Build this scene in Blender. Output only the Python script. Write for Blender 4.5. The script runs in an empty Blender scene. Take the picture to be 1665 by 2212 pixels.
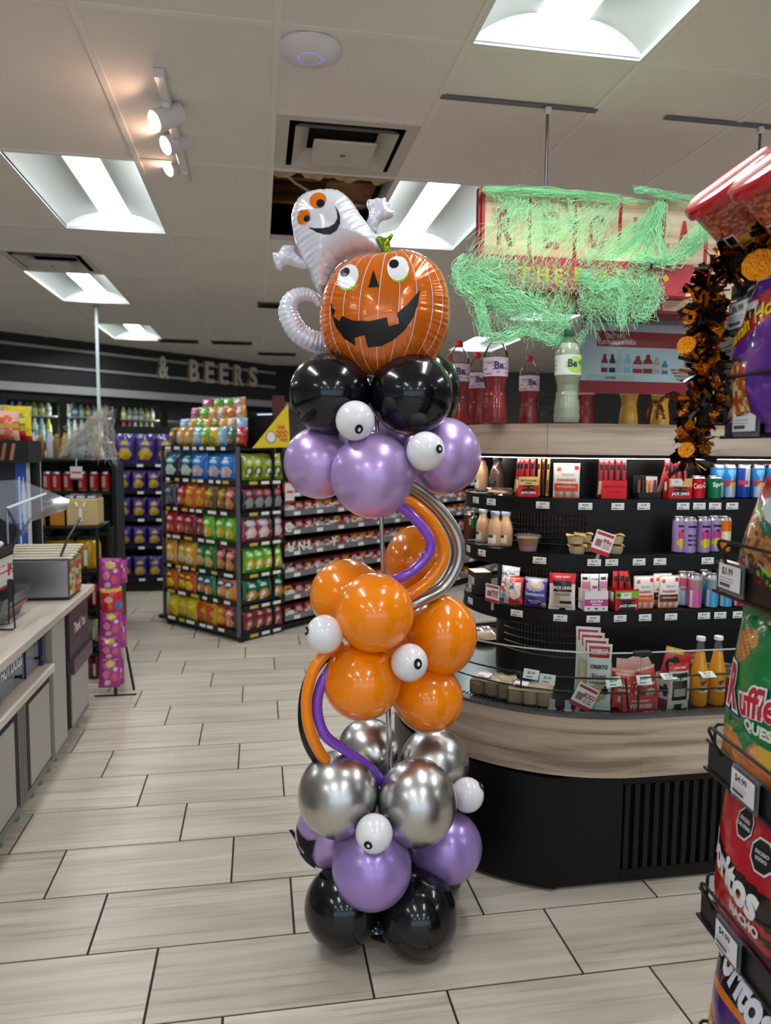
import bpy, math, random
import numpy as np
from mathutils import Vector, Matrix
random.seed(7)
PI = math.pi
scene = bpy.context.scene
COL = scene.collection

# ------------------------------------------------------------------ camera
F_PX, PITCH, YAW, ROLL, CAM_H = 1593.3, .0875, .17116, .01013, 1.5055
cp, sp, cy, sy, cr, sr = (math.cos(PITCH), math.sin(PITCH), math.cos(YAW), math.sin(YAW), math.cos(ROLL), math.sin(ROLL))
XC = Vector((cy, -sy, 0)); UC = Vector((sp*sy, sp*cy, cp)); FW = Vector((cp*sy, cp*cy, -sp))
RIGHT = XC*cr + UC*sr; UP = XC*(-sr) + UC*cr
cam_data = bpy.data.cameras.new('camera'); cam = bpy.data.objects.new('camera', cam_data); COL.objects.link(cam)
cam_data.sensor_fit = 'VERTICAL'; cam_data.sensor_height = 36.0; cam_data.lens = F_PX/2212*36.0
cam_data.clip_start = .05
m3 = Matrix((RIGHT, UP, -FW)).transposed()
cam.matrix_world = Matrix.Translation((0, 0, CAM_H)) @ m3.to_4x4()
cam_data.dof.use_dof = True; cam_data.dof.focus_distance = 2.14; cam_data.dof.aperture_fstop = 3.0
scene.camera = cam

# ------------------------------------------------------------------ world / exposure
world = bpy.data.worlds.new('daylight'); scene.world = world; world.use_nodes = True
bg = world.node_tree.nodes['Background']
bg.inputs['Color'].default_value = (.70, .82, 1.0, 1); bg.inputs['Strength'].default_value = 1.2
scene.view_settings.view_transform = 'Standard'; scene.view_settings.look = 'None'
scene.view_settings.gamma = 1.0; scene.view_settings.use_curve_mapping = False
scene.view_settings.exposure = 0.52
LAMP_STRENGTH = 21.0
cyc = scene.cycles
cyc.max_bounces = 6; cyc.diffuse_bounces = 3; cyc.glossy_bounces = 3; cyc.transmission_bounces = 4; cyc.transparent_max_bounces = 10
cyc.caustics_reflective = False; cyc.caustics_refractive = False; cyc.use_adaptive_sampling = True; cyc.adaptive_threshold = .06; cyc.light_sampling_threshold = .03
CEIL = 2.815

# ------------------------------------------------------------------ helpers
def ray(x, y):
    a = (x-832.5)/F_PX; u = (1106-y)/F_PX
    return RIGHT*a + UP*u + FW
def at(x, y, Y=None, X=None, Z=None):
    """the point of the place that lies at depth Y (or at X, or height Z) on the line of sight of a photo pixel"""
    d = ray(x, y)
    t = Y/d.y if Y is not None else (X/d.x if X is not None else (Z-CAM_H)/d.z)
    return Vector((0, 0, CAM_H)) + d*t

def lin(c):
    if isinstance(c, str):
        c = c.lstrip('#'); c = tuple(int(c[i:i+2], 16)/255 for i in (0, 2, 4))
    return tuple((v/12.92 if v <= .04045 else ((v+.055)/1.055)**2.4) for v in c)

MATS = {}
def mat(name, color='#cccccc', rough=.5, metal=0., coat=0., trans=0., emit=None, estr=0., spec=.5, sub=0., bump=0., bscale=60., vary=0., vscale=8., vcol=False, alpha=1., ior=1.45):
    if name in MATS: return MATS[name]
    m = bpy.data.materials.new(name); m.use_nodes = True
    nt = m.node_tree; b = nt.nodes['Principled BSDF']
    c = (*lin(color), 1)
    b.inputs['Base Color'].default_value = c
    b.inputs['Roughness'].default_value = rough; b.inputs['Metallic'].default_value = metal
    b.inputs['Coat Weight'].default_value = coat; b.inputs['Coat Roughness'].default_value = .05
    b.inputs['Transmission Weight'].default_value = trans; b.inputs['Specular IOR Level'].default_value = spec
    b.inputs['IOR'].default_value = ior
    if sub: b.inputs['Subsurface Weight'].default_value = sub; b.inputs['Subsurface Radius'].default_value = (.03, .015, .01)
    if emit: b.inputs['Emission Color'].default_value = (*lin(emit), 1); b.inputs['Emission Strength'].default_value = estr
    src = None
    if vcol:
        at_ = nt.nodes.new('ShaderNodeAttribute'); at_.attribute_name = 'Col'; src = at_.outputs['Color']
    if vary or bump:
        tc = nt.nodes.new('ShaderNodeTexCoord')
    if vary:
        n = nt.nodes.new('ShaderNodeTexNoise'); n.inputs['Scale'].default_value = vscale; n.inputs['Detail'].default_value = 3
        nt.links.new(tc.outputs['Object'], n.inputs['Vector'])
        mx = nt.nodes.new('ShaderNodeMix'); mx.data_type = 'RGBA'; mx.blend_type = 'MULTIPLY'; mx.inputs[0].default_value = 1
        cr_ = nt.nodes.new('ShaderNodeValToRGB'); cr_.color_ramp.elements[0].position = .3; cr_.color_ramp.elements[1].position = .7
        k = 1-vary; cr_.color_ramp.elements[0].color = (k, k, k, 1)
        nt.links.new(n.outputs['Fac'], cr_.inputs['Fac'])
        if src: nt.links.new(src, mx.inputs[6])
        else: mx.inputs[6].default_value = c
        nt.links.new(cr_.outputs['Color'], mx.inputs[7]); src = mx.outputs[2]
    if src: nt.links.new(src, b.inputs['Base Color'])
    if bump:
        n2 = nt.nodes.new('ShaderNodeTexNoise'); n2.inputs['Scale'].default_value = bscale; n2.inputs['Detail'].default_value = 2
        nt.links.new(tc.outputs['Object'], n2.inputs['Vector'])
        bp = nt.nodes.new('ShaderNodeBump'); bp.inputs['Strength'].default_value = bump; bp.inputs['Distance'].default_value = .01
        nt.links.new(n2.outputs['Fac'], bp.inputs['Height']); nt.links.new(bp.outputs['Normal'], b.inputs['Normal'])
    MATS[name] = m
    return m

def clear_mat(name, tint='#ffffff', gloss=.12, rough=.04, haze=0., hazecol='#ffffff'):
    """thin clear plastic or glass: see-through with a fresnel reflection and optional milky haze"""
    if name in MATS: return MATS[name]
    m = bpy.data.materials.new(name); m.use_nodes = True; nt = m.node_tree; nt.nodes.clear()
    out = nt.nodes.new('ShaderNodeOutputMaterial')
    tr = nt.nodes.new('ShaderNodeBsdfTransparent'); tr.inputs['Color'].default_value = (*lin(tint), 1)
    gl = nt.nodes.new('ShaderNodeBsdfGlossy'); gl.inputs['Roughness'].default_value = rough
    lw = nt.nodes.new('ShaderNodeLayerWeight'); lw.inputs['Blend'].default_value = gloss
    mx = nt.nodes.new('ShaderNodeMixShader')
    nt.links.new(lw.outputs['Fresnel'], mx.inputs['Fac'])
    src = tr.outputs[0]
    if haze:
        df = nt.nodes.new('ShaderNodeBsdfDiffuse'); df.inputs['Color'].default_value = (*lin(hazecol), 1)
        m2 = nt.nodes.new('ShaderNodeMixShader'); m2.inputs['Fac'].default_value = haze
        nt.links.new(tr.outputs[0], m2.inputs[1]); nt.links.new(df.outputs[0], m2.inputs[2]); src = m2.outputs[0]
    nt.links.new(src, mx.inputs[1]); nt.links.new(gl.outputs[0], mx.inputs[2]); nt.links.new(mx.outputs[0], out.inputs['Surface'])
    MATS[name] = m
    return m

class MB:
    """collects shapes into one mesh; every face can carry a print colour"""
    def __init__(s): s.v = []; s.f = []; s.c = []; s.cur = None
    def add(s, vs, fs, col=None):
        o = len(s.v); s.v.extend(tuple(p) for p in vs)
        cc = lin(col) if isinstance(col, str) else (col if col is not None else s.cur)
        for f in fs: s.f.append(tuple(i+o for i in f)); s.c.append(cc)
        return s
    def box(s, x0, x1, y0, y1, z0, z1, col=None, bev=0.):
        if bev:
            b = min(bev, abs(x1-x0)/2.01, abs(y1-y0)/2.01, abs(z1-z0)/2.01)
            vs = []
            for z, i in ((z0, b), (z0+b, 0), (z1-b, 0), (z1, b)):
                X0, X1, Y0, Y1 = x0+i, x1-i, y0+i, y1-i
                vs += [(X0+b, Y0, z), (X1-b, Y0, z), (X1, Y0+b, z), (X1, Y1-b, z), (X1-b, Y1, z), (X0+b, Y1, z), (X0, Y1-b, z), (X0, Y0+b, z)]
            fs = [tuple(range(7, -1, -1)), tuple(range(24, 32))]
            for k in range(3):
                for j in range(8): fs.append((k*8+j, k*8+(j+1) % 8, k*8+8+(j+1) % 8, k*8+8+j))
            return s.add(vs, fs, col)
        vs = [(x0, y0, z0), (x1, y0, z0), (x1, y1, z0), (x0, y1, z0), (x0, y0, z1), (x1, y0, z1), (x1, y1, z1), (x0, y1, z1)]
        return s.add(vs, [(3, 2, 1, 0), (4, 5, 6, 7), (0, 1, 5, 4), (1, 2, 6, 5), (2, 3, 7, 6), (3, 0, 4, 7)], col)
    def grid(s, fn, nu, nv, col=None, wrap=False):
        """fn(u,v)->point; col may be a design function of u,v"""
        vs = [fn(i/nu, j/nv) for j in range(nv+1) for i in range(nu+1)]
        o = len(s.v); s.v.extend(tuple(p) for p in vs)
        for j in range(nv):
            for i in range(nu):
                a = o+j*(nu+1)+i
                s.f.append((a, a+1, a+nu+2, a+nu+1))
                if callable(col): s.c.append(col((i+.5)/nu, (j+.5)/nv))
                else: s.c.append(lin(col) if isinstance(col, str) else (col or s.cur))
        return s
    def lathe(s, prof, n=24, c=(0, 0, 0), col=None, cap=True, sx=1., sy_=1.):
        o = len(s.v); m = len(prof)
        for (r, z) in prof:
            for k in range(n):
                a = 2*PI*k/n; s.v.append((c[0]+r*sx*math.cos(a), c[1]+r*sy_*math.sin(a), c[2]+z))
        for j in range(m-1):
            for k in range(n):
                s.f.append((o+j*n+k, o+j*n+(k+1) % n, o+j*n+n+(k+1) % n, o+j*n+n+k))
                if callable(col): s.c.append(col((k+.5)/n, (prof[j][1]+prof[j+1][1])/2))
                else: s.c.append(lin(col) if isinstance(col, str) else (col or s.cur))
        if cap:
            cc = None if callable(col) else (lin(col) if isinstance(col, str) else (col or s.cur))
            if prof[0][0] > 1e-5: s.f.append(tuple(o+k for k in range(n-1, -1, -1))); s.c.append(col(.5, prof[0][1]) if callable(col) else cc)
            if prof[-1][0] > 1e-5: s.f.append(tuple(o+(m-1)*n+k for k in range(n))); s.c.append(col(.5, prof[-1][1]) if callable(col) else cc)
        return s
    def tube(s, path, r, n=8, closed=False, caps=True, col=None):
        P_ = [Vector(p) for p in path]; m = len(P_)
        rs = r if isinstance(r, (list, tuple)) else [r]*m
        o = len(s.v); up = None
        for i in range(m):
            if closed: t = P_[(i+1) % m]-P_[i-1]
            else: t = P_[min(i+1, m-1)]-P_[max(i-1, 0)]
            if t.length < 1e-9: t = Vector((0, 0, 1))
            t.normalize()
            if up is None:
                up = Vector((0, 0, 1)) if abs(t.z) < .9 else Vector((1, 0, 0))
            a = t.cross(up)
            if a.length < 1e-6: a = t.orthogonal()
            a.normalize(); b = a.cross(t); up = b
            for k in range(n):
                q = 2*PI*k/n; s.v.append(tuple(P_[i]+a*(rs[i]*math.cos(q))+b*(rs[i]*math.sin(q))))
        cc = lin(col) if isinstance(col, str) else (col or s.cur)
        for i in range(m if closed else m-1):
            i2 = (i+1) % m
            for k in range(n):
                s.f.append((o+i*n+k, o+i*n+(k+1) % n, o+i2*n+(k+1) % n, o+i2*n+k)); s.c.append(cc)
        if caps and not closed:
            s.f.append(tuple(o+k for k in range(n-1, -1, -1))); s.c.append(cc)
            s.f.append(tuple(o+(m-1)*n+k for k in range(n))); s.c.append(cc)
        return s
    def ball(s, c, r, nu=24, nv=16, col=None):
        rx, ry, rz = (r, r, r) if not isinstance(r, (tuple, list)) else r
        prof = [(math.sin(PI*j/nv), -math.cos(PI*j/nv)) for j in range(nv+1)]
        o = len(s.v)
        s.lathe([(max(a, 1e-6), b) for a, b in prof], nu, col=col, cap=False)
        for i in range(o, len(s.v)):
            x, y, z = s.v[i]; s.v[i] = (c[0]+x*rx, c[1]+y*ry, c[2]+z*rz)
        return s
    def prism(s, pts, d, fn=None, col=None):
        """flat outline (x,z) extruded from y=0 back to y=d; fn maps the point"""
        n = len(pts); vs = [(x, 0, z) for x, z in pts]+[(x, d, z) for x, z in pts]
        if fn: vs = [fn(*p) for p in vs]
        fs = [tuple(range(n)), tuple(range(2*n-1, n-1, -1))]+[(i, n+i, n+(i+1) % n, (i+1) % n) for i in range(n)]
        return s.add(vs, fs, col)
    def mesh(s, name, material, smooth=True, ang=.7):
        me = bpy.data.meshes.new(name); me.from_pydata(s.v, [], s.f)
        if any(c is not None for c in s.c):
            a = me.attributes.new('Col', 'FLOAT_COLOR', 'FACE')
            arr = np.ones((len(s.f), 4), np.float32)
            for i, c in enumerate(s.c):
                if c is not None: arr[i, :3] = c[:3]
            a.data.foreach_set('color', arr.ravel())
        if smooth:
            me.polygons.foreach_set('use_smooth', [True]*len(me.polygons))
            me.set_sharp_from_angle(angle=ang)
        me.materials.append(material); me.update()
        return me
    def obj(s, name, material, parent=None, smooth=True, loc=None, rz=0., ang=.7):
        return link(name, s.mesh(name, material, smooth, ang), parent, loc, rz)

def link(name, me, parent=None, loc=None, rz=0.):
    o = bpy.data.objects.new(name, me); COL.objects.link(o)
    if parent is not None: o.parent = parent
    if loc is not None: o.location = loc
    if rz: o.rotation_euler[2] = rz
    return o
def tag(o, label=None, cat=None, group=None, kind=None):
    if label: o['label'] = label
    if cat: o['category'] = cat
    if group: o['group'] = group
    if kind: o['kind'] = kind
    return o
def thing(name, label, cat, loc=(0, 0, 0), rz=0., group=None):
    o = bpy.data.objects.new(name, None); COL.objects.link(o); o.empty_display_size = .05
    o.location = loc; o.rotation_euler[2] = rz
    return tag(o, label, cat, group)
def struct(name, mb, material, label=None, smooth=False):
    o = mb.obj(name, material, smooth=smooth); o['kind'] = 'structure'
    return tag(o, label)
KIDS = {}
def copy_tree(src, loc, rz=0., label=None, group=None, rot=None, scale=None):
    c = src.copy(); COL.objects.link(c); c.location = loc; c.rotation_euler = rot if rot else (0, 0, rz)
    if scale: c.scale = scale
    if label: c['label'] = label
    if group: c['group'] = group
    for ch in [o for o in src.children]:
        d = ch.copy(); COL.objects.link(d); d.parent = c
        for g in [o for o in ch.children]:
            e = g.copy(); COL.objects.link(e); e.parent = d
    return c

ORD = ['first', 'second', 'third', 'fourth', 'fifth', 'sixth', 'seventh', 'eighth', 'ninth', 'tenth', 'eleventh', 'twelfth', 'thirteenth', 'fourteenth', 'fifteenth', 'sixteenth']

# text -------------------------------------------------------------
TXT = {}
def text_geo(s, bold=.0):
    k = (s, bold)
    if k in TXT: return TXT[k]
    cu = bpy.data.curves.new('t', 'FONT'); cu.body = s; cu.size = 1.0; cu.offset = bold; cu.resolution_u = 3
    cu.align_x = 'CENTER'; cu.align_y = 'CENTER'
    o = bpy.data.objects.new('t', cu); COL.objects.link(o); bpy.context.view_layer.update()
    dg = bpy.context.evaluated_depsgraph_get(); me = bpy.data.meshes.new_from_object(o.evaluated_get(dg))
    vs = [tuple(v.co)[:2] for v in me.vertices]; fs = [tuple(p.vertices) for p in me.polygons]
    bpy.data.objects.remove(o); bpy.data.curves.remove(cu); bpy.data.meshes.remove(me)
    if vs:
        xs = [v[0] for v in vs]; ys = [v[1] for v in vs]
        cx, cy_ = (min(xs)+max(xs))/2, (min(ys)+max(ys))/2; w, h = max(xs)-min(xs), max(ys)-min(ys)
        vs = [((x-cx)/h, (y-cy_)/h) for x, y in vs]; w = w/h
    else: w = 1
    TXT[k] = (vs, fs, w)
    return TXT[k]
def put_text(mb, s, height, fn, width=None, bold=0., col=None, rot=0., skew=0.):
    """lettering of the given cap height (and width) laid through fn(x,z)->point"""
    vs, fs, w = text_geo(s, bold)
    kx = (width/w if width else height)
    c, q = math.cos(rot), math.sin(rot)
    P_ = []
    for x, y in vs:
        X, Y = x*kx+skew*y*height, y*height
        P_.append(fn(X*c-Y*q, X*q+Y*c))
    mb.add(P_, fs, col)
    return mb

# print designs -----------------------------------------------------
def hash2(i, j, k=0):
    n = (i*374761393+j*668265263+k*2147483647) & 0xffffffff
    n = ((n ^ (n >> 13))*1274126177) & 0xffffffff
    return ((n ^ (n >> 16)) & 0xffff)/65535
def design(items):
    its = [tuple(lin(a) if isinstance(a, str) and a.startswith('#') else a for a in it) for it in items]
    def f(u, v):
        c = its[0][1]
        for it in its[1:]:
            k = it[0]
            if k == 'e':
                _, a, b, ra, rb, cc = it
                if ((u-a)/ra)**2+((v-b)/rb)**2 < 1: c = cc
            elif k == 'r':
                _, a, b, p, q, cc = it
                if a <= u <= b and p <= v <= q: c = cc
            elif k == 'd':      # slanted band: v between p+s*u and q+s*u
                _, p, q, s_, cc = it
                if p <= v-s_*u <= q: c = cc
            elif k == 'n':      # mottled print inside a box
                _, a, b, p, q, sc, th, cc = it
                if a <= u <= b and p <= v <= q and hash2(int(u*sc), int(v*sc*1.3), 3) > th: c = cc
            elif k == 'w':      # pseudo lettering: broken bar
                _, a, b, p, q, sc, cc = it
                if a <= u <= b and p <= v <= q and hash2(int(u*sc), 7, 5) > .28: c = cc
            elif k == 't':      # triangle-ish wedge
                _, a, b, p, q, cc = it
                if p <= v <= q and abs(u-a) < b*(v-p)/(q-p): c = cc
        return c
    return f
# ------------------------------------------------------------------ materials of the room
def tile_material():
    m = bpy.data.materials.new('floor_tile'); m.use_nodes = True; nt = m.node_tree; b = nt.nodes['Principled BSDF']
    N = nt.nodes.new; L = nt.links.new
    tc = N('ShaderNodeTexCoord'); oi = N('ShaderNodeObjectInfo')
    mul = N('ShaderNodeVectorMath'); mul.operation = 'SCALE'; mul.inputs[0].default_value = (13, 31, 7); L(oi.outputs['Random'], mul.inputs['Scale'])
    add = N('ShaderNodeVectorMath'); add.operation = 'ADD'; L(tc.outputs['Object'], add.inputs[0]); L(mul.outputs[0], add.inputs[1])
    def layer(sc, detail, dist=.4):
        mp = N('ShaderNodeMapping'); mp.inputs['Scale'].default_value = sc; L(add.outputs[0], mp.inputs['Vector'])
        n = N('ShaderNodeTexNoise'); n.inputs['Scale'].default_value = 1; n.inputs['Detail'].default_value = detail; n.inputs['Distortion'].default_value = dist
        L(mp.outputs[0], n.inputs['Vector']); return n.outputs['Fac']
    a = layer((1.3, 17, 1), 4, .6); c2 = layer((2.2, 60, 1), 3, .3)
    r1 = N('ShaderNodeValToRGB'); e = r1.color_ramp.elements
    e[0].position = .26; e[0].color = (*lin('#afa294'), 1); e[1].position = .62; e[1].color = (*lin('#cabfb0'), 1)
    x = r1.color_ramp.elements.new(.45); x.color = (*lin('#bdb1a1'), 1)
    L(a, r1.inputs['Fac'])
    r2 = N('ShaderNodeValToRGB'); e = r2.color_ramp.elements
    e[0].position = .34; e[0].color = (.74, .70, .66, 1); e[1].position = .46; e[1].color = (1, 1, 1, 1)
    L(c2, r2.inputs['Fac'])
    mx = N('ShaderNodeMix'); mx.data_type = 'RGBA'; mx.blend_type = 'MULTIPLY'; mx.inputs[0].default_value = .75
    L(r1.outputs[0], mx.inputs[6]); L(r2.outputs[0], mx.inputs[7])
    # one tile a little lighter or darker than the next
    hs = N('ShaderNodeHueSaturation'); L(mx.outputs[2], hs.inputs['Color'])
    mr = N('ShaderNodeMapRange'); mr.inputs['To Min'].default_value = .9; mr.inputs['To Max'].default_value = 1.06; L(oi.outputs['Random'], mr.inputs['Value']); L(mr.outputs[0], hs.inputs['Value'])
    L(hs.outputs[0], b.inputs['Base Color']); b.inputs['Roughness'].default_value = .34
    MATS['floor_tile'] = m; return m
def wood_material(name, c0, c1, c2, scale=(1.2, 1.2, 34), rough=.45):
    m = bpy.data.materials.new(name); m.use_nodes = True; nt = m.node_tree; b = nt.nodes['Principled BSDF']
    N = nt.nodes.new; L = nt.links.new
    tc = N('ShaderNodeTexCoord'); mp = N('ShaderNodeMapping'); mp.inputs['Scale'].default_value = scale; L(tc.outputs['Object'], mp.inputs['Vector'])
    n = N('ShaderNodeTexNoise'); n.inputs['Scale'].default_value = 1; n.inputs['Detail'].default_value = 5; n.inputs['Distortion'].default_value = .5; L(mp.outputs[0], n.inputs['Vector'])
    r = N('ShaderNodeValToRGB'); e = r.color_ramp.elements
    e[0].position = .32; e[0].color = (*lin(c0), 1); e[1].position = .66; e[1].color = (*lin(c2), 1); k = r.color_ramp.elements.new(.47); k.color = (*lin(c1), 1)
    L(n.outputs['Fac'], r.inputs['Fac']); L(r.outputs[0], b.inputs['Base Color']); b.inputs['Roughness'].default_value = rough
    MATS[name] = m; return m

M_TILE = tile_material()
M_GROUT = mat('grout', '#2b2926', .8)
M_CTILE = mat('ceiling_tile', '#efeae6', .9, bump=.15, bscale=300, vary=.05, vscale=3)
M_TEE = mat('grid_white', '#f0ece8', .5)
M_DARK = mat('plenum_dark', '#17130f', .95)
M_WALLG = mat('wall_grey', '#7a7977', .8, vary=.05)
M_WALLD = mat('wall_charcoal', '#3a393b', .75, vary=.1)
M_WALLW = mat('wall_white', '#e2dfda', .8)
M_WHITE = mat('white_enamel', '#e6e6e4', .35)
M_BLACK = mat('black_metal', '#131315', .42)
M_BLACKM = mat('black_matte', '#0c0c0d', .6)
M_CHROME = mat('chrome', '#c9c9cc', .16, metal=1)
M_STEEL = mat('brushed_steel', '#a5a6aa', .33, metal=1, bump=.05, bscale=200)
M_WOODB = wood_material('wood_laminate', '#7f6d5b', '#ad9985', '#c3b29e', (1.6, 1.6, 26))
M_WOODS = wood_material('sign_wood', '#b79a78', '#d2b893', '#e3d0b1', (2., 2., 30))
M_CTOP = wood_material('counter_laminate', '#b3a496', '#c4b7aa', '#d2c7bb', (18, 1.4, 1.4), .3)
P_GLOSS = mat('print_gloss', vcol=True, rough=.22, coat=.3)
P_FOIL = mat('print_foil', vcol=True, rough=.24, coat=.5, bump=.35, bscale=28)
P_PAPER = mat('print_paper', vcol=True, rough=.55)
P_CAN = mat('print_can', vcol=True, rough=.28, metal=.35)
P_PLAS = mat('plastic_col', vcol=True, rough=.35)
C_GLASS = clear_mat('clear_glass', '#f4faf8', .16)
C_PLAST = clear_mat('clear_plastic', '#f3f5f6', .22, .08, .06)
C_BAG = clear_mat('thin_film', '#f5f3ee', .22, .15, .34, '#e9e4da')

# ------------------------------------------------------------------ floor
X0T, Y0T, TL, TS = -.3029, 2.179, .61, .305
mb = MB(); mb.box(-7, 9, -7, 15, -.05, -.004); floor = struct('floor', mb, M_GROUT, 'pale stone-look plank tiles with dark grout lines')
tmb = MB(); g = .0033; tmb.box(-TL/2+g, TL/2-g, -TS/2+g, TS/2-g, -.006, 0, bev=.001); tile_me = tmb.mesh('tile', M_TILE, False)
rest = MB(); cand = []
for n in range(-30, 40):
    for i in range(-25, 25):
        x = X0T+i*TL-n*TL/3+TL/2; y = Y0T+n*TS-TS/2
        if not (-6.5 < x < 8.5 and -6.5 < y < 14.5): continue
        rel = Vector((x, y, -CAM_H)); d = rel.dot(FW)
        vis = d > .5 and abs(rel.dot(RIGHT)/d) < .58 and rel.dot(UP)/d > -.78
        cand.append((d if vis else 1e3, x, y))
cand.sort()
for k, (d, x, y) in enumerate(cand):
    if k < 300 and d < 900: link('tile', tile_me, floor, (x, y, 0))
    elif d < 900 or (abs(x) < 4 and -5 < y < 12):
        rest.box(x-TL/2+g, x+TL/2-g, y-TS/2+g, y+TS/2-g, -.006, 0)
o = rest.obj('tile_field', M_TILE, floor, smooth=False); o['kind'] = 'stuff'

# ------------------------------------------------------------------ walls
T45 = Vector((3.606, 3.194, 0)).normalized(); W0 = Vector((-2.968, 9.418, 0))      # the slanted cooler wall
N45 = Vector((T45.y, -T45.x, 0))                                                    # its face, towards the shop
def wall_seg(name, a, b, z0, z1, material, thick=.12):
    a = Vector(a); b = Vector(b); t = (b-a).normalized(); n = Vector((-t.y, t.x, 0))*thick
    P_ = [a, b, b+n, a+n]
    w = MB(); w.add([(p.x, p.y, z0) for p in P_]+[(p.x, p.y, z1) for p in P_], [(0, 1, 5, 4), (1, 2, 6, 5), (2, 3, 7, 6), (3, 0, 4, 7), (3, 2, 1, 0), (4, 5, 6, 7)])
    return struct(name, w, material)
cw0 = W0-T45*4.2; cw1 = W0+T45*4.85
w = wall_seg('wall_cooler', cw0, cw1, 2.13, 3.3, M_WALLD); w['label'] = 'charcoal bulkhead over the coolers'
wall_seg('wall_return', W0+T45*4.40, cw1, 0, 2.14, M_WALLG)
wall_seg('wall_back', cw1, (9, 12.9, 0), 0, 3.3, M_WALLG)
wall_seg('wall_right', (8.8, 13, 0), (8.8, -6.6, 0), 0, 3.3, M_WALLW)
wall_seg('wall_left', (-6.2, -6.6, 0), (-6.2, 7, 0), 0, 3.3, M_WALLW)
fm = MB()
fm.box(-6.3, 8.9, -6.72, -6.6, 0, .45); fm.box(-6.3, 8.9, -6.72, -6.6, 2.45, 3.3)
for x in (-6.3, -2.6, -.2, 2.2, 4.6, 7.6): fm.box(x, x+(.12 if -5 < x < 7 else 1.2), -6.72, -6.6, .45, 2.45)
struct('wall_front', fm, M_WALLW)
for (xa, xb) in ((-5.1, -2.6), (-2.48, -.2), (-.08, 2.2), (2.32, 4.6), (4.72, 7.6)):
    ld = bpy.data.lights.new('window_portal', 'AREA'); ld.shape = 'RECTANGLE'; ld.size = xb-xa; ld.size_y = 2.0; ld.cycles.is_portal = True
    lo = bpy.data.objects.new('window_portal', ld); COL.objects.link(lo); lo.location = ((xa+xb)/2, -6.66, 1.45); lo.rotation_euler = (PI/2, 0, 0)
# ------------------------------------------------------------------ ceiling
mb = MB(); mb.box(-6.3, 9, -6.8, 14.6, 3.3, 3.4); ceiling = struct('ceiling', mb, M_DARK, 'white lay-in tile ceiling with a metal grid')
GX, GY = .067, 2.446
CELL_W, CELL_L = .61, 1.22
troff = {(-2, 1), (-3, 3), (-3, 5), (1, 1), (1, -1), (4, 3), (4, 5), (1, 5), (-2, -1), (4, 1), (-6, 1), (-6, 3), (4, -1), (7, 1), (1, 3)}
half = {(0, 0): (0, 1), (-3, 2): (0, 1), (4, 4): (0, 1)}         # cell: which half is tile, which is vent
hole = (0, 1)
ctm = MB(); ctm.box(-.297, .297, -.602, .602, 0, .016); ct_me = ctm.mesh('ceiling_tile', M_CTILE, False)
cth = MB(); cth.box(-.297, .297, -.297, .297, 0, .016); cth_me = cth.mesh('ceiling_tile', M_CTILE, False)
for i in range(-8, 14):
    for j in range(-1, 8):
        xc, yc = GX+CELL_W*(i+.5), GY+CELL_L*(j+.5)
        if (i, j) in troff or (i, j) == hole: continue
        if (Vector((xc, yc, 0))-W0).dot(N45) < -.9: continue
        if (i, j) in half: link('ceiling_tile', cth_me, ceiling, (xc, yc-.305, CEIL)); continue
        link('ceiling_tile', ct_me, ceiling, (xc, yc, CEIL))
tee = MB()
for i in range(-8, 15): tee.box(GX+CELL_W*i-.012, GX+CELL_W*i+.012, GY-CELL_L, GY+CELL_L*8, CEIL-.004, CEIL+.03)
for j in range(-1, 9): tee.box(GX-CELL_W*8, GX+CELL_W*14, GY+CELL_L*j-.012, GY+CELL_L*j+.012, CEIL-.0035, CEIL+.03)
for (i, j) in half: tee.box(GX+CELL_W*i, GX+CELL_W*(i+1), GY+CELL_L*(j+.5)-.012, GY+CELL_L*(j+.5)+.012, CEIL-.0037, CEIL+.03)
tee.obj('grid_bars', M_TEE, ceiling, smooth=False)
back_rows = MB(); back_tr = []
for i in range(-10, 14):
    for j in range(-8, -1):
        if i in (-5, -2, 1, 4, 7) and j in (-3, -5, -7): back_tr.append((i, j)); continue
        x, y = GX+CELL_W*i, GY+CELL_L*j; back_rows.box(x+.008, x+.602, y+.008, y+1.212, CEIL, CEIL+.016)
for j in range(-1, 8):
    for i in (-10, -9): x, y = GX+CELL_W*i, GY+CELL_L*j; back_rows.box(x+.008, x+.602, y+.008, y+1.212, CEIL, CEIL+.016)
o = back_rows.obj('tile_field', M_CTILE, ceiling, smooth=False); o['kind'] = 'stuff'
# torn-open bay
hx0, hx1, hy0, hy1 = GX+.008, GX+.602, GY+CELL_L+.008, GY+2*CELL_L-.008
M_TORN = mat('torn_fibre', '#c9b48f', .95, vary=.5, vscale=30)
torn = MB(); rr = random.Random(3)
pts = [(hx0, hy0)]+[(hx0+(hx1-hx0)*k/26, hy0+.05+.05*rr.random()+.03*math.sin(k*.9)) for k in range(27)]+[(hx1, hy0)]
torn.add([(x, y, CEIL) for x, y in pts]+[(x, y, CEIL+.018) for x, y in pts], [tuple(range(len(pts)-1, -1, -1)), tuple(range(len(pts), 2*len(pts)))]+[(k, k+1, k+1+len(pts), k+len(pts)) for k in range(len(pts)-1)])
torn.obj('torn_tile_edge', M_TORN, ceiling, smooth=False)
mw = wood_material('joist_wood', '#3b2413', '#6b4324', '#8a5a33', (3, 3, 20), .8)
for k in range(3):
    q = MB(); q.box(hx0-.6, hx1+.6, hy0+.25+k*.42, hy0+.30+k*.42, 3.02, 3.29); q.obj('joist', mw, ceiling, smooth=False)
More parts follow.
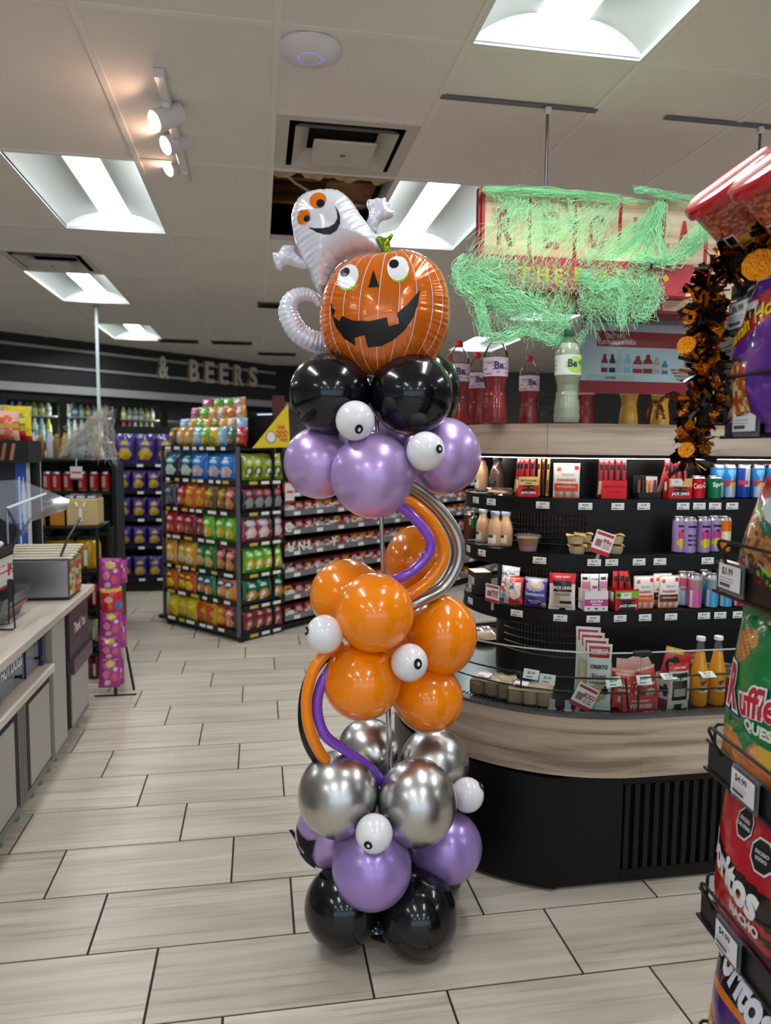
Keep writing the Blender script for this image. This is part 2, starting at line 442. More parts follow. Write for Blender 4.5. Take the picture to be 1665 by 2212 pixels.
q = MB(); q.tube([(hx0-.05, hy0+.1, CEIL+.12), (hx0+.12, hy0+.3, CEIL+.05), (hx0+.3, hy0+.5, CEIL+.03), (hx0+.55, hy0+.75, CEIL+.1)], .008, 6); q.obj('cable', mat('cable_grey', '#b9b2a6', .6), ceiling)
q = MB(); q.box(hx0+.3, hx1-.02, hy0+.45, hy0+.85, CEIL+.1, CEIL+.35, bev=.02); q.obj('duct_box', mat('duct_rust', '#8c5d3b', .7, vary=.5, vscale=12), ceiling)

# ------------------------------------------------------------------ lamps in the ceiling
M_LAMP = mat('lamp_diffuser', '#ffffff', .5, emit='#f4fbff', estr=LAMP_STRENGTH)
M_REFL = mat('lamp_reflector', '#d2d9d5', .45)
def arch(s): return .004+.085*math.sin(min(1, s)*PI/2)**.8
lamp_parts = []
lamp_refl_me = []; lamp_end_me = []
for sgn in (-1, 1):
    h_ = MB()
    h_.grid(lambda u, v, sgn=sgn: (sgn*(.298-.213*v), (u-.5)*1.196*(-sgn), arch(v)), 1, 12); lamp_refl_me.append(h_.mesh('reflector', M_REFL))
    e_ = MB()
    P_ = [(-(.298-(.213)*k/10), arch(k/10)) for k in range(11)]+[((.298-(.213)*k/10), arch(k/10)) for k in range(10, -1, -1)]
    e_.prism(P_, .05, lambda x, y, z, sgn=sgn: (x, sgn*(.600-(.012 if y == 0 else .0)-.035*(z/.09)*(1 if y == 0 else 0)), z))
    lamp_end_me.append(e_.mesh('end_plate', mat('lamp_end', '#f2f6f6', .4), False))
l_ = MB(); l_.grid(lambda u, v: ((v-.5)*.17*-1, (u-.5)*1.15, .088-.003*math.sin(v*PI)), 1, 2); lamp_strip_me = l_.mesh('lamp_strip', M_LAMP)
f_ = MB()
f_.box(-.303, -.290, -.603, .603, -.005, .012); f_.box(.290, .303, -.603, .603, -.005, .012); f_.box(-.303, .303, -.603, -.592, -.005, .012); f_.box(-.303, .303, .592, .603, -.005, .012)
f_.box(-.303, -.29, -.603, .603, .0, .12); f_.box(.29, .303, -.603, .603, .0, .12); f_.box(-.303, .303, -.603, .603, .1, .12)
lamp_frame_me = f_.mesh('housing', M_WHITE, False)
where = {(-2, 1): 'recessed ceiling light beside the track spotlights, upper left', (-3, 3): 'recessed ceiling light just beyond the left square air vent', (-3, 5): 'small far recessed ceiling light near the charcoal bulkhead',
         (1, 1): 'recessed ceiling light behind the foil ghost and the hanging sign', (1, -1): 'largest nearest recessed ceiling light at the top right', (4, 3): 'recessed ceiling light glowing under the hanging sign', (4, 5): 'far recessed ceiling light behind the red soda bottles',
         (1, 5): 'far recessed ceiling light just left of the pumpkin balloon', (1, 3): 'recessed ceiling light hidden behind the pumpkin balloon'}
for (i, j) in sorted(troff)+back_tr:
    t = thing('ceiling_light', where.get((i, j), 'white recessed ceiling light above the shop floor out of view'), 'ceiling light', (GX+CELL_W*(i+.5), GY+CELL_L*(j+.5), CEIL), 0, 'recessed ceiling lights')
    link('housing', lamp_frame_me, t); link('lamp_strip', lamp_strip_me, t)
    for q in (0, 1): link('reflector', lamp_refl_me[q], t); link('end_plate', lamp_end_me[q], t)

# ------------------------------------------------------------------ vents and other fittings on the ceiling
def air_vent(x, y, label, s=.61):
    t = thing('air_vent', label, 'air vent', (x, y, CEIL), 0, 'square ceiling air vents')
    def frustum(a, b, za, zb, th=.004):
        m = MB()
        def ring(r, z): return [(-r, -r, z), (r, -r, z), (r, r, z), (-r, r, z)]
        m.add(ring(a, za)+ring(b, zb)+ring(a, za+th)+ring(b, zb+th), [(k, 4+k, 4+(k+1) % 4, (k+1) % 4) for k in range(4)]+[(8+k, 8+(k+1) % 4, 12+(k+1) % 4, 12+k) for k in range(4)])
        return m
    m = MB(); q = s/2-.004
    m.add([(-q, -q, 0), (q, -q, 0), (q, q, 0), (-q, q, 0), (-.24, -.24, 0), (.24, -.24, 0), (.24, .24, 0), (-.24, .24, 0)], [(k, 4+k, 4+(k+1) % 4, (k+1) % 4) for k in range(4)])
    m.obj('face_plate', mat('vent_white', '#cfcac4', .5), t, smooth=False)
    m = MB(); m.box(-.25, .25, -.25, .25, .1, .11); m.obj('throat', M_DARK, t, smooth=False)
    m = MB(); m.add([(-.24, -.24, 0), (.24, -.24, 0), (.24, .24, 0), (-.24, .24, 0), (-.24, -.24, .1), (.24, -.24, .1), (.24, .24, .1), (-.24, .24, .1)], [(k, (k+1) % 4, 4+(k+1) % 4, 4+k) for k in range(4)]); m.obj('neck', M_DARK, t, smooth=False)
    frustum(.215, .15, -.012, .045).obj('cone', MATS['vent_white'], t, smooth=False)
    m = MB(); m.box(-.135, .135, -.135, .135, -.03, -.018, bev=.006); m.obj('center_plate', MATS['vent_white'], t, smooth=False)
    m = MB(); m.lathe([(.012, -.034), (.012, -.03)], 12); m.obj('screw', M_STEEL, t)
    return t
air_vent(GX+.305, GY+CELL_L*.75, 'square air vent in the ceiling directly above the foil ghost')
air_vent(GX+CELL_W*-2.5, GY+CELL_L*2.75, 'square air vent at far left between two ceiling lights')
air_vent(GX+CELL_W*4.5, GY+CELL_L*4.75, 'square air vent seen just below the hanging sign')
for (xa, ya, xb, yb, lb) in ((-1.22, 9.6, -.73, 9.85, 'left of the two far slot vents before the bulkhead'), (-.58, 9.6, -.07, 9.85, 'right of the two far slot vents before the bulkhead'), (0, 10.6, .54, 10.9, 'far slot vent nearest the black balloons'), (.0, 6.95, .3, 7.2, 'small dark vent beside the ghost tail')):
    t = thing('slot_vent', lb, 'air vent', ((xa+xb)/2, (ya+yb)/2, CEIL), 0, 'slot vents in the ceiling')
    w2 = (xb-xa)/2; d2 = (yb-ya)/2
    m = MB(); m.box(-w2, w2, -d2, d2, -.012, -.001, bev=.004); m.obj('frame', mat('vent_grey', '#6a6663', .6), t, smooth=False)
    for k in range(4):
        m = MB(); m.box(-w2+.02, w2-.02, -d2+.03+k*.05, -d2+.06+k*.05, -.02, -.012); m.obj('slot', M_DARK, t, smooth=False)
# wireless disc
t = thing('wireless_access_point', 'white round wireless disc with a thin blue ring on the ceiling', 'access point', (.175, 2.565, CEIL))
m = MB(); m.lathe([(.105, 0), (.107, -.006), (.10, -.018), (.075, -.03), (.041, -.0345)], 40, cap=False); m.obj('shell', mat('ap_white', '#e9e6ee', .3), t)
m = MB(); m.lathe([(.041, -.0345), (.037, -.0354)], 40, cap=False); m.obj('light_ring', mat('ap_blue', '#6f7fe0', .3, emit='#6f7fe0', estr=.6), t)
m = MB(); m.lathe([(.037, -.0354), (.02, -.037), (.0001, -.0375)], 40, cap=False); m.obj('centre_cap', MATS['ap_white'], t)
# track light
t = thing('track_light', 'white ceiling track with three glowing spotlights', 'track light', (-.335, 0, CEIL))
m = MB(); m.box(-.018, .018, 2.80, 3.86, -.028, 0, bev=.003); m.obj('track', M_WHITE, t, smooth=False)
m = MB(); m.box(-.02, .02, 2.79, 2.83, -.032, 0, bev=.003); m.obj('end_cap', M_WHITE, t, smooth=False)
M_BULB = mat('spot_bulb', '#ffffff', .4, emit='#ffcdae', estr=42)
for k, (y, px, py) in enumerate(((3.02, 361, 253), (3.36, 382, 306), (3.72, 385, 355))):
    c = at(px, py, Y=y+.02)-Vector((-.335, 0, CEIL))
    m = MB(); m.box(-.016, .016, y-.04, y+.04, -.05, -.028, bev=.003); hd = m.obj('adapter', M_WHITE, t, smooth=False)
    m = MB(); m.tube([(0, y, -.04), (c.x*.5, y, c.z*.6), (c.x, c.y, c.z)], .006, 8); m.obj('stem', M_WHITE, hd)
    ax = Vector((-.74, -.45, -.5)).normalized()
    m = MB(); m.tube([c-ax*.06, c-ax*.057, c+ax*.058, c+ax*.06], [.033, .041, .041, .039], 24); m.obj('spotlight', M_WHITE, t)
    m = MB(); m.tube([c+ax*.0585, c+ax*.0615], [.036, .035], 24); m.obj('bulb', M_BULB, t)
# ------------------------------------------------------------------ balloon column
M_BLKB = mat('latex_black', '#0c0e12', .16, coat=.3, spec=.45)
def pearl(name, c, rough, metal, coat):
    return mat(name, c, rough, metal, coat=coat)
M_LAV = mat('latex_pearl_lavender', '#bfa0da', .3, metal=.4, coat=.3)
M_LAV2 = mat('latex_pearl_violet', '#a68bd0', .3, metal=.4, coat=.3)
M_SIL = mat('latex_chrome_silver', '#c4c4c2', .3, metal=1., coat=.4)
M_ORG = mat('latex_orange', '#ff8c00', .2, coat=.55)
M_WHT = mat('latex_white', '#eceaee', .16, coat=.4)
M_PUR = mat('latex_purple', '#8347c8', .18, coat=.5)
PXM = 1593.3
PX_, PY_ = .395, 2.18
col_t = thing('balloon_column', 'tall balloon column in black, lavender, orange and silver with eyeball balloons', 'balloon column', (PX_, PY_, 0))
def to_col(p): return Vector(p)-Vector((PX_, PY_, 0))
def smooth_path(pts, n=10):
    P_ = [Vector(p) for p in pts]; out = []
    for i in range(len(P_)-1):
        p0, p1, p2, p3 = P_[max(i-1, 0)], P_[i], P_[i+1], P_[min(i+2, len(P_)-1)]
        for k in range(n):
            t_ = k/n; out.append(.5*((2*p1)+(p2-p0)*t_+(2*p0-5*p1+4*p2-p3)*t_*t_+(3*p1-p0-3*p2+p3)*t_**3))
    out.append(P_[-1]); return out
m = MB(); m.tube([to_col((.415, PY_, .01)), to_col((.395, PY_, .62)), to_col((.372, PY_, 1.12))], .0085, 12); m.obj('pole', M_CHROME, col_t)
m = MB(); m.tube([to_col((.372, PY_, 1.10)), to_col((.36, PY_, 1.4)), to_col((.33, PY_, 1.85))], .0068, 12); m.obj('pole', M_CHROME, col_t)
m = MB(); m.lathe([(.10, 0), (.10, .006), (.03, .018), (.012, .03)], 24, (.02, 0, 0)); m.obj('base_plate', mat('base_dark', '#2a2a2c', .4), col_t)
q = MB(); rr = random.Random(5)
q.grid(lambda u, v: to_col(at(822, 2012, Y=2.07))+Vector(((u-.5)*.07+.012*math.sin(v*9), (v-.5)*.06, .012+.02*math.sin(u*5+v*4)*math.sin(v*PI))), 10, 10)
q.obj('weight_wrap', mat('foil_wrap', '#a9b4c4', .22, metal=.9, bump=.5, bscale=60), col_t)

def balloon(px, py, rx, ry, Y, material, name='balloon', lab=None, out=None):
    """one latex balloon: nearly round, drawn out a little to its knot near the pole"""
    c = at(px, py, Y=Y); d = (c-Vector((0, 0, CAM_H))).dot(FW); R = (rx+ry)/2/PXM*d*.985; el = ry/rx
    axis = (c-Vector((PX_, PY_, c.z+.02))); axis = axis.normalized() if axis.length > .03 else Vector((0, -1, 0))
    prof = []
    n = 30
    for j in range(n+1):
        a = PI*j/n; x = -math.cos(a); r = math.sin(a)
        if x < -.2: r *= 1-.18*((-x-.2)/.8)**2; x = x-.10*((-x-.2)/.8)**2
        prof.append((max(r*R, 1e-5), x*R))
    prof = [(.006, prof[0][1]-.016), (.0045, prof[0][1]-.006)]+prof[1:]
    b = MB(); b.lathe(prof, 40, cap=True)
    rot = axis.to_track_quat('Z', 'Y').to_matrix()
    for i, p in enumerate(b.v):
        w_ = rot @ Vector(p); b.v[i] = (w_.x, w_.y, w_.z*(el**.8))
    o = b.obj(name, material, col_t, loc=to_col(c))
    if lab: o['label'] = lab
    o['_r'] = R; del o['_r']
    return o, c, R
eyes = []
# bottom ring
balloon(925, 1880, 76, 76, 2.32, M_BLKB); balloon(770, 1872, 72, 72, 2.33, M_BLKB)
balloon(740, 1957, 82, 86, 2.10, M_BLKB); balloon(903, 1977, 84, 90, 2.045, M_BLKB)
# lower lavender
balloon(716, 1795, 78, 78, 2.21, M_LAV); catc = at(716, 1795, Y=2.21)
balloon(803, 1872, 86, 89, 2.02, M_LAV2); balloon(965, 1828, 77, 77, 2.15, M_LAV2); balloon(868, 1790, 74, 74, 2.34, M_LAV2)
# silver
balloon(795, 1622, 68, 70, 2.33, M_SIL); balloon(938, 1648, 76, 76, 2.28, M_SIL)
balloon(731, 1716, 86, 92, 2.08, M_SIL); balloon(900, 1733, 83, 92, 2.04, M_SIL)
# orange
balloon(905, 1213, 73, 79, 2.36, M_ORG); balloon(750, 1286, 83, 81, 2.21, M_ORG)
balloon(955, 1372, 70, 83, 2.16, M_ORG); balloon(925, 1508, 77, 75, 2.16, M_ORG)
balloon(782, 1470, 86, 86, 2.08, M_ORG); balloon(809, 1323, 86, 87, 2.04, M_ORG)
balloon(860, 1440, 74, 74, 2.30, M_ORG)
# upper lavender
balloon(690, 1000, 77, 79, 2.15, M_LAV); balloon(957, 985, 82, 84, 2.16, M_LAV); balloon(804, 1027, 89, 93, 2.02, M_LAV); balloon(835, 960, 76, 76, 2.32, M_LAV)
# upper black
balloon(925, 846, 62, 80, 2.27, M_BLKB); balloon(713, 850, 88, 90, 2.10, M_BLKB); balloon(888, 852, 93, 91, 2.06, M_BLKB)
# eyeballs
def eye(px, py, r, Y, ex, ey, rx, ry):
    o, c, R = balloon(px, py, r, r*1.03, Y, M_WHT, 'eyeball_balloon')
    # pupil: a black printed ring with a pale glint, laid on the latex
    d = (at(px+ex, py+ey, Y=Y)-c); k = PXM/(c-Vector((0, 0, CAM_H))).dot(FW)
    dx, dz = ex/k, -ey/k
    f2 = min(.96, (dx*dx+dz*dz)/(R*R)); fwd = R*math.sqrt(1-f2)
    nrm = (RIGHT*dx+UP*dz+(Vector((0, 0, CAM_H))-c).normalized()*fwd).normalized()
    a = nrm.cross(Vector((0, 0, 1))).normalized()*-1; b = nrm.cross(a)
    if b.z < 0: b = -b
    # foreshortening of the printed spot is real, so give it its true width
    def disc(name, ra, rb, off, material, sx=0, sz=0):
        q = MB(); pts = [nrm*.0]; P_ = []
        for rr_ in (.5, 1.):
            for t_ in range(28):
                A = 2*PI*t_/28; v = nrm+a*((ra*rr_*math.cos(A)+sx)/R)+b*((rb*rr_*math.sin(A)+sz)/R); P_.append(v.normalized()*(R*1.0+off))
        c0 = (nrm+a*(sx/R)+b*(sz/R)).normalized()*(R+off)
        q.add([c0]+P_, [(0, 1+t_, 1+(t_+1) % 28) for t_ in range(28)]+[(1+t_, 29+t_, 29+(t_+1) % 28, 1+(t_+1) % 28) for t_ in range(28)])
        return q.obj(name, material, o)
    disc('pupil', rx/k, ry/k, .0012+R*.045, mat('ink_black', '#0b0b0c', .35)); disc('glint', rx/k*.35, ry/k*.4, .0017+R*.048, M_WHT, rx/k*.08, -ry/k*.05)
eye(767, 909, 42.5, 1.96, 8, 18, 8.5, 10.5)
eye(919, 975, 42, 1.95, 27, -5, 8.5, 9)
eye(701, 1370, 41, 2.02, -37, -7, 11, 9)
eye(884, 1431, 40, 1.99, 17, 3, 9, 11)
eye(808, 1800, 40.5, 1.93, -10, 20, 9, 9)
eye(1009, 1717, 36, 2.14, 33, -20, 9, 9)

# long twisting balloons
def long_balloon(pts, r, material):
    P_ = smooth_path([to_col(at(x, y, Y=Y)) for x, y, Y in pts], 12); n = len(P_)
    rs = [r*min(1, .35+k/4, .35+(n-1-k)/4) for k in range(n)]
    m = MB(); m.tube(P_, rs, 18); m.obj('long_balloon', material, col_t, ang=1.5)
long_balloon([(845, 1062, 2.10), (880, 1048, 2.10), (935, 1085, 2.12), (976, 1135, 2.13), (992, 1180, 2.13), (986, 1225, 2.13), (955, 1272, 2.13), (900, 1300, 2.12), (850, 1318, 2.14)], .0175, M_SIL)
long_balloon([(850, 1078, 2.14), (880, 1070, 2.14), (930, 1105, 2.16), (965, 1165, 2.16), (968, 1210, 2.16), (945, 1255, 2.16), (895, 1282, 2.15), (850, 1300, 2.15)], .0175, M_SIL)
long_balloon([(850, 1090, 2.07), (882, 1085, 2.07), (928, 1122, 2.08), (956, 1175, 2.09), (954, 1215, 2.09), (925, 1256, 2.09), (885, 1284, 2.08), (850, 1300, 2.10)], .0185, M_ORG)
long_balloon([(840, 1092, 2.03), (870, 1098, 2.03), (905, 1130, 2.03), (926, 1160, 2.03), (930, 1180, 2.03), (918, 1207, 2.03), (890, 1234, 2.03), (858, 1250, 2.04), (830, 1262, 2.08)], .0148, M_PUR)
long_balloon([(740, 1392, 2.10), (705, 1410, 2.06), (676, 1450, 2.05), (662, 1515, 2.05), (670, 1580, 2.05), (698, 1635, 2.06), (740, 1668, 2.10)], .0165, M_ORG)
long_balloon([(735, 1405, 2.14), (695, 1425, 2.10), (664, 1480, 2.09), (655, 1545, 2.09), (664, 1600, 2.09), (690, 1645, 2.10), (730, 1675, 2.14)], .0165, M_BLKB)
long_balloon([(745, 1425, 2.09), (712, 1448, 2.07), (690, 1490, 2.06), (686, 1540, 2.06), (704, 1590, 2.06), (752, 1625, 2.07), (800, 1660, 2.08), (828, 1695, 2.10)], .0150, M_PUR)

# black paper cat silhouette on the lower left lavender balloon
def px_frame(cx, cy_, Y):
    c = at(cx, cy_, Y=Y); k = PXM/(c-Vector((0, 0, CAM_H))).dot(FW)
    N_ = Vector((-sy, -cy, 0))
    return c, (lambda x, y, dep=0.: c+XC*((x-cx)/k)+Vector((0, 0, 1))*((cy_-y)/k)+N_*dep), k
c, fr, k = px_frame(715, 1800, 2.21)
cat = [(624, 1792), (632, 1791), (655, 1828), (663, 1815), (663, 1808), (650, 1800), (645, 1785), (642, 1772), (656, 1778), (672, 1780), (688, 1774), (684, 1790), (682, 1803), (679, 1812), (688, 1850), (694, 1858), (685, 1860), (660, 1852), (653, 1840)]
R_ = 78/k
def onball(x, y, off=.003):
    dx, dz = (x-716)/k, (1795-y)/k; r2 = (dx*dx+dz*dz)/(R_*R_)
    return fr(x, y, (R_*math.sqrt(max(0, 1-r2)) if r2 < 1 else 0)*1.03+off)
# ------------------------------------------------------------------ foil balloon: a ghost leaning on a pumpkin
def poly_dist(poly):
    A = np.array(poly, float); B = np.roll(A, -1, 0); D = B-A; L2 = (D**2).sum(1)
    S = np.concatenate([[0], np.cumsum(np.sqrt(L2))])[:-1]
    def f(x, y):
        p = np.array((x, y)); t_ = np.clip(((p-A)*D).sum(1)/L2, 0, 1); q_ = A+D*t_[:, None]; d2 = ((p-q_)**2).sum(1); i = d2.argmin()
        return math.sqrt(d2[i]), S[i]+t_[i]*math.sqrt(L2[i])
    return f
def clip_cell(poly, x0, x1, y0, y1):
    def cl(P_, ins, cut):
        out = []
        for i in range(len(P_)):
            a, b = P_[i-1], P_[i]; ia, ib = ins(a), ins(b)
            if ib:
                if not ia: out.append(cut(a, b))
                out.append(b)
            elif ia: out.append(cut(a, b))
        return out
    def cx(v): return lambda a, b: (v, a[1]+(b[1]-a[1])*(v-a[0])/(b[0]-a[0]))
    def cyy(v): return lambda a, b: (a[0]+(b[0]-a[0])*(v-a[1])/(b[1]-a[1]), v)
    P_ = poly
    for ins, cut in ((lambda p: p[0] >= x0, cx(x0)), (lambda p: p[0] <= x1, cx(x1)), (lambda p: p[1] >= y0, cyy(y0)), (lambda p: p[1] <= y1, cyy(y1))):
        if not P_: break
        P_ = cl(P_, ins, cut)
    return P_
def decal(mb, poly, fn, cell, off, col=None):
    xs = [p[0] for p in poly]; ys = [p[1] for p in poly]
    x = math.floor(min(xs)/cell)*cell; idx = {}; V_ = []; F_ = []
    while x < max(xs):
        y = math.floor(min(ys)/cell)*cell
        while y < max(ys):
            P_ = clip_cell(poly, x, x+cell, y, y+cell)
            if len(P_) > 2:
                f = []
                for p in P_:
                    kk = (round(p[0], 3), round(p[1], 3))
                    if kk not in idx: idx[kk] = len(V_); V_.append(fn(p[0], p[1], off))
                    if not f or f[-1] != idx[kk]: f.append(idx[kk])
                if len(f) > 2 and f[0] == f[-1]: f.pop()
                if len(set(f)) == len(f) > 2: F_.append(tuple(f))
            y += cell
        x += cell
    mb.add(V_, F_, col)
    return mb
def spl(pts, n=6):
    P_ = [Vector((x, y, 0)) for x, y in pts]; out = []; N_ = len(P_)
    for i in range(N_):
        p0, p1, p2, p3 = P_[i-1], P_[i], P_[(i+1) % N_], P_[(i+2) % N_]
        for k_ in range(n):
            t_ = k_/n; v = .5*((2*p1)+(p2-p0)*t_+(2*p0-5*p1+4*p2-p3)*t_*t_+(3*p1-p0-3*p2+p3)*t_**3); out.append((v.x, v.y))
    return out
def foil_fn(poly, cx, cy_, Y, thick, D, pleat=2.0, freq=.5, lean=0.):
    """front surface of an inflated foil shape outlined in photo pixels, standing at depth Y"""
    c, fr, k = px_frame(cx, cy_, Y); dist = poly_dist(poly)
    def fn(x, y, off=0.):
        d, s_ = dist(x, y); t_ = min(1., d/D); hgt = thick*math.sqrt(max(0., 1-(1-t_)**2))
        wr = pleat*math.exp(-d/24.)*min(1, d/4.)*(math.sin(s_*freq)+.7*math.sin(s_*freq*.61+1.3)+.5*math.sin(s_*.13))
        return fr(x, y, (hgt+wr)/k+off+lean*(cy_-y)/k)
    def bk(x, y):
        d, s_ = dist(x, y); t_ = min(1., d/D); hgt = thick*.8*math.sqrt(max(0., 1-(1-t_)**2))
        return fr(x, y, -hgt/k+lean*(cy_-y)/k)
    return fn, bk
q = MB(); decal(q, cat, lambda x, y, o_: to_col(onball(x, y, .004)), 4., 0); q.obj('cat_silhouette', mat('paper_black', '#09090a', .7), col_t, smooth=False)
foil_t = thing('foil_balloon', 'foil ghost leaning over a smiling orange foil pumpkin on the column top', 'balloon', (.33, 2.14, 1.86))
FO = Vector((.33, 2.14, 1.86))
def foil_body(name, poly, fnbk, material, cell=3.2, parent=None):
    fn, bk = fnbk; b = MB()
    decal(b, poly, lambda x, y, o_: fn(x, y)-FO, cell, 0); nv = len(b.v)
    b2 = MB(); decal(b2, poly, lambda x, y, o_: bk(x, y)-FO, cell*1.6, 0); b.add(b2.v, [tuple(reversed(f)) for f in b2.f])
    return b.obj(name, material, parent or foil_t, ang=2.5)
M_FOILO = mat('foil_orange', '#d8690c', .2, metal=.25, coat=.7)
M_FOILW = mat('foil_white', '#e4e3ee', .2, metal=.18, coat=.5)
M_FOILG = mat('foil_green', '#8fae1a', .15, metal=.8, coat=.5)
M_INK = MATS['ink_black']
ghost = spl([(690, 416), (728, 416), (757, 436), (780, 468), (803, 497), (822, 532), (815, 548), (775, 552), (735, 568), (712, 600), (700, 634), (686, 628), (672, 598), (655, 565), (640, 530), (632, 498), (630, 465), (642, 438), (662, 422)], 6)
gf = foil_fn(ghost, 715, 520, 2.17, 62, 75)
gb = foil_body('ghost_body', ghost, gf, M_FOILW)
def ell(cx, cy_, a, b, rot=0, n=36): return [(cx+a*math.cos(t_)*math.cos(rot)-b*math.sin(t_)*math.sin(rot), cy_+a*math.cos(t_)*math.sin(rot)+b*math.sin(t_)*math.cos(rot)) for t_ in [2*PI*i/n for i in range(n)]]
def on(parent, name, poly, fn, off, material, cell=3.2):
    m = MB(); decal(m, poly, lambda x, y, o_: fn(x, y, o_)-FO, cell, off); return m.obj(name, material, parent, ang=2.5)
M_EYEO = mat('print_orange', '#e07608', .2, metal=.2, coat=.5); M_PW = mat('print_white', '#e4e4e6', .25, coat=.4); M_LIME = mat('print_lime', '#9ac51a', .25, coat=.4)
for (x, y, a, b, px, py, pr) in ((691, 452, 17.5, 19, 697, 460, 8.5), (661, 486, 14.5, 16, 668, 490, 6.5)):
    e = on(gb, 'eye', ell(x, y, a, b, .2), gf[0], .0012, M_EYEO); on(gb, 'pupil', ell(px, py, pr, pr*1.05), gf[0], .002, M_INK)
on(gb, 'mouth', [(671, 508), (685, 511), (700, 512), (715, 509), (727, 502), (733, 490), (731, 475), (726, 464), (733, 473), (738, 486), (738, 502), (731, 515), (718, 523), (704, 524), (689, 519)], gf[0], .0014, M_INK)
# arms
arm_r = spl([(792, 490), (797, 462), (792, 445), (794, 433), (805, 432), (814, 429), (822, 430), (832, 428), (834, 437), (842, 440), (840, 450), (851, 456), (850, 466), (838, 474), (824, 478), (817, 490), (812, 505)], 5)
foil_body('ghost_arm', arm_r, foil_fn(arm_r, 815, 465, 2.20, 16, 18, 1.6), M_FOILW, 2.4)
arm_l = spl([(662, 580), (640, 577), (618, 572), (608, 583), (598, 582), (594, 572), (590, 560), (590, 547), (602, 545), (610, 532), (622, 530), (634, 532), (637, 545), (652, 558), (664, 572)], 5)
foil_body('ghost_arm', arm_l, foil_fn(arm_l, 625, 555, 2.18, 16, 18, 1.6), M_FOILW, 2.4)
# curled tail
tp = [(700, 742, 24), (676, 738, 26), (648, 722, 26), (630, 698, 25), (622, 670, 23), (632, 646, 20), (655, 636, 17), (678, 642, 13), (693, 660, 9)]
P_ = smooth_path([at(x, y, Y=2.19+.0*i)-FO for i, (x, y, r) in enumerate(tp)], 10); rs_ = []
for i in range(len(P_)):
    t_ = i/10; a = int(min(t_, len(tp)-2)); f_ = t_-a; rs_.append((tp[a][2]*(1-f_)+tp[a+1][2]*f_)*.88/PXM*2.2*(1+.045*math.sin(i*1.9)))
m = MB(); m.tube(P_, rs_, 20); m.obj('ghost_tail', M_FOILW, foil_t, ang=2.5)
# stem
st = [(812, 514), (822, 511), (833, 514), (848, 504), (848, 512), (842, 524), (846, 548), (836, 552), (824, 549), (820, 532)]
foil_body('pumpkin_stem', spl(st, 3), foil_fn(spl(st, 3), 830, 530, 2.12, 12, 12, 1.5), M_FOILG, 4.)
# pumpkin
pk = spl([(822, 551), (870, 545), (912, 556), (948, 585), (967, 630), (971, 680), (966, 720), (950, 760), (930, 785), (890, 802), (850, 812), (806, 812), (760, 800), (724, 778), (702, 745), (691, 705), (693, 660), (706, 615), (735, 578), (778, 556)], 6)
pf = foil_fn(pk, 831, 678, 2.10, 92, 128, 2.4, .5)
pb = foil_body('pumpkin_body', pk, pf, M_FOILO)
# white printed ribs
for q_ in (-114, -85, -52, -13, 29, 65, 99, 121):
    L_ = []; Rr = []
    for i in range(41):
        vv = -1+2*i/40; hw = math.sqrt(max(0, 1-(vv*.97)**2)); x_ = 831-vv*8+q_*(hw**.9); y_ = 679+vv*129
        L_.append((x_-.6, y_)); Rr.append((x_+.6, y_))
    on(pb, 'rib_line', L_+Rr[::-1], pf[0], .0008, M_PW, 3.2)
for (x, y, a, b, rot, px, py) in ((754, 614, 22, 28, .16, 748, 604), (857, 598, 22, 28, -.02, 849, 589)):
    on(pb, 'eye_rim', ell(x+1, y+4, a, b, rot), pf[0], .0012, M_LIME); on(pb, 'eye', ell(x, y, a, b, rot), pf[0], .0018, M_PW); on(pb, 'pupil', ell(px, py, 10, 10.5), pf[0], .0025, M_INK)
on(pb, 'nose', [(807, 603), (797, 641), (819, 639)], pf[0], .0014, M_INK)
mouth = [(717, 665), (728, 684), (723, 695), (737, 706), (743, 696), (765, 707), (800, 709), (836, 701), (839, 719), (861, 713), (856, 693), (880, 672), (903, 643), (899, 672), (890, 700), (872, 726), (850, 745), (825, 757), (797, 760), (790, 736), (769, 741), (771, 756), (748, 742), (730, 718), (721, 692)]
on(pb, 'mouth', mouth, pf[0], .0014, M_INK)
# ------------------------------------------------------------------ packages used all over the shop
def project(p):
    r = Vector(p)-Vector((0, 0, CAM_H)); d = r.dot(FW); return 832.5+F_PX*r.dot(RIGHT)/d, 1106-F_PX*r.dot(UP)/d, d
def bag_fn(w, h, t, seed=0, crimp=.05, waist=.07, wr=1.):
    def fn(u, v, off=0., side=-1):
        vv = min(1, max(0, (v-crimp)/(1-2*crimp)))
        b = t/2*(max(0, math.sin(PI*u))**.55)*(max(0, math.sin(PI*vv))**.45)
        b += wr*.05*t*math.sin(u*19+seed*2.1+v*5)*math.exp(-min(v, 1-v)*9)+wr*.035*t*math.sin(v*13+u*7+seed)*math.sin(PI*u)*math.sin(PI*vv)
        if u <= 0 or u >= 1: b = 0
        x = (u-.5)*w*(1-waist*math.sin(PI*v)**.8*(1 if t > 0 else 0))
        return Vector((x, side*(max(b, 0)+.0006+off), v*h))
    return fn
BAGS = {}
def bag_mesh(key, w, h, t, des, nu=14, nv=18, seed=0, material=None, back=None, **kw):
    if key in BAGS: return BAGS[key]
    fn = bag_fn(w, h, t, seed, **kw); m = MB(); d = design(des) if isinstance(des, list) else des
    m.grid(lambda u, v: fn(u, v), nu, nv, d)
    bd = (lambda u, v: d(1-u, v)) if back is None else back
    m.grid(lambda u, v: fn(1-u, v, 0, 1), nu, nv, bd)
    BAGS[key] = m.mesh('bag', material or P_FOIL, ang=1.2); return BAGS[key]
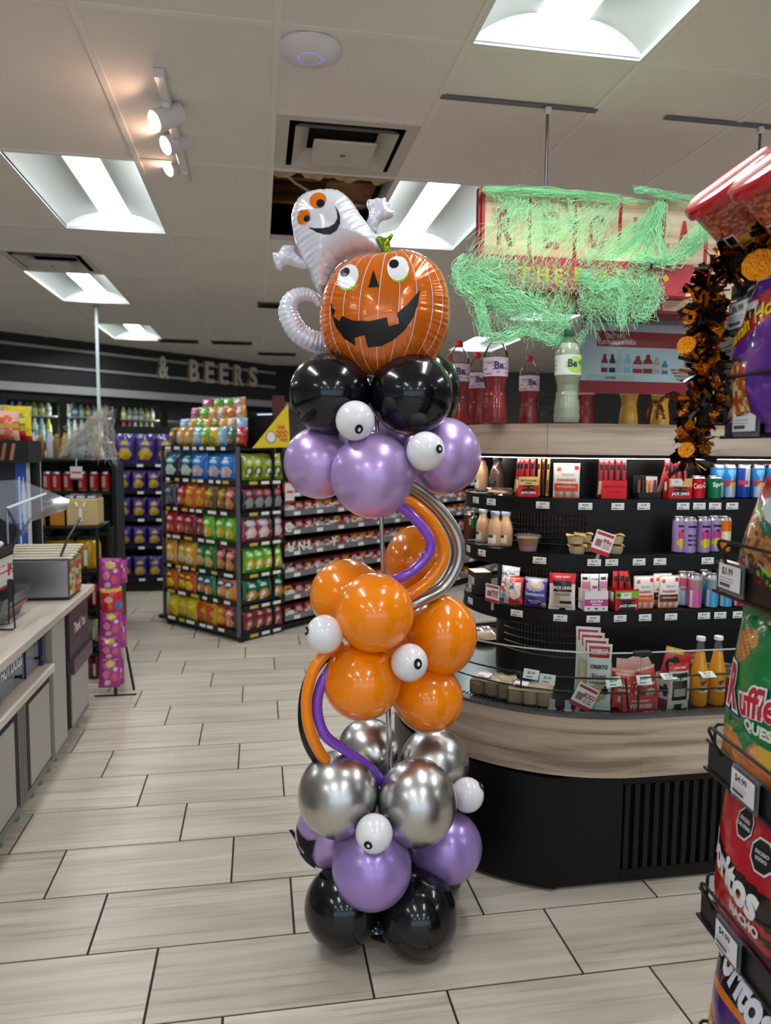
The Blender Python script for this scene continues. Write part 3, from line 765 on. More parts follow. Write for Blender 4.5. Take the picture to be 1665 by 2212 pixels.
def bag_text(parent, w, h, t, seed, items, name='lettering', **kw):
    """items: text, u, v, cap height (m), width (m) or None, colour, bold, rot"""
    fn = bag_fn(w, h, t, seed, **kw)
    for k_, (s_, u, v, hh, ww, c, bd, rt) in enumerate(items):
        m = MB(); put_text(m, s_, hh, lambda x, z: fn(min(1, max(0, u+x/w)), min(1, max(0, v+z/h)), .0022+.0006*k_), ww, bd, c, rt); m.obj(name, P_PAPER, parent, smooth=False)
def carton(w, h, d, front, side='#bbbbbb', top='#dddddd', nu=10, nv=10, open_top=False, right=None):
    """box standing on z=0 with its printed front at y=-d/2"""
    m = MB(); fr = design(front) if isinstance(front, list) else front; rt = design(right) if isinstance(right, list) else (right or side)
    m.grid(lambda u, v: ((u-.5)*w, -d/2, v*h), nu, nv, fr)
    m.grid(lambda u, v: (w/2, (u-.5)*d, v*h), max(2, nu//2), nv, rt)
    m.grid(lambda u, v: (-w/2, (.5-u)*d, v*h), max(2, nu//2), nv, rt)
    m.grid(lambda u, v: ((.5-u)*w, d/2, v*h), 1, 1, side)
    z = h*.35 if open_top else h
    m.add([(-w/2, -d/2, z), (w/2, -d/2, z), (w/2, d/2, z), (-w/2, d/2, z)], [(0, 1, 2, 3)], top)
    m.add([(-w/2, -d/2, 0), (w/2, -d/2, 0), (w/2, d/2, 0), (-w/2, d/2, 0)], [(3, 2, 1, 0)], side)
    return m
CANS = {}
def can(key, r, h, des, loc, label, group=None, rz=0., cat='can', top='#c9cacc'):
    if key not in CANS:
        d = design(des); nz = 14
        prof = [(r*.86, 0), (r, h*.03)]+[(r, h*(.03+.87*k/nz)) for k in range(1, nz+1)]
        b = MB(); b.lathe(prof, 28, col=lambda u, z: d((u+.5) % 1, z/h), cap=True)
        l = MB(); l.lathe([(r, h*.90), (r*.84, h*.965), (r*.86, h), (r*.80, h), (r*.78, h*.985), (.0005, h*.985)], 24, col=top, cap=False)
        CANS[key] = (b.mesh('can_body', P_CAN), l.mesh('can_lid', M_STEEL))
    t = thing('drink_can', label, cat, loc, rz, group)
    link('body', CANS[key][0], t); link('lid', CANS[key][1], t); return t

# ------------------------------------------------------------------ the refrigerated display case
CX, CY = 1.26, 2.90; XR = 2.3
case = thing('display_case', 'round-ended black refrigerated display case with wood bands', 'display case', (CX, CY, 0))
def contour(R, xr=XR-CX, n=36, full=True):
    """open outline of the island, right front round the end to the right back (local)"""
    P_ = [(xr, -R)]
    P_ += [(-R*math.sin(PI*k/n), -R*math.cos(PI*k/n)) for k in range(n+1)]
    P_ += [(xr, R)]
    return P_
def band(R, z0, z1, th, a0=0., a1=1., straight=True, n=36):
    """upright strip following the outline (between arc fractions a0..a1)"""
    if straight == 'only': o_ = [(XR-CX, -R), (.0007, -R)]; i_ = [(XR-CX, -R+th), (.0007, -R+th)]
    else:
        ks = [a0+(a1-a0)*k/n for k in range(n+1)]
        o_ = [(-R*math.sin(PI*k), -R*math.cos(PI*k)) for k in ks]; i_ = [(-(R-th)*math.sin(PI*k), -(R-th)*math.cos(PI*k)) for k in ks]
        if straight:
            if a0 <= 0: o_ = [(XR-CX, -R)]+o_; i_ = [(XR-CX, -R+th)]+i_
            if a1 >= 1: o_ += [(XR-CX, R)]; i_ += [(XR-CX, R-th)]
    m = MB(); N_ = len(o_)
    vs = [(x, y, z0) for x, y in o_]+[(x, y, z1) for x, y in o_]+[(x, y, z0) for x, y in i_]+[(x, y, z1) for x, y in i_]
    fs = []
    for k in range(N_-1): fs += [(k+1, k, N_+k, N_+k+1), (2*N_+k, 2*N_+k+1, 3*N_+k+1, 3*N_+k), (N_+k, 3*N_+k, 3*N_+k+1, N_+k+1), (k, k+1, 2*N_+k+1, 2*N_+k)]
    fs += [(0, 2*N_, 3*N_, N_), (N_-1, 2*N_-1, 4*N_-1, 3*N_-1)]
    return m.add(vs, fs)
def plate(R, z0, z1, R2=None):
    P_ = contour(R); N_ = len(P_); m = MB()
    return m.add([(x, y, z0) for x, y in P_]+[(x, y, z1) for x, y in P_], [tuple(range(N_)), tuple(range(2*N_-1, N_-1, -1))]+[(k, N_+k, N_+(k+1) % N_, (k+1) % N_) for k in range(N_)])
M_CASEB = mat('case_black', '#060607', .4, spec=.3); M_SHELF = mat('shelf_black', '#0a0a0b', .4, spec=.35)
# base: curved end panel, flat front with slats, dark inside
base_flat = 2.263-CY
a_c = math.asin(.27/.70)/PI
band(.70, .012, .40, .02, a_c, 1., True).obj('end_panel', M_CASEB, case, ang=.5)
m = MB(); m.box(-.27, -.03, base_flat, base_flat+.02, .012, .40, bev=.002); m.obj('front_panel', M_CASEB, case, smooth=False)
m = MB(); m.box(-.03, XR-CX, base_flat+.035, base_flat+.05, .012, .40); m.obj('inner_panel', M_BLACKM, case, smooth=False)
m = MB(); m.box(-.03, XR-CX, base_flat, base_flat+.02, .012, .055); m.obj('kick_rail', M_CASEB, case, smooth=False)
m = MB(); m.box(-.03, XR-CX, base_flat, base_flat+.02, .36, .40); m.obj('top_rail', M_CASEB, case, smooth=False)
sm = MB(); sm.box(-.010, .010, 0, .018, .05, .365, bev=.002); slat_me = sm.mesh('slat', mat('slat_black', '#121213', .42, spec=.3), False)
for k in range(25): link('slat', slat_me, case, (-.012+.0365*k, base_flat, 0))
m = MB(); m.box(-.1, XR-CX, base_flat+.06, .6, .012, .40); m.obj('plinth', M_BLACKM, case, smooth=False)
# wood bands
band(.69, .409, .612, .02, 0, 1, False).obj('wood_band', M_WOODB, case)
band(.69, .409, .612, .02, straight='only').obj('wood_band', M_WOODB, case, smooth=False)
band(.692, .612, .622, .03).obj('metal_trim', mat('trim_grey', '#5d5d5f', .35, metal=.7), case)
plate(.675, .585, .602).obj('deck', mat('deck_black', '#101012', .22), case)
gr = MB()
for k in range(70):
    a = PI*(.02+.62*k/70); r0, r1 = .60, .655
    gr.tube([(-r0*math.sin(a), -r0*math.cos(a), .606), (-r1*math.sin(a), -r1*math.cos(a), .606)], .0028, 4)
for k in range(60): gr.tube([(.015+.0165*k, -.655, .606), (.012+.0165*k, -.60, .606)], .0028, 4)
o = gr.obj('deck_grille', mat('grille_grey', '#39393b', .4), case); o['kind'] = 'stuff'
plate(.27, .60, 1.48).obj('core', M_CASEB, case, ang=.5)
gr = MB()
for z in (1.06, 1.04, .85, .83):
    pass
for (z0, z1) in ((1.14, 1.255), (.70, .84), (.93, 1.045)):
    for k in range(24):
        a = PI*(.03+.40*k/24); gr.tube([(-.274*math.sin(a), -.274*math.cos(a), z0), (-.274*math.sin(a), -.274*math.cos(a), z1)], .0035, 4)
    for k in range(6):
        zz = z0+(z1-z0)*k/5; gr.tube([(-.275*math.sin(PI*(.03+.40*j/16)), -.275*math.cos(PI*(.03+.40*j/16)), zz) for j in range(17)], .003, 4)
o = gr.obj('core_grille', mat('grille_dim', '#161618', .4), case); o['kind'] = 'stuff'
# shelves
SH = {1: 1.326, 2: 1.121, 3: .912}; RS = .41
shelf_obj = {}
for n_, z in SH.items():
    m = plate(RS-.006, z-.022, z-.006); b = band(RS, z-.057, z, .006); m.add(b.v, b.f)
    b = band(RS+.004, z-.058, z-.051, .008); m.add(b.v, b.f)
    shelf_obj[n_] = m.obj('shelf', M_SHELF, case, ang=.5)
# lamp strips under the shelf fronts
M_STRIP = mat('case_led', '#ffffff', .5, emit='#fff4e6', estr=17)
for z in (SH[2]-.006, SH[3]-.006, SH[1]-.006):
    band(RS-.014, z-.020, z-.016, .012).obj('lamp_strip', M_STRIP, case)
band(.405, 1.472, 1.477, .014).obj('lamp_strip', M_STRIP, case)
# top counter
m = plate(.432, 1.585, 1.597); m.obj('top_plate', M_WOODB, case, ang=.5)
band(.44, 1.486, 1.596, .02, .18, 1., True).obj('top_band', M_WOODB, case, ang=.5)
band(.44, 1.486, 1.596, .02, 0., .179, True).obj('top_band', M_WOODB, case, ang=.5)
plate(.42, 1.478, 1.49).obj('canopy_underside', M_BLACKM, case, ang=.5)
band(.425, 1.474, 1.488, .008).obj('shadow_rail', M_BLACKM, case)
# glass guard and its clip, wire fence
M_GLASSE = mat('glass_edge', '#c9d2d0', .15, metal=.4)
for (a0, a1, st, nm) in ((.0, .75, False, 'l'), (0, 0, 'only', 'r')):
    pane = band(.665, .624, .828, .004, a0, a1, st); po = pane.obj('glass_pane', C_GLASS, case)
    ed = band(.6655, .8275, .8315, .005, a0, a1, st); ed.obj('polished_edge', M_GLASSE, po)
m = MB(); m.box(-.03, .035, -.672, -.652, .818, .836, bev=.003); m.obj('pane_clip', M_BLACK, case, smooth=False)
def wire(R, z, a0, a1): return [(-R*math.sin(PI*(a0+(a1-a0)*k/30)), -R*math.cos(PI*(a0+(a1-a0)*k/30)), z) for k in range(31)]
m = MB(); RW = .60
m.tube([(-.004, -RW, .605)]+wire(RW, .722, .01, .6), .0035, 8); m.obj('wire_fence', M_BLACK, case)
m = MB(); m.tube(wire(RW, .672, .01, .6), .003, 8); m.obj('wire_fence', M_BLACK, case)
for a in (.2, .36): 
    m = MB(); m.tube([(-RW*math.sin(PI*a), -RW*math.cos(PI*a), .605), (-RW*math.sin(PI*a), -RW*math.cos(PI*a), .722)], .003, 6); m.obj('fence_post', M_BLACK, case)
m = MB(); m.tube([(.03, -RW, .605), (.03, -RW, .712), (.034, -RW, .720), (.042, -RW, .722), (.95, -RW, .722)], .0035, 8); m.obj('wire_fence', M_BLACK, case)
m = MB(); m.tube([(.03, -RW, .672), (.95, -RW, .672)], .003, 8); m.obj('wire_fence', M_BLACK, case)

def spot(px, z, R, inset=0.):
    """where the line of sight at photo column px meets the outline R-inset at height z -> point, turn"""
    r = R-inset; y = 1200
    for _ in range(4):
        d = ray(px, y); a, b = d.x, d.y
        t_ = (CY-r)/b; p = Vector((a*t_, b*t_, z)); ang = 0.
        if p.x < CX:
            A = a*a+b*b; B = -2*(a*CX+b*CY); C_ = CX*CX+CY*CY-r*r; D_ = B*B-4*A*C_
            if D_ < 0: D_ = 0
            t_ = (-B-math.sqrt(D_))/(2*A); p = Vector((a*t_, b*t_, z)); n_ = Vector((p.x-CX, p.y-CY)); ang = math.atan2(n_.x, -n_.y)
        y = project(p)[1]
    return p, ang
# price tags on the lips
tag_me = {}
M_TAG = mat('tag_white', '#e9e9e6', .4)
def price_tag(n_, px, txt, tilt=0.):
    p, a = spot(px, SH[n_]-.026, RS+.0025); k = txt
    if k not in tag_me:
        m = MB(); m.cur = lin('#e6e6e2'); m.box(-.025, .025, -.0015, 0, -.0125, .0125, bev=.003)
        put_text(m, txt, .008, lambda x, z: (x, -.0019, z+.0045), None, .02, '#1a1a1a'); m.box(-.020, .002, -.0018, -.0015, -.0085, -.0055, '#3b3b3b'); m.box(.006, .02, -.0018, -.0015, -.008, -.0065, '#8a8a8a')
        tag_me[k] = m.mesh('price_tag', P_PAPER, False)
    o = link('price_tag', tag_me[k], shelf_obj[n_], p-Vector((CX, CY, 0)), a)
for px, tx in ((1028, '$4.29'), (1061, '$4.29'), (1172, '$2.99'), (1264, '$3.29'), (1334, '$4.29'), (1390, '$1.49'), (1475, '$3.29'), (1510, '$1.29'), (1544, '$1.99'), (1581, '$4.99')): price_tag(1, px, tx)
for px, tx in ((1012, '$4.49'), (1041, '$4.49'), (1165, '$3.29'), (1283, '$1.79'), (1321, '$1.79'), (1380, '$2.99'), (1425, '$2.19'), (1528, '$2.49')): price_tag(2, px, tx)
for px, tx in ((1016, '$1.99'), (1116, '$1.99'), (1210, '$5.19'), (1281, '$2.69'), (1339, '$3.29'), (1393, '$2.99'), (1449, '$2.99'), (1520, '$3.49'), (1555, '$3.49'), (1595, '$3.49')): price_tag(3, px, tx)

# ------------------------------------------------------------------ goods in the case
def place(o, px, z, R, inset, extra=0.):
    p, a = spot(px, z+.0005, R, inset); o.location = p; o.rotation_euler[2] = a+extra; return o
# coffee bottles
def coffee_bottle(scale, body, label, lid, group):
    t = thing('coffee_bottle', label, 'bottle', (0, 0, 0), 0, group); s = scale
    d = design([('b', '#c8a37d' if body == 0 else '#5a4436'), ('r', 0, 1, 0, .06, '#3d6fb5'), ('r', .12, .42, .1, .42, '#e8e2d6' if body == 0 else '#3c2320'), ('e', .27, .33, .07, .07, '#1d5a43')])
    m = MB(); prof = [(.024, 0), (.029, .006), (.030, .04), (.030, .075), (.026, .095), (.018, .115), (.0165, .125), (.0165, .135)]
    prof = [(r*s, z*s) for r, z in prof]; pr = []
    for j in range(len(prof)-1):
        for k in range(3): f = k/3; pr.append((prof[j][0]*(1-f)+prof[j+1][0]*f, prof[j][1]*(1-f)+prof[j+1][1]*f))
    pr.append(prof[-1])
    m.lathe(pr, 32, col=lambda u, z: d((u+.5) % 1, z/(.135*s))); m.obj('glass_body', P_GLOSS, t)
    m = MB(); m.lathe([(.0185*s, .133*s), (.0195*s, .136*s), (.0195*s, .147*s), (.018*s, .149*s)], 24); m.obj('lid', lid, t); return t
M_LIDB = mat('lid_blue', '#8fa3b8', .35); M_LIDD = mat('lid_dark', '#1f1f22', .35)
place(coffee_bottle(.97, 0, 'tan bottled coffee standing left end of top shelf', M_LIDD, 'bottled coffees'), 1040, SH[1], RS, .06)
place(coffee_bottle(.97, 1, 'dark bottled coffee beside the tan one on top shelf', M_LIDD, 'bottled coffees'), 1073, SH[1], RS, .09)
place(coffee_bottle(.93, 0, 'small bottled coffee with cream label, left one of three', M_LIDB, 'bottled coffees'), 1042, SH[2], RS, .045)
place(coffee_bottle(.93, 0, 'small bottled coffee in front, middle one of three', M_LIDB, 'bottled coffees'), 1068, SH[2], RS, .035)
place(coffee_bottle(.93, 0, 'small bottled coffee at the rear, right one of three', M_LIDB, 'bottled coffees'), 1091, SH[2], RS, .07)
can('jar_green', .022, .10, [('b', '#41271a'), ('r', 0, 1, .45, .9, '#0f6b4a')], spot(1018, SH[2], RS, .03)[0]+Vector((0, 0, .0005)), 'dark brown coffee jar with green neck at shelf end', top='#c9a64a')
can('jar_brown', .022, .115, [('b', '#5b3217'), ('r', .2, .5, .5, .8, '#d9a036')], spot(1012, SH[2], RS, .11)[0]+Vector((0, 0, .0005)), 'brown jar with cream lid behind the green-necked jar', top='#d9cfae')
# snack tray on the top shelf
t = thing('snack_tray', 'clear tray of cookies on the top shelf beside the coffee', 'snack tray'); place(t, 1078, SH[1], RS, .035)
m = MB(); m.box(-.05, .05, -.03, .03, 0, .028, bev=.006); m.obj('tray', C_PLAST, t)
for k in range(4):
    m = MB(); m.lathe([(.001, 0), (.018, .002), (.02, .006), (.014, .012), (.001, .014)], 16, (-.034+.022*k, 0, .004), '#c98d55'); m.obj('cookie', P_PLAS, t)
# boxes of meat sticks
def stick(px, z, R, inset, w, h, cols, label, lean=0., group='meat sticks in red boxes'):
    d = [('b', cols[0]), ('r', .2, .8, .1, .42, cols[1]), ('r', .1, .9, .72, .86, '#1a1112'), ('w', .2, .8, .76, .82, 9, '#e8e2da')]
    o = link('meat_stick', bag_mesh(('stick', cols, w, h), w, h, .012, d, 6, 14, material=P_GLOSS, wr=.4)); tag(o, label, 'meat stick', group)
    place(o, px, z+.004, R, inset); o.rotation_euler[1] = lean; return o
def stick_box(px, z, R, inset, rz, w, d_, h, front, side, label, texts):
    o = carton(w, h, d_, front, side, '#2a0c0c', 14, 12, True, [('b', side), ('r', .15, .75, .3, .85, '#d9d2cf'), ('r', .2, .7, .36, .4, '#7a7070'), ('r', .2, .7, .5, .54, '#7a7070'), ('r', .2, .7, .66, .7, '#7a7070')]).obj('snack_box', P_PAPER, smooth=False)
    tag(o, label, 'box', 'red snack boxes'); place(o, px, z, R, inset, rz)
    if texts:
        for (s_, x, zz, hh, ww, c) in texts: m = MB(); put_text(m, s_, hh, lambda X, Z: (x+X, -d_/2-.0012, zz+Z), ww, .03, c); m.obj('lettering', P_PAPER, o, smooth=False)
    return o
JL = [('b', '#c8161d'), ('r', 0, 1, .62, 1, '#d2b06a'), ('r', .18, .82, .5, .6, '#1c1413'), ('e', .5, .22, .36, .24, '#1c1413'), ('r', .12, .88, 0, .2, '#c8161d')]
stick_box(1138, SH[1], RS, .05, .62, .075, .06, .075, JL, '#8c1218', 'open red box of beef sticks with a tan top panel', [('BEEF STICK & CHEESE', 0, .061, .006, .06, '#3b2415'), ('ORIGINAL', 0, .051, .004, .025, '#3b2415'), ('JACK LINKS', 0, .015, .011, .055, '#ffffff')])
stick_box(1325, SH[1], RS, .05, -.42, .088, .05, .066, [('b', '#cf1420'), ('r', .1, .9, .62, .78, '#a20f18'), ('r', .2, .8, .3, .42, '#a20f18'), ('r', 0, 1, 0, .04, '#d6b03a')], '#8c1218', 'plain red open box of meat sticks, middle of the top shelf', None)
stick_box(1459, SH[1], RS, .045, 0, .092, .06, .075, JL, '#8c1218', 'red and tan stick box carrying its own price tag', [('BEEF', -.03, .062, .008, .022, '#3b2415'), ('JACK LINKS', 0, .017, .014, .07, '#ffffff')])
for k, (px, cols, lean) in enumerate(((1113, ('#7c1720', '#c08a3a'), .12), (1124, ('#7c1720', '#5a2a1a'), .04), (1138, ('#8a1820', '#d08a2a'), -.03), (1149, ('#8a1820', '#c97f2a'), .0), (1163, ('#c99b4c', '#8a5a26'), 0.), (1172, ('#5c2019', '#3a1210'), 0.), (1181, ('#c99b4c', '#8a5a26'), .03))):
    stick(px, SH[1], RS, .055, .02 if k < 4 else .011, .139, cols, f'{ORD[k]} meat stick from the left in the tan-topped red box', lean)
for k, (px, lean) in enumerate(((1294, .03), (1306, .0), (1318, .0), (1332, 0.), (1347, -.04))):
    stick(px, SH[1], RS, .052, .021, .139, ('#7a1a22', '#b8b27c'), f'{ORD[k]} clear-wrapped stick from the left in the plain red box', lean)
for k, (px, lean) in enumerate(((1420, .28), (1437, .0), (1452, 0.), (1464, 0.), (1476, 0.))):
    stick(px, SH[1], RS, .05, .02, .139, ('#8c1b24', '#c48b34') if k % 2 else ('#a02a2e', '#7a3a22'), f'{ORD[k]} meat stick from the left above the tagged red box', lean)
m = MB(); m.cur = lin('#e4e4e4'); m.box(-.022, .022, -.0012, 0, -.012, .012); put_text(m, '$3.29', .006, lambda x, z: (x, -.0016, z+.003), None, .02, '#222222')
o = m.obj('price_tag', P_PAPER, smooth=False); tag(o, 'white price tag stuck on the red stick box', 'price tag'); place(o, 1461, SH[1]+.06, RS, .0135)
# small wire rack of sticks
t = thing('stick_holder', 'small black holder of wrapped sticks on the top shelf', 'holder'); place(t, 1396, SH[1], RS, .05)
m = MB(); m.box(-.045, .045, -.025, .025, 0, .022); m.obj('tray', M_BLACKM, t, smooth=False)
m = MB(); m.box(-.045, .045, .02, .024, 0, .085); m.obj('back_card', M_BLACKM, t, smooth=False)
m = MB(); m.box(.005, .05, .016, .019, .01, .08); m.obj('side_card', mat('card_grey', '#b4b4b8', .6), t, smooth=False)
for k in range(5):
    m = MB(); m.tube([(-.036+.016*k, -.01, .01), (-.03+.016*k, .004, .066)], .005, 8, col=('#6b3a2a', '#2c1b18', '#b07a4a', '#c96a5a', '#3a2420')[k]); m.obj('wrapped_stick', P_GLOSS, t)
# cured-meat packs
def panino(px, n_, w, h, bandc, label, inset=.03, txt2='MOZZARELLA', lean=.0):
    d = [('b', '#c9c4bf'), ('r', .06, .94, .42, .95, '#e9e6e2'), ('r', .04, .96, .2, .44, bandc), ('e', .22, .82, .09, .06, '#d9532a'), ('r', .78, .95, .8, .93, '#c92a30'), ('r', .1, .26, 0, .2, '#d08a72'), ('r', .38, .52, 0, .2, '#c97e66'), ('r', .66, .82, 0, .2, '#d08a72'), ('r', 0, 1, 0, .04, '#d9582a')]
    o = link('meat_pack', bag_mesh(('panino', bandc, w, h), w, h, .016, d, 24, 26, material=P_GLOSS, waist=.02, wr=.5)); tag(o, label, 'meat pack', 'cured meat packs')
    place(o, px, SH[n_], RS, inset); o.rotation_euler[0] = lean
    bag_text(o, w, h, .016, 0, [('PANINO', .5, .52, h*.075, w*.7, '#c0242c', .03, 0), (txt2, .5, .33, h*.05, w*.7, '#f1d9cf', .02, 0), ('Fiorucci', .56, .68, h*.07, w*.45, '#2b2b2b', 0, .05)], waist=.02, wr=.5)
    return o
panino(1222, 1, .095, .128, '#dd4a26', 'clear salami and cheese pack standing on the top shelf')
panino(1388, 3, .082, .125, '#e2622c', 'white cured meat pack with orange band on third shelf')
panino(1428, 3, .075, .125, '#5d2420', 'cured meat pack half hidden behind the brown-banded one', .07, 'PEPPERONI')
panino(1442, 3, .082, .125, '#5d2420', 'cured meat pack with dark brown band on third shelf', .03, 'PEPPERONI')
# cans on the top shelf
zt = SH[1]+.0005
def put(px, n_, inset): return spot(px, SH[n_], RS, inset)[0]+Vector((0, 0, .0005))
c1 = can('cola', .0275, .084, [('b', '#c4101c'), ('r', 0, 1, 0, .05, '#d9d9d9')], put(1505, 1, .035), 'small red cola can on the top shelf')
c2 = can('lime', .0275, .084, [('b', '#0b7a4b'), ('r', 0, 1, 0, .05, '#d9d9d9')], put(1540, 1, .035), 'small green lemon-lime can on the top shelf')
def wrap_text(parent, r, items):
    m = MB()
    for (s_, a0, z, hh, ww, c, bd, rt) in items:
        put_text(m, s_, hh, lambda x, zz: ((r+.0008)*math.sin(a0+x/r), -(r+.0008)*math.cos(a0+x/r), z+zz), ww, bd, c, rt)
    return m.obj('lettering', P_PAPER, parent, smooth=False)
wrap_text(c1, .0275, [('Coca-Cola', .1, .05, .02, .062, '#f2efec', .01, .1)]); wrap_text(c2, .0275, [('Sprite', .3, .052, .022, .055, '#eef4ee', .03, .08)])
RB = [('b', '#2f7fc4'), ('r', .10, .38, 0, .34, '#aab4c6'), ('r', .5, .8, 0, .34, '#aab4c6'), ('r', 0, 1, .40, .52, '#2f62b0'), ('w', .05, .95, .42, .5, 17, '#c8404a'), ('e', .27, .4, .1, .05, '#d8b23a'), ('t', .25, .14, .5, .85, '#6fb3e0')]
RB2 = [('b', '#b9bec9'), ('r', .0, .22, 0, 1, '#27489c'), ('r', .5, .72, 0, 1, '#27489c'), ('r', 0, 1, 0, .33, '#1d3a98'), ('w', .05, .95, .42, .5, 17, '#c83a44')]
for k, (px, ins, dk) in enumerate(((1546, .075, 0), (1571, .065, 0), (1601, .055, 1), (1632, .055, 0), (1664, .055, 0), (1616, .11, 0), (1652, .11, 1))):
    can(('rb', dk), .0265, .128, RB2 if dk else RB, put(px, 1, ins), f'{ORD[k]} tall {"silver and blue" if dk else "sky blue"} energy can right of the lemon-lime can', 'energy cans on the top shelf')
# second shelf
t = thing('parfait_cup', 'clear cup of yogurt parfait with granola on second shelf', 'cup'); place(t, 1140, SH[2], RS, .045)
m = MB(); m.lathe([(.031, 0), (.034, .02), (.039, .045), (.042, .05)], 28, col=lambda u, z: lin('#cbb0be') if z < .022 else lin('#b98a5a'), cap=True); m.obj('filling', P_PLAS, t)
m = MB(); m.lathe([(.032, 0), (.044, .052), (.050, .054), (.050, .058), (.04, .064), (.01, .066)], 28, cap=False); m.obj('clear_cup', C_PLAST, t)
def fruit_cup(px, ins, z, label, lift=0):
    t = thing('fruit_cup', label, 'cup', (0, 0, 0), 0, 'fruit cups'); place(t, px, z, RS, ins)
    m = MB(); m.lathe([(.026, 0), (.030, .012), (.032, .03)], 24, col='#bfae8c'); m.obj('cup', P_GLOSS, t)
    m = MB(); m.grid(lambda u, v: ((.036*math.cos(2*PI*u))*v, .036*math.sin(2*PI*u)*v, .031+.004*v*math.sin(u*19)), 28, 2, '#d8b25a'); m.obj('foil_lid', P_FOIL, t)
fruit_cup(1246, .045, SH[2], 'lower fruit cup left of the 99 cent sign, in front')
fruit_cup(1243, .047, SH[2]+.037, 'upper fruit cup left of the 99 cent sign, in front')
fruit_cup(1260, .11, SH[2]+.036, 'upper fruit cup of the stack behind the front left pair'); fruit_cup(1260, .11, SH[2], 'lower fruit cup of the stack behind the front left pair')
fruit_cup(1327, .05, SH[2], 'lower fruit cup half hidden right of the 99 cent sign'); fruit_cup(1328, .052, SH[2]+.037, 'upper fruit cup with lifted lid right of the sign')
def promo_card(px, n_, zc, w, h, roty, rows, label, inset=.0, parent=None, R=RS, z=None):
    """small red-white clip-on offer card"""
    d = design([('b', '#efe9ea'), ('r', .06, .94, .80, .94, '#c42c38'), ('r', 0, 1, 0, .2, '#bb2e3a'), ('r', .1, .42, .3, .62, '#9a6a62')])
    m = MB(); m.grid(lambda u, v: ((u-.5)*w, 0, (v-.5)*h), 16, 16, d); m.grid(lambda u, v: ((.5-u)*w, .002, (v-.5)*h), 1, 1, '#dddddd')
    for (s_, x, zz, hh, ww, c) in rows: put_text(m, s_, hh, lambda X, Z: (x*w+X, -.0012, zz*h+Z), ww, .03, c)
    o = m.obj('offer_card', P_PAPER, smooth=False); tag(o, label, 'price card', 'red and white offer cards')
    p, a = spot(px, zc, R, inset); o.location = p; o.rotation_euler = (0, roty, a)
    q = MB(); q.box(-.006, .006, .0025, .006, -h/2-.03, -h/2+.012); q.obj('clip', clear_mat('clip_clear', '#eef0f2', .2, .1, .35), o, smooth=False)
    return o
promo_card(1302, 2, SH[2]+.045, .075, .085, .33, [('99c', .2, .1, .018, .036, '#c0242c'), ('WITH ANY', .2, -.08, .005, .03, '#a2343c'), ('PURCHASE', .2, -.17, .005, .03, '#a2343c')], 'tilted 99 cent offer card leaning between fruit cups', -.003)
BL = [('b', '#a58bc4'), ('r', .15, .45, .72, .78, '#2d2233'), ('e', .25, .48, .12, .16, '#cc3d82'), ('e', .25, .28, .13, .12, '#d8c62a'), ('e', .25, .62, .05, .03, '#1d1a20')]
BL2 = [('b', '#a58bc4'), ('r', .15, .4, .72, .77, '#2d2233')]+[('e', .2+.12*i, .5-.13*j, .05, .05, '#2e3a34') for i in range(2) for j in range(3)]
for k, (px, ins, key) in enumerate(((1465, .05, 'a'), (1486, .028, 'b'), (1516, .03, 'a'), (1540, .055, 'a'))):
    can(('bloom', key), .0255, .135, BL if key == 'a' else BL2, put(px, 2, ins), f'{ORD[k]} lilac soda can from the left on second shelf', 'lilac soda cans', top='#d98ca6')
can('orange_can', .0255, .135, [('b', '#e07a12'), ('r', .1, .4, .3, .6, '#f4e2c0')], put(1561, 2, .05), 'orange soda can at the right of the lilac cans')
# third shelf
o = carton(.10, .09, .07, [('b', '#141216'), ('r', .05, .55, .02, .75, '#cfccc8')]+[('r', .1, .5, .1+.09*k, .13+.09*k, '#6a6866') for k in range(7)]+[('r', .62, .97, .42, .75, '#cfccc8')], '#141216', '#d8d0bd', 20, 24).obj('snack_carton', P_PAPER, smooth=False)
tag(o, 'black carton with white nutrition panel at the third shelf end', 'box'); place(o, 1035, SH[3], RS, .05, .0)
promo_card(1063, 3, SH[3]+.035, .072, .07, .03, [('FREE', .2, .1, .014, .034, '#c0242c'), ('WITH ANY', .2, -.06, .005, .03, '#a2343c'), ('PURCHASE', .2, -.15, .005, .03, '#a2343c')], 'upright FREE offer card clipped to the third shelf', -.012)
def pouch(px, n_, w, h, t_, d, label, inset, texts=None, lean=0., rz=0., seed=0, cat='snack pouch', group='pouches in the display case', z=None, R=RS, roty=0., material=None):
    o = link('snack_pouch', bag_mesh(('pouch', label), w, h, t_, d, 22, 24, seed, material or P_FOIL)); tag(o, label, cat, group)
    place(o, px, SH[n_] if z is None else z, R, inset, rz); o.rotation_euler[0] = lean; o.rotation_euler[1] = roty
    if texts: bag_text(o, w, h, t_, seed, texts)
    return o
pouch(1108, 3, .075, .105, .03, [('b', '#cf3a3c'), ('r', 0, .25, 0, 1, '#c8c2c0'), ('e', .6, .4, .3, .22, '#e8e0d6'), ('e', .45, .66, .28, .12, '#4a78b0'), ('n', .2, .9, .2, .8, 9, .6, '#e9c9b8')], 'red clear-sided candy pouch beside the FREE card', .03, None, -.15, .2, 2)
pouch(1098, 3, .09, .13, .03, [('b', '#b8c3cf'), ('r', 0, 1, .55, .8, '#5c86b8'), ('r', 0, 1, .2, .5, '#cf4a44'), ('n', 0, 1, 0, 1, 10, .7, '#e6e0d8')], 'crinkled blue and silver pouch behind the candy pouch', .09, None, -.1, .1, 3)
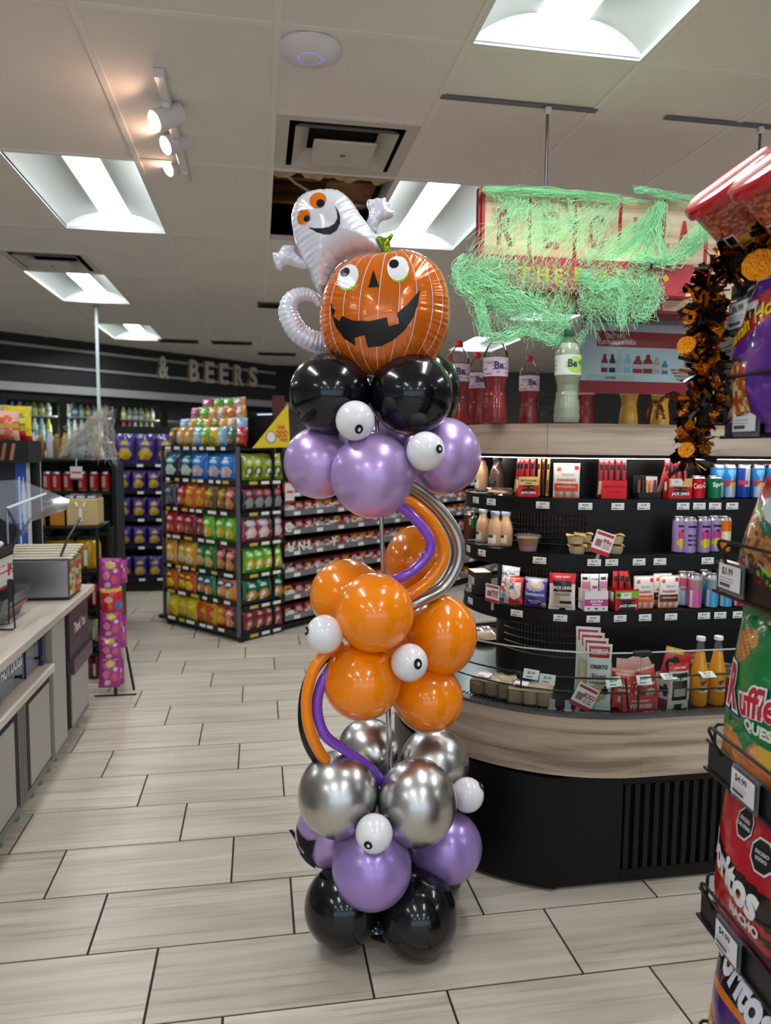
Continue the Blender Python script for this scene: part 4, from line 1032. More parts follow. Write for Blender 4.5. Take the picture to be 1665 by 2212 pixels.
pouch(1155, 3, .088, .11, .04, [('b', '#5d3a97'), ('r', 0, 1, .86, 1, '#8c8aa6'), ('e', .5, .72, .42, .2, '#b9b2d2'), ('e', .55, .74, .25, .12, '#d8c6a4'), ('e', .5, .18, .36, .16, '#432a80'), ('e', .88, .1, .1, .08, '#c9b23a')], 'purple sandwich pouch with round white lettering', .035, [('Uncrustables', .5, .44, .014, .08, '#8fd0ea', .05, 0), ('PEANUT BUTTER', .52, .2, .006, .05, '#e9e4f2', .02, 0), ('& GRAPE', .5, .13, .006, .03, '#e9e4f2', .02, 0)], -.1, 0, 1)
JB = [('b', '#e9e4e2'), ('r', 0, 1, .72, 1, '#d8262a'), ('r', .1, .9, .05, .66, '#d8cdbd'), ('r', .12, .88, .5, .80, '#1d1718'), ('r', .18, .82, .18, .5, '#b7a58c'), ('r', .4, .8, .2, .36, '#c9bca6'), ('r', .4, .85, .17, .25, '#15120f'), ('r', .4, .65, 0, .06, '#15120f')]
pouch(1213, 3, .098, .137, .026, JB, 'red and white jerky pouch standing on third shelf', .025, [('JACK LINKS', .5, .6, .015, .075, '#e9e4de', .04, 0), ('100% BEEF', .5, .9, .007, .055, '#f2d6d2', .02, 0), ('BEEF JERKY', .52, .42, .006, .055, '#2b2118', .02, 0)])
t_ = stick_box(1280, SH[3], RS, .045, .0, .088, .07, .075, [('b', '#e6dfe0'), ('r', 0, 1, .28, .62, '#b8418f'), ('e', .2, .1, .05, .06, '#5a2a50'), ('e', .5, .1, .05, .06, '#5a2a50'), ('e', .8, .1, .05, .06, '#5a2a50')], '#d8c9cc', 'white and magenta roll snack box on third shelf', [('ROLTINI', 0, .036, .009, .045, '#ffffff'), ('SINGLES', 0, .025, .006, .035, '#ffffff')])
for k, px in enumerate((1262, 1281, 1301)):
    pouch(px, 3, .034, .132, .02, [('b', '#d6d2da'), ('r', .2, .8, .1, .45, '#9a5a44'), ('e', .5, .52, .3, .1, '#e9dca6'), ('r', .1, .9, .6, .8, '#c97aa8'), ('w', .1, .9, .84, .9, 7, '#2a2a2c')] if k != 1 else [('b', '#d9d9de'), ('r', .2, .8, .58, .68, '#b8418f'), ('e', .3, .45, .1, .04, '#2a2a30'), ('e', .3, .35, .1, .04, '#2a2a30'), ('e', .3, .25, .1, .04, '#2a2a30')], f'{("left","middle","right")[k]} wrapped roll pack in the magenta box', .05, [('Volpi', .5, .86, .009, .026, '#2a2a2c', .02, 0)] if k == 1 else None, material=P_GLOSS)
stick_box(1345, SH[3], RS, .04, .0, .092, .06, .078, [('b', '#c8161d'), ('r', 0, 1, .56, .95, '#7fb52a'), ('r', .16, .84, .42, .54, '#1c1413'), ('e', .5, .16, .38, .26, '#1c1413')], '#8c1218', 'red snack box with a lime green label on third shelf', [('BEEF', -.03, .058, .01, .024, '#27350c'), ('JACK LINKS', .004, .016, .013, .07, '#ffffff')])
for k, (px, lean) in enumerate(((1325, .02), (1340, 0), (1366, -.25))):
    stick(px, SH[3], RS, .045, .022, .14, ('#b01c22', '#a9b23a'), f'{("left","middle","slanting right")[k]} stick in the lime-labelled red box', lean)
m = MB(); m.cur = lin('#e4e4e4'); m.box(-.021, .021, -.0012, 0, -.011, .011); put_text(m, '$3.29', .006, lambda x, z: (x, -.0016, z+.003), None, .02, '#222222')
o = m.obj('price_tag', P_PAPER, smooth=False); tag(o, 'white price tag on the lime green label', 'price tag'); place(o, 1352, SH[3]+.055, RS, .0095)
def ecan(key, c, c2): return [('b', c), ('r', 0, 1, .86, .93, '#c8c8cc'), ('r', .08, .42, .62, .86, c2), ('w', .1, .42, .44, .54, 20, c2), ('r', .05, .12, .05, .5, '#e6dfe2')]
for k, (px, ins, key, c, c2, lb) in enumerate(((1473, .08, 'pale', '#9fb2d6', '#c0566a', 'pale blue energy can half hidden behind the brown-banded pack'), (1490, .07, 'pinkb', '#b0508a', '#8a3a70', 'magenta can just behind the pink can'), (1499, .03, 'pink', '#cf5fa6', '#a88a86', 'pink slim energy can at the front of third shelf'), (1535, .03, 'aqua', '#45a9d6', '#8a9aa0', 'left of the two sky blue slim cans'), (1565, .03, 'aqua', '#45a9d6', '#8a9aa0', 'right of the two sky blue slim cans'),
    (1595, .03, 'crim', '#b82458', '#9a9498', 'leftmost crimson slim can'), (1612, .06, 'crim', '#b82458', '#9a9498', 'second crimson slim can, set back'), (1640, .035, 'crim', '#b82458', '#9a9498', 'third crimson slim can'), (1664, .035, 'crim', '#b82458', '#9a9498', 'crimson slim can at the picture edge'), (1520, .10, 'aqua', '#45a9d6', '#8a9aa0', 'blue can in the rear row behind the pink can'), (1556, .10, 'aqua', '#45a9d6', '#8a9aa0', 'blue can in the rear row behind the sky blue pair'), (1590, .10, 'crim', '#b82458', '#9a9498', 'crimson can in the rear row'))):
    can(('slim', key), .0245, .128, ecan(key, c, c2), put(px, 3, ins), lb, 'slim energy cans on third shelf')
# deck level
ZD = .603
t = thing('donut_plate', 'white plate with a wrapped glazed donut on the deck', 'plate', tuple(at(1045, 1378, Z=.61)))
m = MB(); m.lathe([(.05, 0), (.06, .004), (.085, .012), (.086, .014), (.06, .008), (.001, .006)], 32, cap=False); m.obj('plate', mat('plate_white', '#d8d8d4', .25), t)
m = MB()
m.tube([(.035*math.cos(a), .035*math.sin(a), .026) for a in [2*PI*k/24 for k in range(24)]], .021, 12, closed=True, col='#d3a566'); m.obj('donut', P_GLOSS, t)
m = MB(); m.grid(lambda u, v: (.07*math.cos(2*PI*u)*math.sin(v*PI/2), .07*math.sin(2*PI*u)*math.sin(v*PI/2), .012+.045*math.cos(v*PI/2)+.004*math.sin(u*40)*v), 30, 8); m.obj('wrap', C_BAG, t)
m = MB(); m.cur = lin('#a9c12a'); p = at(1100, 1392, Z=.612)
o = carton(.10, .075, .05, [('b', '#a4bd28'), ('e', .25, .3, .09, .13, '#5a2f1c'), ('e', .5, .65, .1, .12, '#5a2f1c'), ('e', .15, .8, .09, .12, '#5a2f1c'), ('r', .72, .9, .1, .9, '#33401a'), ('e', .5, .2, .08, .1, '#5a2f1c')], '#8da222', '#b8cf3a', 20, 16).obj('snack_carton', P_PAPER, smooth=False); tag(o, 'lime green snack carton behind the donut plate', 'box'); o.location = (p.x, p.y, .603); o.rotation_euler[2] = .35
def sandwich(px, R, inset, label, rz):
    t = thing('sandwich_pack', label, 'sandwich', (0, 0, 0), 0, 'packed sandwiches'); place(t, px, ZD, R, inset, rz)
    m = MB(); W, D_, H = .075, .05, .056
    for k in range(3):
        m.cur = lin(('#c99c68', '#d6ac78', '#c08f5c')[k]); m.box(-W+.05*k+.003, -W+.05*(k+1)-.003, -D_, D_, .004, H, bev=.008)
    m.obj('bread', mat('bread', vcol=True, rough=.8, vary=.25, vscale=60), t)
    m = MB(); m.box(-W, W, -D_, D_, H, H+.006, '#d0a878', bev=.003); m.obj('filling', P_PLAS, t)
    m = MB(); m.grid(lambda u, v: ((u-.5)*.15+.003*math.sin(v*20), (v-.5)*.1+.003*math.sin(u*23), H+.009+.012*math.sin(PI*u)*math.sin(PI*v)*0+.003*math.sin(u*17+v*11)), 20, 12); m.box(-.078, .078, -.053, .053, .001, H+.007, bev=.008); m.obj('film', clear_mat('film_clear', '#fbfaf6', .18, .12, .10), t)
    m = MB(); m.cur = lin('#eadfe2'); m.box(-.06, -.01, -.036, .02, H+.0125, H+.0132); m.box(-.055, -.03, -.03, -.018, H+.0133, H+.0136, '#c23a5a'); m.obj('sticker', P_PAPER, t, smooth=False)
sandwich(1066, .66, .12, 'wrapped sandwich on the deck nearest the balloons', .25); sandwich(1146, .66, .10, 'wrapped sandwich on the deck beside the price tags', .1)
# chicken bites in an open carton
o = carton(.105, .165, .075, [('b', '#c8b295'), ('r', 0, 1, 0, .22, '#8a1c2a'), ('r', .2, .8, .08, .13, '#e9dcd0')], '#b7a081', '#9a8a70', 14, 16, True, [('b', '#c2ab8c'), ('r', 0, 1, 0, .2, '#8a1c2a'), ('w', .4, .6, .3, .9, 6, '#5a4a3a')]).obj('display_carton', P_PAPER, smooth=False)
tag(o, 'tan display carton holding white chicken bite pouches', 'box'); place(o, 1283, ZD, .66, .13, -.22)
for k in range(4):
    d = [('b', '#dcdad8'), ('r', .08, .92, .80, .97, '#a3202c'), ('e', .5, .28, .35, .14, '#c9a878'), ('e', .78, .3, .13, .06, '#26262a')]
    q = pouch(1266+8*k, 3, .086, .235-.01*k*0, .018, d, f'{ORD[k]} white chicken bite pouch in the tan carton, counted from the back', .175-.03*k, [('BARBECUE', .5, .90, .010, .058, '#f0dcd8', .03, 0), ('DIPPING SAUCE', .5, .855, .006, .05, '#f0dcd8', .02, 0), ('OBERTO', .5, .66, .014, .062, '#23262b', .04, 0), ('Bites', .5, .52, .02, .05, '#a3202c', .01, .1), ('CHICKEN BREAST', .5, .42, .008, .066, '#23262b', .03, 0)] if k == 3 else [('BARBECUE', .5, .90, .010, .058, '#f0dcd8', .03, 0)], 0, -.2, k, z=ZD+.012*(3-k), R=.66, material=P_GLOSS)
# strawberry pouches in a pink carton
o = carton(.13, .055, .08, [('b', '#c9393c'), ('r', .05, .95, .1, .5, '#b02e34')], '#c9393c', '#7a2022', 12, 8, True).obj('display_carton', P_PAPER, smooth=False)
tag(o, 'low red carton of strawberry pouches on the deck', 'box'); place(o, 1370, ZD, .66, .10)
m = MB(); put_text(m, 'YOGGIES', .014, lambda x, z: (x, -.0415, .018+z), .085, .04, '#f0c8c4'); m.obj('lettering', P_PAPER, o, smooth=False); m = MB(); put_text(m, 'STRAWBERRY', .007, lambda x, z: (x, -.0415, .036+z), .07, .03, '#f0c8c4'); m.obj('lettering', P_PAPER, o, smooth=False)
m = MB(); P_ = [(-.07, 0), (.07, 0), (.07, .13), (.05, .165), (.03, .16), (.0, .17), (-.03, .16), (-.07, .165)]; m.prism(P_, .003, None, '#e3b3ac'); o = m.obj('header_card', P_PAPER, smooth=False); tag(o, 'pink header card behind the strawberry pouches', 'card'); place(o, 1368, ZD, .66, .145)
RD = [('b', '#d6443e'), ('r', 0, 1, .9, 1, '#e2a49a'), ('e', .5, .5, .4, .2, '#cf3a36'), ('w', .15, .85, .62, .68, 9, '#f1c9c2'), ('e', .5, .25, .3, .12, '#e6d2c6'), ('w', .2, .8, .48, .56, 7, '#f4d8d2')]
for k, (px, ins, ln, dz) in enumerate(((1330, .12, .08, .0), (1352, .10, .05, .0), (1372, .105, -.05, .0), (1405, .09, -.22, .015), (1340, .085, .1, -.005))):
    pouch(px, 3, .07, .125, .02, RD, f'{ORD[k]} red strawberry pouch in the pink-backed carton', ins, [('STRAWBERRY', .5, .5, .009, .05, '#f6e2de', .03, 0)] if k in (3, 4) else None, 0, 0, k, z=ZD+.012+dz, R=.66, roty=ln)
# jerky carton
o = carton(.075, .11, .085, [('b', '#d9d2d0'), ('r', 0, 1, 0, .16, '#8c2c50'), ('r', .1, .9, .3, .62, '#26201f')], '#e0d6d4', '#c9c0be', 10, 10, True, [('b', '#ded4d2'), ('r', 0, 1, 0, .15, '#8c2c50'), ('e', .5, .5, .3, .2, '#2a2022')]).obj('display_carton', P_PAPER, smooth=False)
tag(o, 'white display carton of jerky beside the orange sodas', 'box'); place(o, 1450, ZD, .66, .115, .35)
JB2 = [('b', '#d2c9c6'), ('r', 0, 1, .84, 1, '#d32a30'), ('r', .12, .9, .2, .8, '#221c1d'), ('r', .22, .82, .3, .46, '#a89a86'), ('r', .3, .7, .0, .14, '#2a2426')]
pouch(1462, 3, .085, .165, .024, JB2, 'black fronted jerky pouch with red top on the deck', .06, [('JACK LINKS', .5, .66, .013, .066, '#e9e4de', .04, 0), ('100% BEEF', .5, .91, .007, .05, '#f2d6d2', .02, 0)], 0, .1, 2, z=ZD, R=.66)
pouch(1440, 3, .075, .12, .024, [('b', '#cf262c'), ('r', 0, 1, .82, 1, '#c9a22a'), ('e', .5, .5, .4, .25, '#1d1718'), ('r', .1, .9, .0, .2, '#86a02c')], 'red and yellow jerky pouch leaning in the white carton', .12, [('JACK', .5, .52, .012, .04, '#e9e4de', .04, 0)], 0, 0, 4, z=ZD+.085, R=.66, roty=.25)
pouch(1468, 3, .07, .11, .02, [('b', '#c9242a'), ('r', .1, .9, .3, .6, '#2a1a1a')], 'plain red pouch tucked behind the jerky carton', .14, None, 0, 0, 5, z=ZD+.07, R=.66, roty=.1)
# orange glass-bottle sodas
def glass_soda(px, ins, label):
    t = thing('glass_soda_bottle', label, 'bottle', (0, 0, 0), 0, 'orange glass bottle sodas'); place(t, px, ZD, .66, ins)
    prof = [(.026, 0), (.0295, .005), (.030, .10), (.0285, .125), (.020, .165), (.0145, .195)]
    m = MB(); m.lathe(prof, 28); m.obj('soda', mat('orange_soda', '#f0960a', .18, coat=.5), t)
    m = MB(); m.lathe([(.0148, .194), (.0135, .215), (.0135, .232), (.015, .233), (.015, .238), (.0125, .239)], 24); m.obj('glass_neck', clear_mat('bottle_clear', '#f6f3ea', .25, .04, .08), t)
    m = MB(); m.lathe([(.0158, .233), (.0162, .236), (.0150, .246), (.0005, .247)], 24); m.obj('crown_cap', M_WHITE, t)
    m = MB(); r = .0306
    def lab(x, z, o_=0.): return ((r+o_)*math.sin(x/r), -(r+o_)*math.cos(x/r), z)
    for (hw, hh, c, o_) in ((.024, .0125, '#c8402a', .0004), (.0225, .011, '#efe7dc', .0008)):
        P2 = [(hw*math.cos(a)*(1 if abs(math.cos(a)) > .5 else 1), .063+hh*math.sin(a)) for a in [2*PI*k/28 for k in range(28)]]; m.add([lab(x, z, o_) for x, z in P2], [tuple(range(28))], c)
    for (x0, z0, a, b, c) in ((.0, .083, .012, .009, '#e2703a'), (-.006, .085, .007, .008, '#23402a'), (.005, .090, .006, .005, '#23402a')):
        m.add([lab(x0+a*math.cos(q), z0+b*math.sin(q), .0006) for q in [2*PI*k/16 for k in range(16)]], [tuple(range(16))], c)
    put_text(m, 'JARRITOS', .008, lambda x, z: lab(x, .063+z, .0014), .037, .05, '#23402a')
    m.obj('label', P_PAPER, t, smooth=False)
glass_soda(1507, .095, 'left orange glass soda bottle on the deck'); glass_soda(1545, .095, 'right orange glass soda bottle on the deck')
CP = [('b', '#a4442c'), ('r', 0, 1, .86, .92, '#c9b8b0'), ('r', .12, .4, .3, .6, '#c86a4a')]
for k, (px, ins) in enumerate(((1448, .21), (1474, .20), (1491, .165), (1500, .22))):
    can('copper', .028, .135, CP, spot(px, ZD+.02, .66, ins)[0], f'{ORD[k]} copper red can from the left behind the jerky', 'copper cans on the deck')
CS = [('b', '#b53a30'), ('r', 0, 1, .8, .93, '#c4c6c9'), ('r', .1, .5, .3, .6, '#d9a83a')]
for k, (px, ins) in enumerate(((1524, .17), (1563, .16), (1581, .10), (1592, .16), (1606, .10))):
    can('redgold', .029, .12, CS, spot(px, ZD, .66, ins)[0]+Vector((0, 0, .0005)), f'{ORD[k]} silver-topped can from the left among the glass bottles', 'silver-topped cans on the deck')
# deck price tags and cards
def deck_tag(px, z, txt, label, rot=0., lean=-.5, ins=.055):
    m = MB(); m.cur = lin('#e6e4e0'); m.box(-.027, .027, -.001, 0, -.017, .017); put_text(m, txt, .010, lambda x, zz: (x, -.0014, zz+.004), None, .02, '#222222'); m.box(-.016, .006, -.0013, -.001, -.011, -.008, '#444444')
    o = m.obj('price_tag', P_PAPER, smooth=False); tag(o, label, 'price tag', 'tags on the wire fence'); p, a = spot(px, z, .66, ins); o.location = p; o.rotation_euler = (lean, rot, a); return o
deck_tag(1147, .722, '$3.29', 'left of the two overlapping tags on the wire fence', .05); deck_tag(1182, .712, '$2.29', 'right of the two overlapping tags on the wire fence', .05, -.3, .052)
deck_tag(1325, .712, '$2.69', 'tilted fence tag in front of the tan carton', -.1); deck_tag(1391, .715, '$2.89', 'fence tag in front of the strawberry pouches'); deck_tag(1444, .724, '$5.19', 'flat-lying fence tag before the jerky carton', 0, -1.2); deck_tag(1528, .724, '$2.29', 'flat-lying fence tag before the orange sodas', 0, -1.2)
promo_card(1262, 3, .66, .075, .085, .45, [('BOGO', .2, .1, .018, .04, '#c0242c'), ('BUY ONE', .2, -.08, .005, .03, '#a2343c'), ('GET ONE', .2, -.17, .005, .03, '#a2343c')], 'tilted BOGO offer card in front of the tan carton', .045, R=.66)
for k, px in enumerate((1192, 1226)):
    m = MB(); m.box(-.01, .01, -.001, .001, 0, .03); m.box(-.015, .015, -.006, .006, -.008, 0, bev=.003); o = m.obj('card_clip', clear_mat('clip_clear'), smooth=False); tag(o, ('left', 'right')[k]+' empty clear card clip on the deck grille', 'clip'); place(o, px, ZD+.012, .66, .045)
# ------------------------------------------------------------------ hanging sign over the case
sg = thing('hanging_sign', 'hanging wood-panelled sign with red lettering under green cobweb', 'sign', (.83, 2.78, 2.0)); SO = Vector((.83, 2.78, 2.0))
M_RED = mat('sign_red', '#b3202c', .4); M_YEL = mat('sign_yellow', '#e6c21c', .4)
pw = .1855; xs0 = .015
for k in range(6):
    m = MB(); m.box(xs0+pw*k+.006, xs0+pw*(k+1)-.006, 0, .012, .06, .492, bev=.002); m.obj('wood_panel', M_WOODS, sg, smooth=False)
    m = MB(); m.box(xs0+pw*k-.006, xs0+pw*k+.006, -.002, .02, .06, .492); m.obj('red_divider', M_RED, sg, smooth=False)
m = MB(); m.box(0, xs0+pw*6, .012, .045, .04, .492); m.obj('back_board', M_RED, sg, smooth=False)
for k, ch in enumerate('RECHAR'):
    m = MB(); vs, fs, w_ = text_geo(ch, .015); cxl = xs0+pw*(k+.47); hh = .135; ww = .062/w_
    V1 = [(cxl+x*ww, -.006, .345+y*hh) for x, y in vs]; m.add(V1, fs); n_ = len(V1)
    edges = {}
    for f in fs:
        for a, b in zip(f, f[1:]+f[:1]): edges[(a, b)] = 1
    side = [(a, b) for (a, b) in edges if (b, a) not in edges]
    m.add(V1+[(x, .0, z) for x, y, z in V1], [(b, a, a+n_, b+n_) for a, b in side])
    m.obj('letter', M_RED, sg, smooth=False)
m = MB(); m.box(-.045, .80, -.155, -.012, .085, .205, bev=.003); bx_ = m.obj('red_box', mat('box_red', '#c4414a', .45), sg, smooth=False)
sub = [('T', 1132, 592), ('H', 1172, 594), ('E', 1206, 596), ('D', 1253, 594), ('A', 1300, 598), ('I', 1334, 600), ('L', 1358, 602), ('Y', 1386, 603)]
for ch, px, py in sub:
    c = at(px, py, Y=2.78-.155)-SO; m = MB(); put_text(m, ch, .052, lambda x, z: (c.x+x, -.1575, c.z+z), None, .04); m.obj('small_letter', M_YEL, bx_, smooth=False)
for px, py in ((1090, 586), (1437, 602)):
    c = at(px, py, Y=2.78-.155)-SO; m = MB(); m.add([(c.x+.012*math.cos(2*PI*k/20), -.1575, c.z+.012*math.sin(2*PI*k/20)) for k in range(20)], [tuple(range(20))]); m.obj('dot', M_YEL, bx_, smooth=False)
m = MB(); m.box(-.03, .80, -.10, -.02, .04, .083, bev=.002); m.obj('lower_wood_strip', M_WOODS, sg, smooth=False)
for x in (.36, .70):
    m = MB(); m.box(x-.008, x+.008, -.104, -.018, .036, .084); m.obj('red_divider', M_RED, sg, smooth=False)
m = MB(); m.box(-.03, .80, -.105, -.015, .03, .04); m.obj('lower_rail', mat('rail_dark', '#7a1a22', .5), sg, smooth=False)
m = MB(); m.box(.02, .80, -.11, -.09, .207, .212); m.obj('wash_lamp', mat('sign_led', '#ffffff', .5, emit='#fff2dc', estr=6), sg, smooth=False)
m = MB(); m.box(0, 0.0001, 0, .0001, 0, .0001)
rod = at(1187, 300, Y=2.78)-SO
for px in (1187, 1651):
    x = at(px, 240, Y=2.78).x-SO.x
    m = MB(); m.tube([(x, .02, .49), (x, .02, CEIL-2.0-.03)], .0055, 10); m.obj('hanger_rod', mat('rod_grey', '#6d6d72', .35, metal=.7), sg)
    m = MB(); m.box(x-.012, x+.012, .008, .032, CEIL-2.035, CEIL-2.008, bev=.003); m.obj('rod_clip', M_WHITE, sg, smooth=False)
    m = MB(); m.box(x-.42, x+.2, .005, .035, CEIL-2.008, CEIL-2.0-.004, bev=.001); m.obj('ceiling_rail', mat('rail_shadow_grey', '#77747e', .5), sg, smooth=False)  # rail whose colour takes in the blue-grey of thin shadow bars

# ------------------------------------------------------------------ green cobweb draped over the sign
rw = random.Random(11)
def pline(pts, t_):
    n = len(pts)-1; a = min(n-1, int(t_*n)); f_ = t_*n-a; return [pts[a][i]*(1-f_)+pts[a+1][i]*f_ for i in range(3)]
web = MB()
def strands(A, B, count, jit, wav, r, sag=0., corr=.12, n=14, taper=False):
    count = int(count*.34); r *= .95; wav *= 1.5
    for _ in range(count):
        ta = rw.random(); tb = min(1, max(0, ta+rw.gauss(0, corr)))
        a = pline(A, ta); b = pline(B, tb); dY = rw.uniform(-.012, .012)
        a = [a[0]+rw.gauss(0, jit), a[1]+rw.gauss(0, jit), a[2]]; b = [b[0]+rw.gauss(0, jit*1.6), b[1]+rw.gauss(0, jit*1.6), b[2]]
        ph = [rw.uniform(0, 6.28) for _ in range(4)]; fr_ = rw.uniform(2, 7); L = math.hypot(a[0]-b[0], a[1]-b[1])+1e-3; nx, ny = -(b[1]-a[1])/L, (b[0]-a[0])/L
        e = rw.random(); t1 = 1. if e < .6 else rw.uniform(.45, 1)
        P_ = []
        for k in range(n+1):
            t_ = k/n*t1; o_ = wav*(math.sin(fr_*t_*6.28+ph[0])*.6+math.sin(fr_*2.3*t_*6.28+ph[1])*.4)*math.sin(PI*min(1, t_*1.1+.02))
            x = a[0]+(b[0]-a[0])*t_+nx*o_; y = a[1]+(b[1]-a[1])*t_+ny*o_+sag*math.sin(PI*t_)*L
            P_.append(at(x, y, Y=a[2]+(b[2]-a[2])*t_+dY+.008*math.sin(fr_*t_*5+ph[2])))
        web.tube(P_, r*rw.uniform(.6, 1.3), 3, caps=False)
YT, YB, YM = 2.755, 2.60, 2.58
top = [(1040, 408, YT), (1130, 410, YT), (1240, 416, YT), (1340, 426, YT), (1420, 438, YT)]
strands(top, [(1040, 418, YT-.01), (1180, 424, YT-.01), (1330, 432, YT-.01)], 260, 4, 3, .0007, 0, .1)
strands([(1045, 412, YT), (1150, 416, YT), (1300, 428, YT)], [(1130, 470, YT-.03), (1200, 500, YT-.04), (1300, 480, YT-.04)], 260, 6, 5, .0006)
strands([(1090, 425, YT), (1160, 440, YT), (1250, 440, YT)], [(1010, 550, YB), (1130, 552, YB), (1260, 560, YB)], 420, 8, 6, .00062, .02)
strands([(1200, 470, YT-.03), (1300, 450, YT-.03), (1345, 430, YT)], [(1080, 545, YB), (1200, 555, YB), (1290, 560, YB)], 360, 8, 5, .00062)
strands([(1425, 438, YT-.01), (1432, 448, YT-.01), (1420, 470, YT-.02)], [(1240, 565, YB), (1330, 570, YB), (1432, 575, YB)], 420, 4, 4, .00062, .02)
strands([(1415, 470, YT-.02), (1400, 500, YT-.03)], [(1300, 640, YB-.02), (1380, 660, YB-.02), (1420, 640, YB-.02)], 220, 8, 7, .0006)
strands([(1375, 410, YT), (1400, 408, YT)], [(1440, 430, YT), (1498, 428, YT-.05)], 160, 3, 3, .0008)
strands([(1496, 520, YT-.03), (1530, 455, YT-.2), (1540, 500, YT-.2)], [(1420, 555, YB), (1450, 572, YB), (1480, 560, YB)], 240, 6, 5, .0006)
# wrapped left end and lower drape
strands([(1000, 556, YB), (1060, 552, YB), (1130, 556, YB)], [(985, 600, YM), (1000, 625, YM), (1060, 640, YM)], 300, 6, 7, .0006, .05)
strands([(1010, 550, YB), (1120, 556, YB), (1232, 565, YB)], [(1010, 610, YM), (1140, 650, YM), (1225, 690, YM)], 520, 10, 9, .0006, .03)
strands([(990, 585, YM), (1010, 610, YM), (1040, 640, YM)], [(1040, 690, YM), (1045, 722, YM), (1060, 728, YM)], 160, 5, 7, .0007, -.04)
strands([(1010, 620, YM), (1120, 640, YM), (1225, 660, YM)], [(1045, 725, YM), (1130, 715, YM), (1210, 740, YM)], 480, 9, 9, .0006, .03)
strands([(1000, 620, YM), (1080, 650, YM)], [(1150, 690, YM), (1230, 705, YM)], 220, 6, 8, .0006, .04)
strands([(1225, 690, YM), (1240, 650, YM)], [(1190, 740, YM), (1225, 745, YM)], 90, 5, 5, .0006)
# middle and right drape
strands([(1245, 575, YB), (1330, 575, YB), (1430, 580, YB)], [(1245, 640, YM), (1330, 625, YM), (1420, 650, YM)], 420, 10, 10, .00065, .02)
strands([(1290, 615, YM), (1325, 620, YM)], [(1310, 660, YM), (1345, 700, YM)], 170, 6, 8, .0007)
strands([(1330, 600, YM), (1400, 610, YM)], [(1345, 712, YM), (1380, 690, YM), (1405, 660, YM)], 260, 7, 8, .00065, .04)
strands([(1250, 620, YM), (1290, 640, YM)], [(1255, 690, YM), (1290, 730, YM), (1350, 700, YM)], 200, 8, 8, .0006)
strands([(1235, 735, YM), (1275, 700, YM)], [(1225, 745, YM), (1250, 760, YM)], 60, 5, 4, .0006)
def bundle(pts, count, jit, wav, r, Y):
    for _ in range(count):
        ox, oy = rw.gauss(0, jit), rw.gauss(0, jit); ph = rw.uniform(0, 6.28); f1 = rw.uniform(4, 11)
        P_ = smooth_path([(x+ox*rw.uniform(.6, 1.4), y+oy*rw.uniform(.6, 1.4), 0) for x, y in pts], 9); n_ = len(P_); s0 = 0 if rw.random() < .6 else rw.randrange(n_//3); s1 = n_ if rw.random() < .6 else n_-rw.randrange(n_//3)
        Q_ = [at(p.x+wav*math.sin(k*f1*.13+ph), p.y+wav*math.cos(k*f1*.11+ph*1.7), Y=Y+.01*math.sin(k*.4+ph)) for k, p in enumerate(P_)][s0:s1]
        if len(Q_) > 3: web.tube(Q_, r*rw.uniform(.7, 1.4), 3, caps=False)
bundle([(1045, 410), (1150, 412), (1250, 418), (1330, 427)], 60, 4, 2, .0009, YT-.01)
bundle([(1000, 558), (984, 590), (1000, 620), (1035, 650), (1042, 690), (1048, 725)], 70, 5, 4, .0009, YM)
bundle([(1048, 722), (1090, 730), (1140, 715), (1190, 735), (1230, 742)], 55, 6, 5, .0008, YM)
bundle([(1005, 600), (1060, 615), (1130, 650), (1215, 700)], 60, 9, 6, .0009, YM)
bundle([(1428, 440), (1400, 490), (1350, 540), (1300, 575)], 70, 6, 4, .0009, YT-.06)
bundle([(1428, 440), (1425, 500), (1432, 560), (1400, 620)], 40, 6, 5, .0008, YT-.08)
bundle([(1252, 590), (1290, 620), (1330, 612), (1345, 650), (1340, 700)], 60, 5, 6, .0009, YM)
bundle([(1372, 408), (1400, 412), (1450, 424), (1500, 428)], 60, 4, 3, .001, YT-.02)
bundle([(1535, 470), (1515, 510), (1480, 545), (1440, 565), (1370, 560)], 60, 7, 4, .0009, YB)
bundle([(1410, 600), (1420, 640), (1400, 670), (1380, 690)], 30, 7, 7, .0008, YM)
M_WEB = mat('web_green', '#b6f7c2', .7)
o = web.obj('cobweb', M_WEB, None, smooth=True); tag(o, 'fluorescent green stretchy cobweb pulled over the hanging sign', 'cobweb', kind='stuff')
def spider(px, py, Y, s, label):
    c = at(px, py, Y=Y); t = thing('toy_spider', label, 'spider', c, 0, 'black plastic spiders')
    m = MB(); m.ball((0, 0, 0), (.006*s, .005*s, .008*s), 12, 8); m.ball((0, -.001*s, .011*s), (.004*s, .004*s, .005*s), 12, 8); m.obj('body', M_BLACK, t)
    for sd in (-1, 1):
        for k, (a, b) in enumerate(((.02, .022), (.024, .010), (.024, -.008), (.018, -.022))):
            m = MB(); m.tube([(0, 0, .006*s-.003*s*k), (sd*a*.55*s, -.006*s, b*.4*s+.006*s), (sd*a*s, 0, b*s)], .0011*s, 5); m.obj('leg', M_BLACK, t)
spider(1240, 489, 2.70, 1., 'largest black toy spider in the middle of the cobweb'); spider(1407, 577, 2.57, .9, 'black toy spider at the right edge of the cobweb'); spider(1103, 521, 2.64, .7, 'small black toy spider at the left of the cobweb')

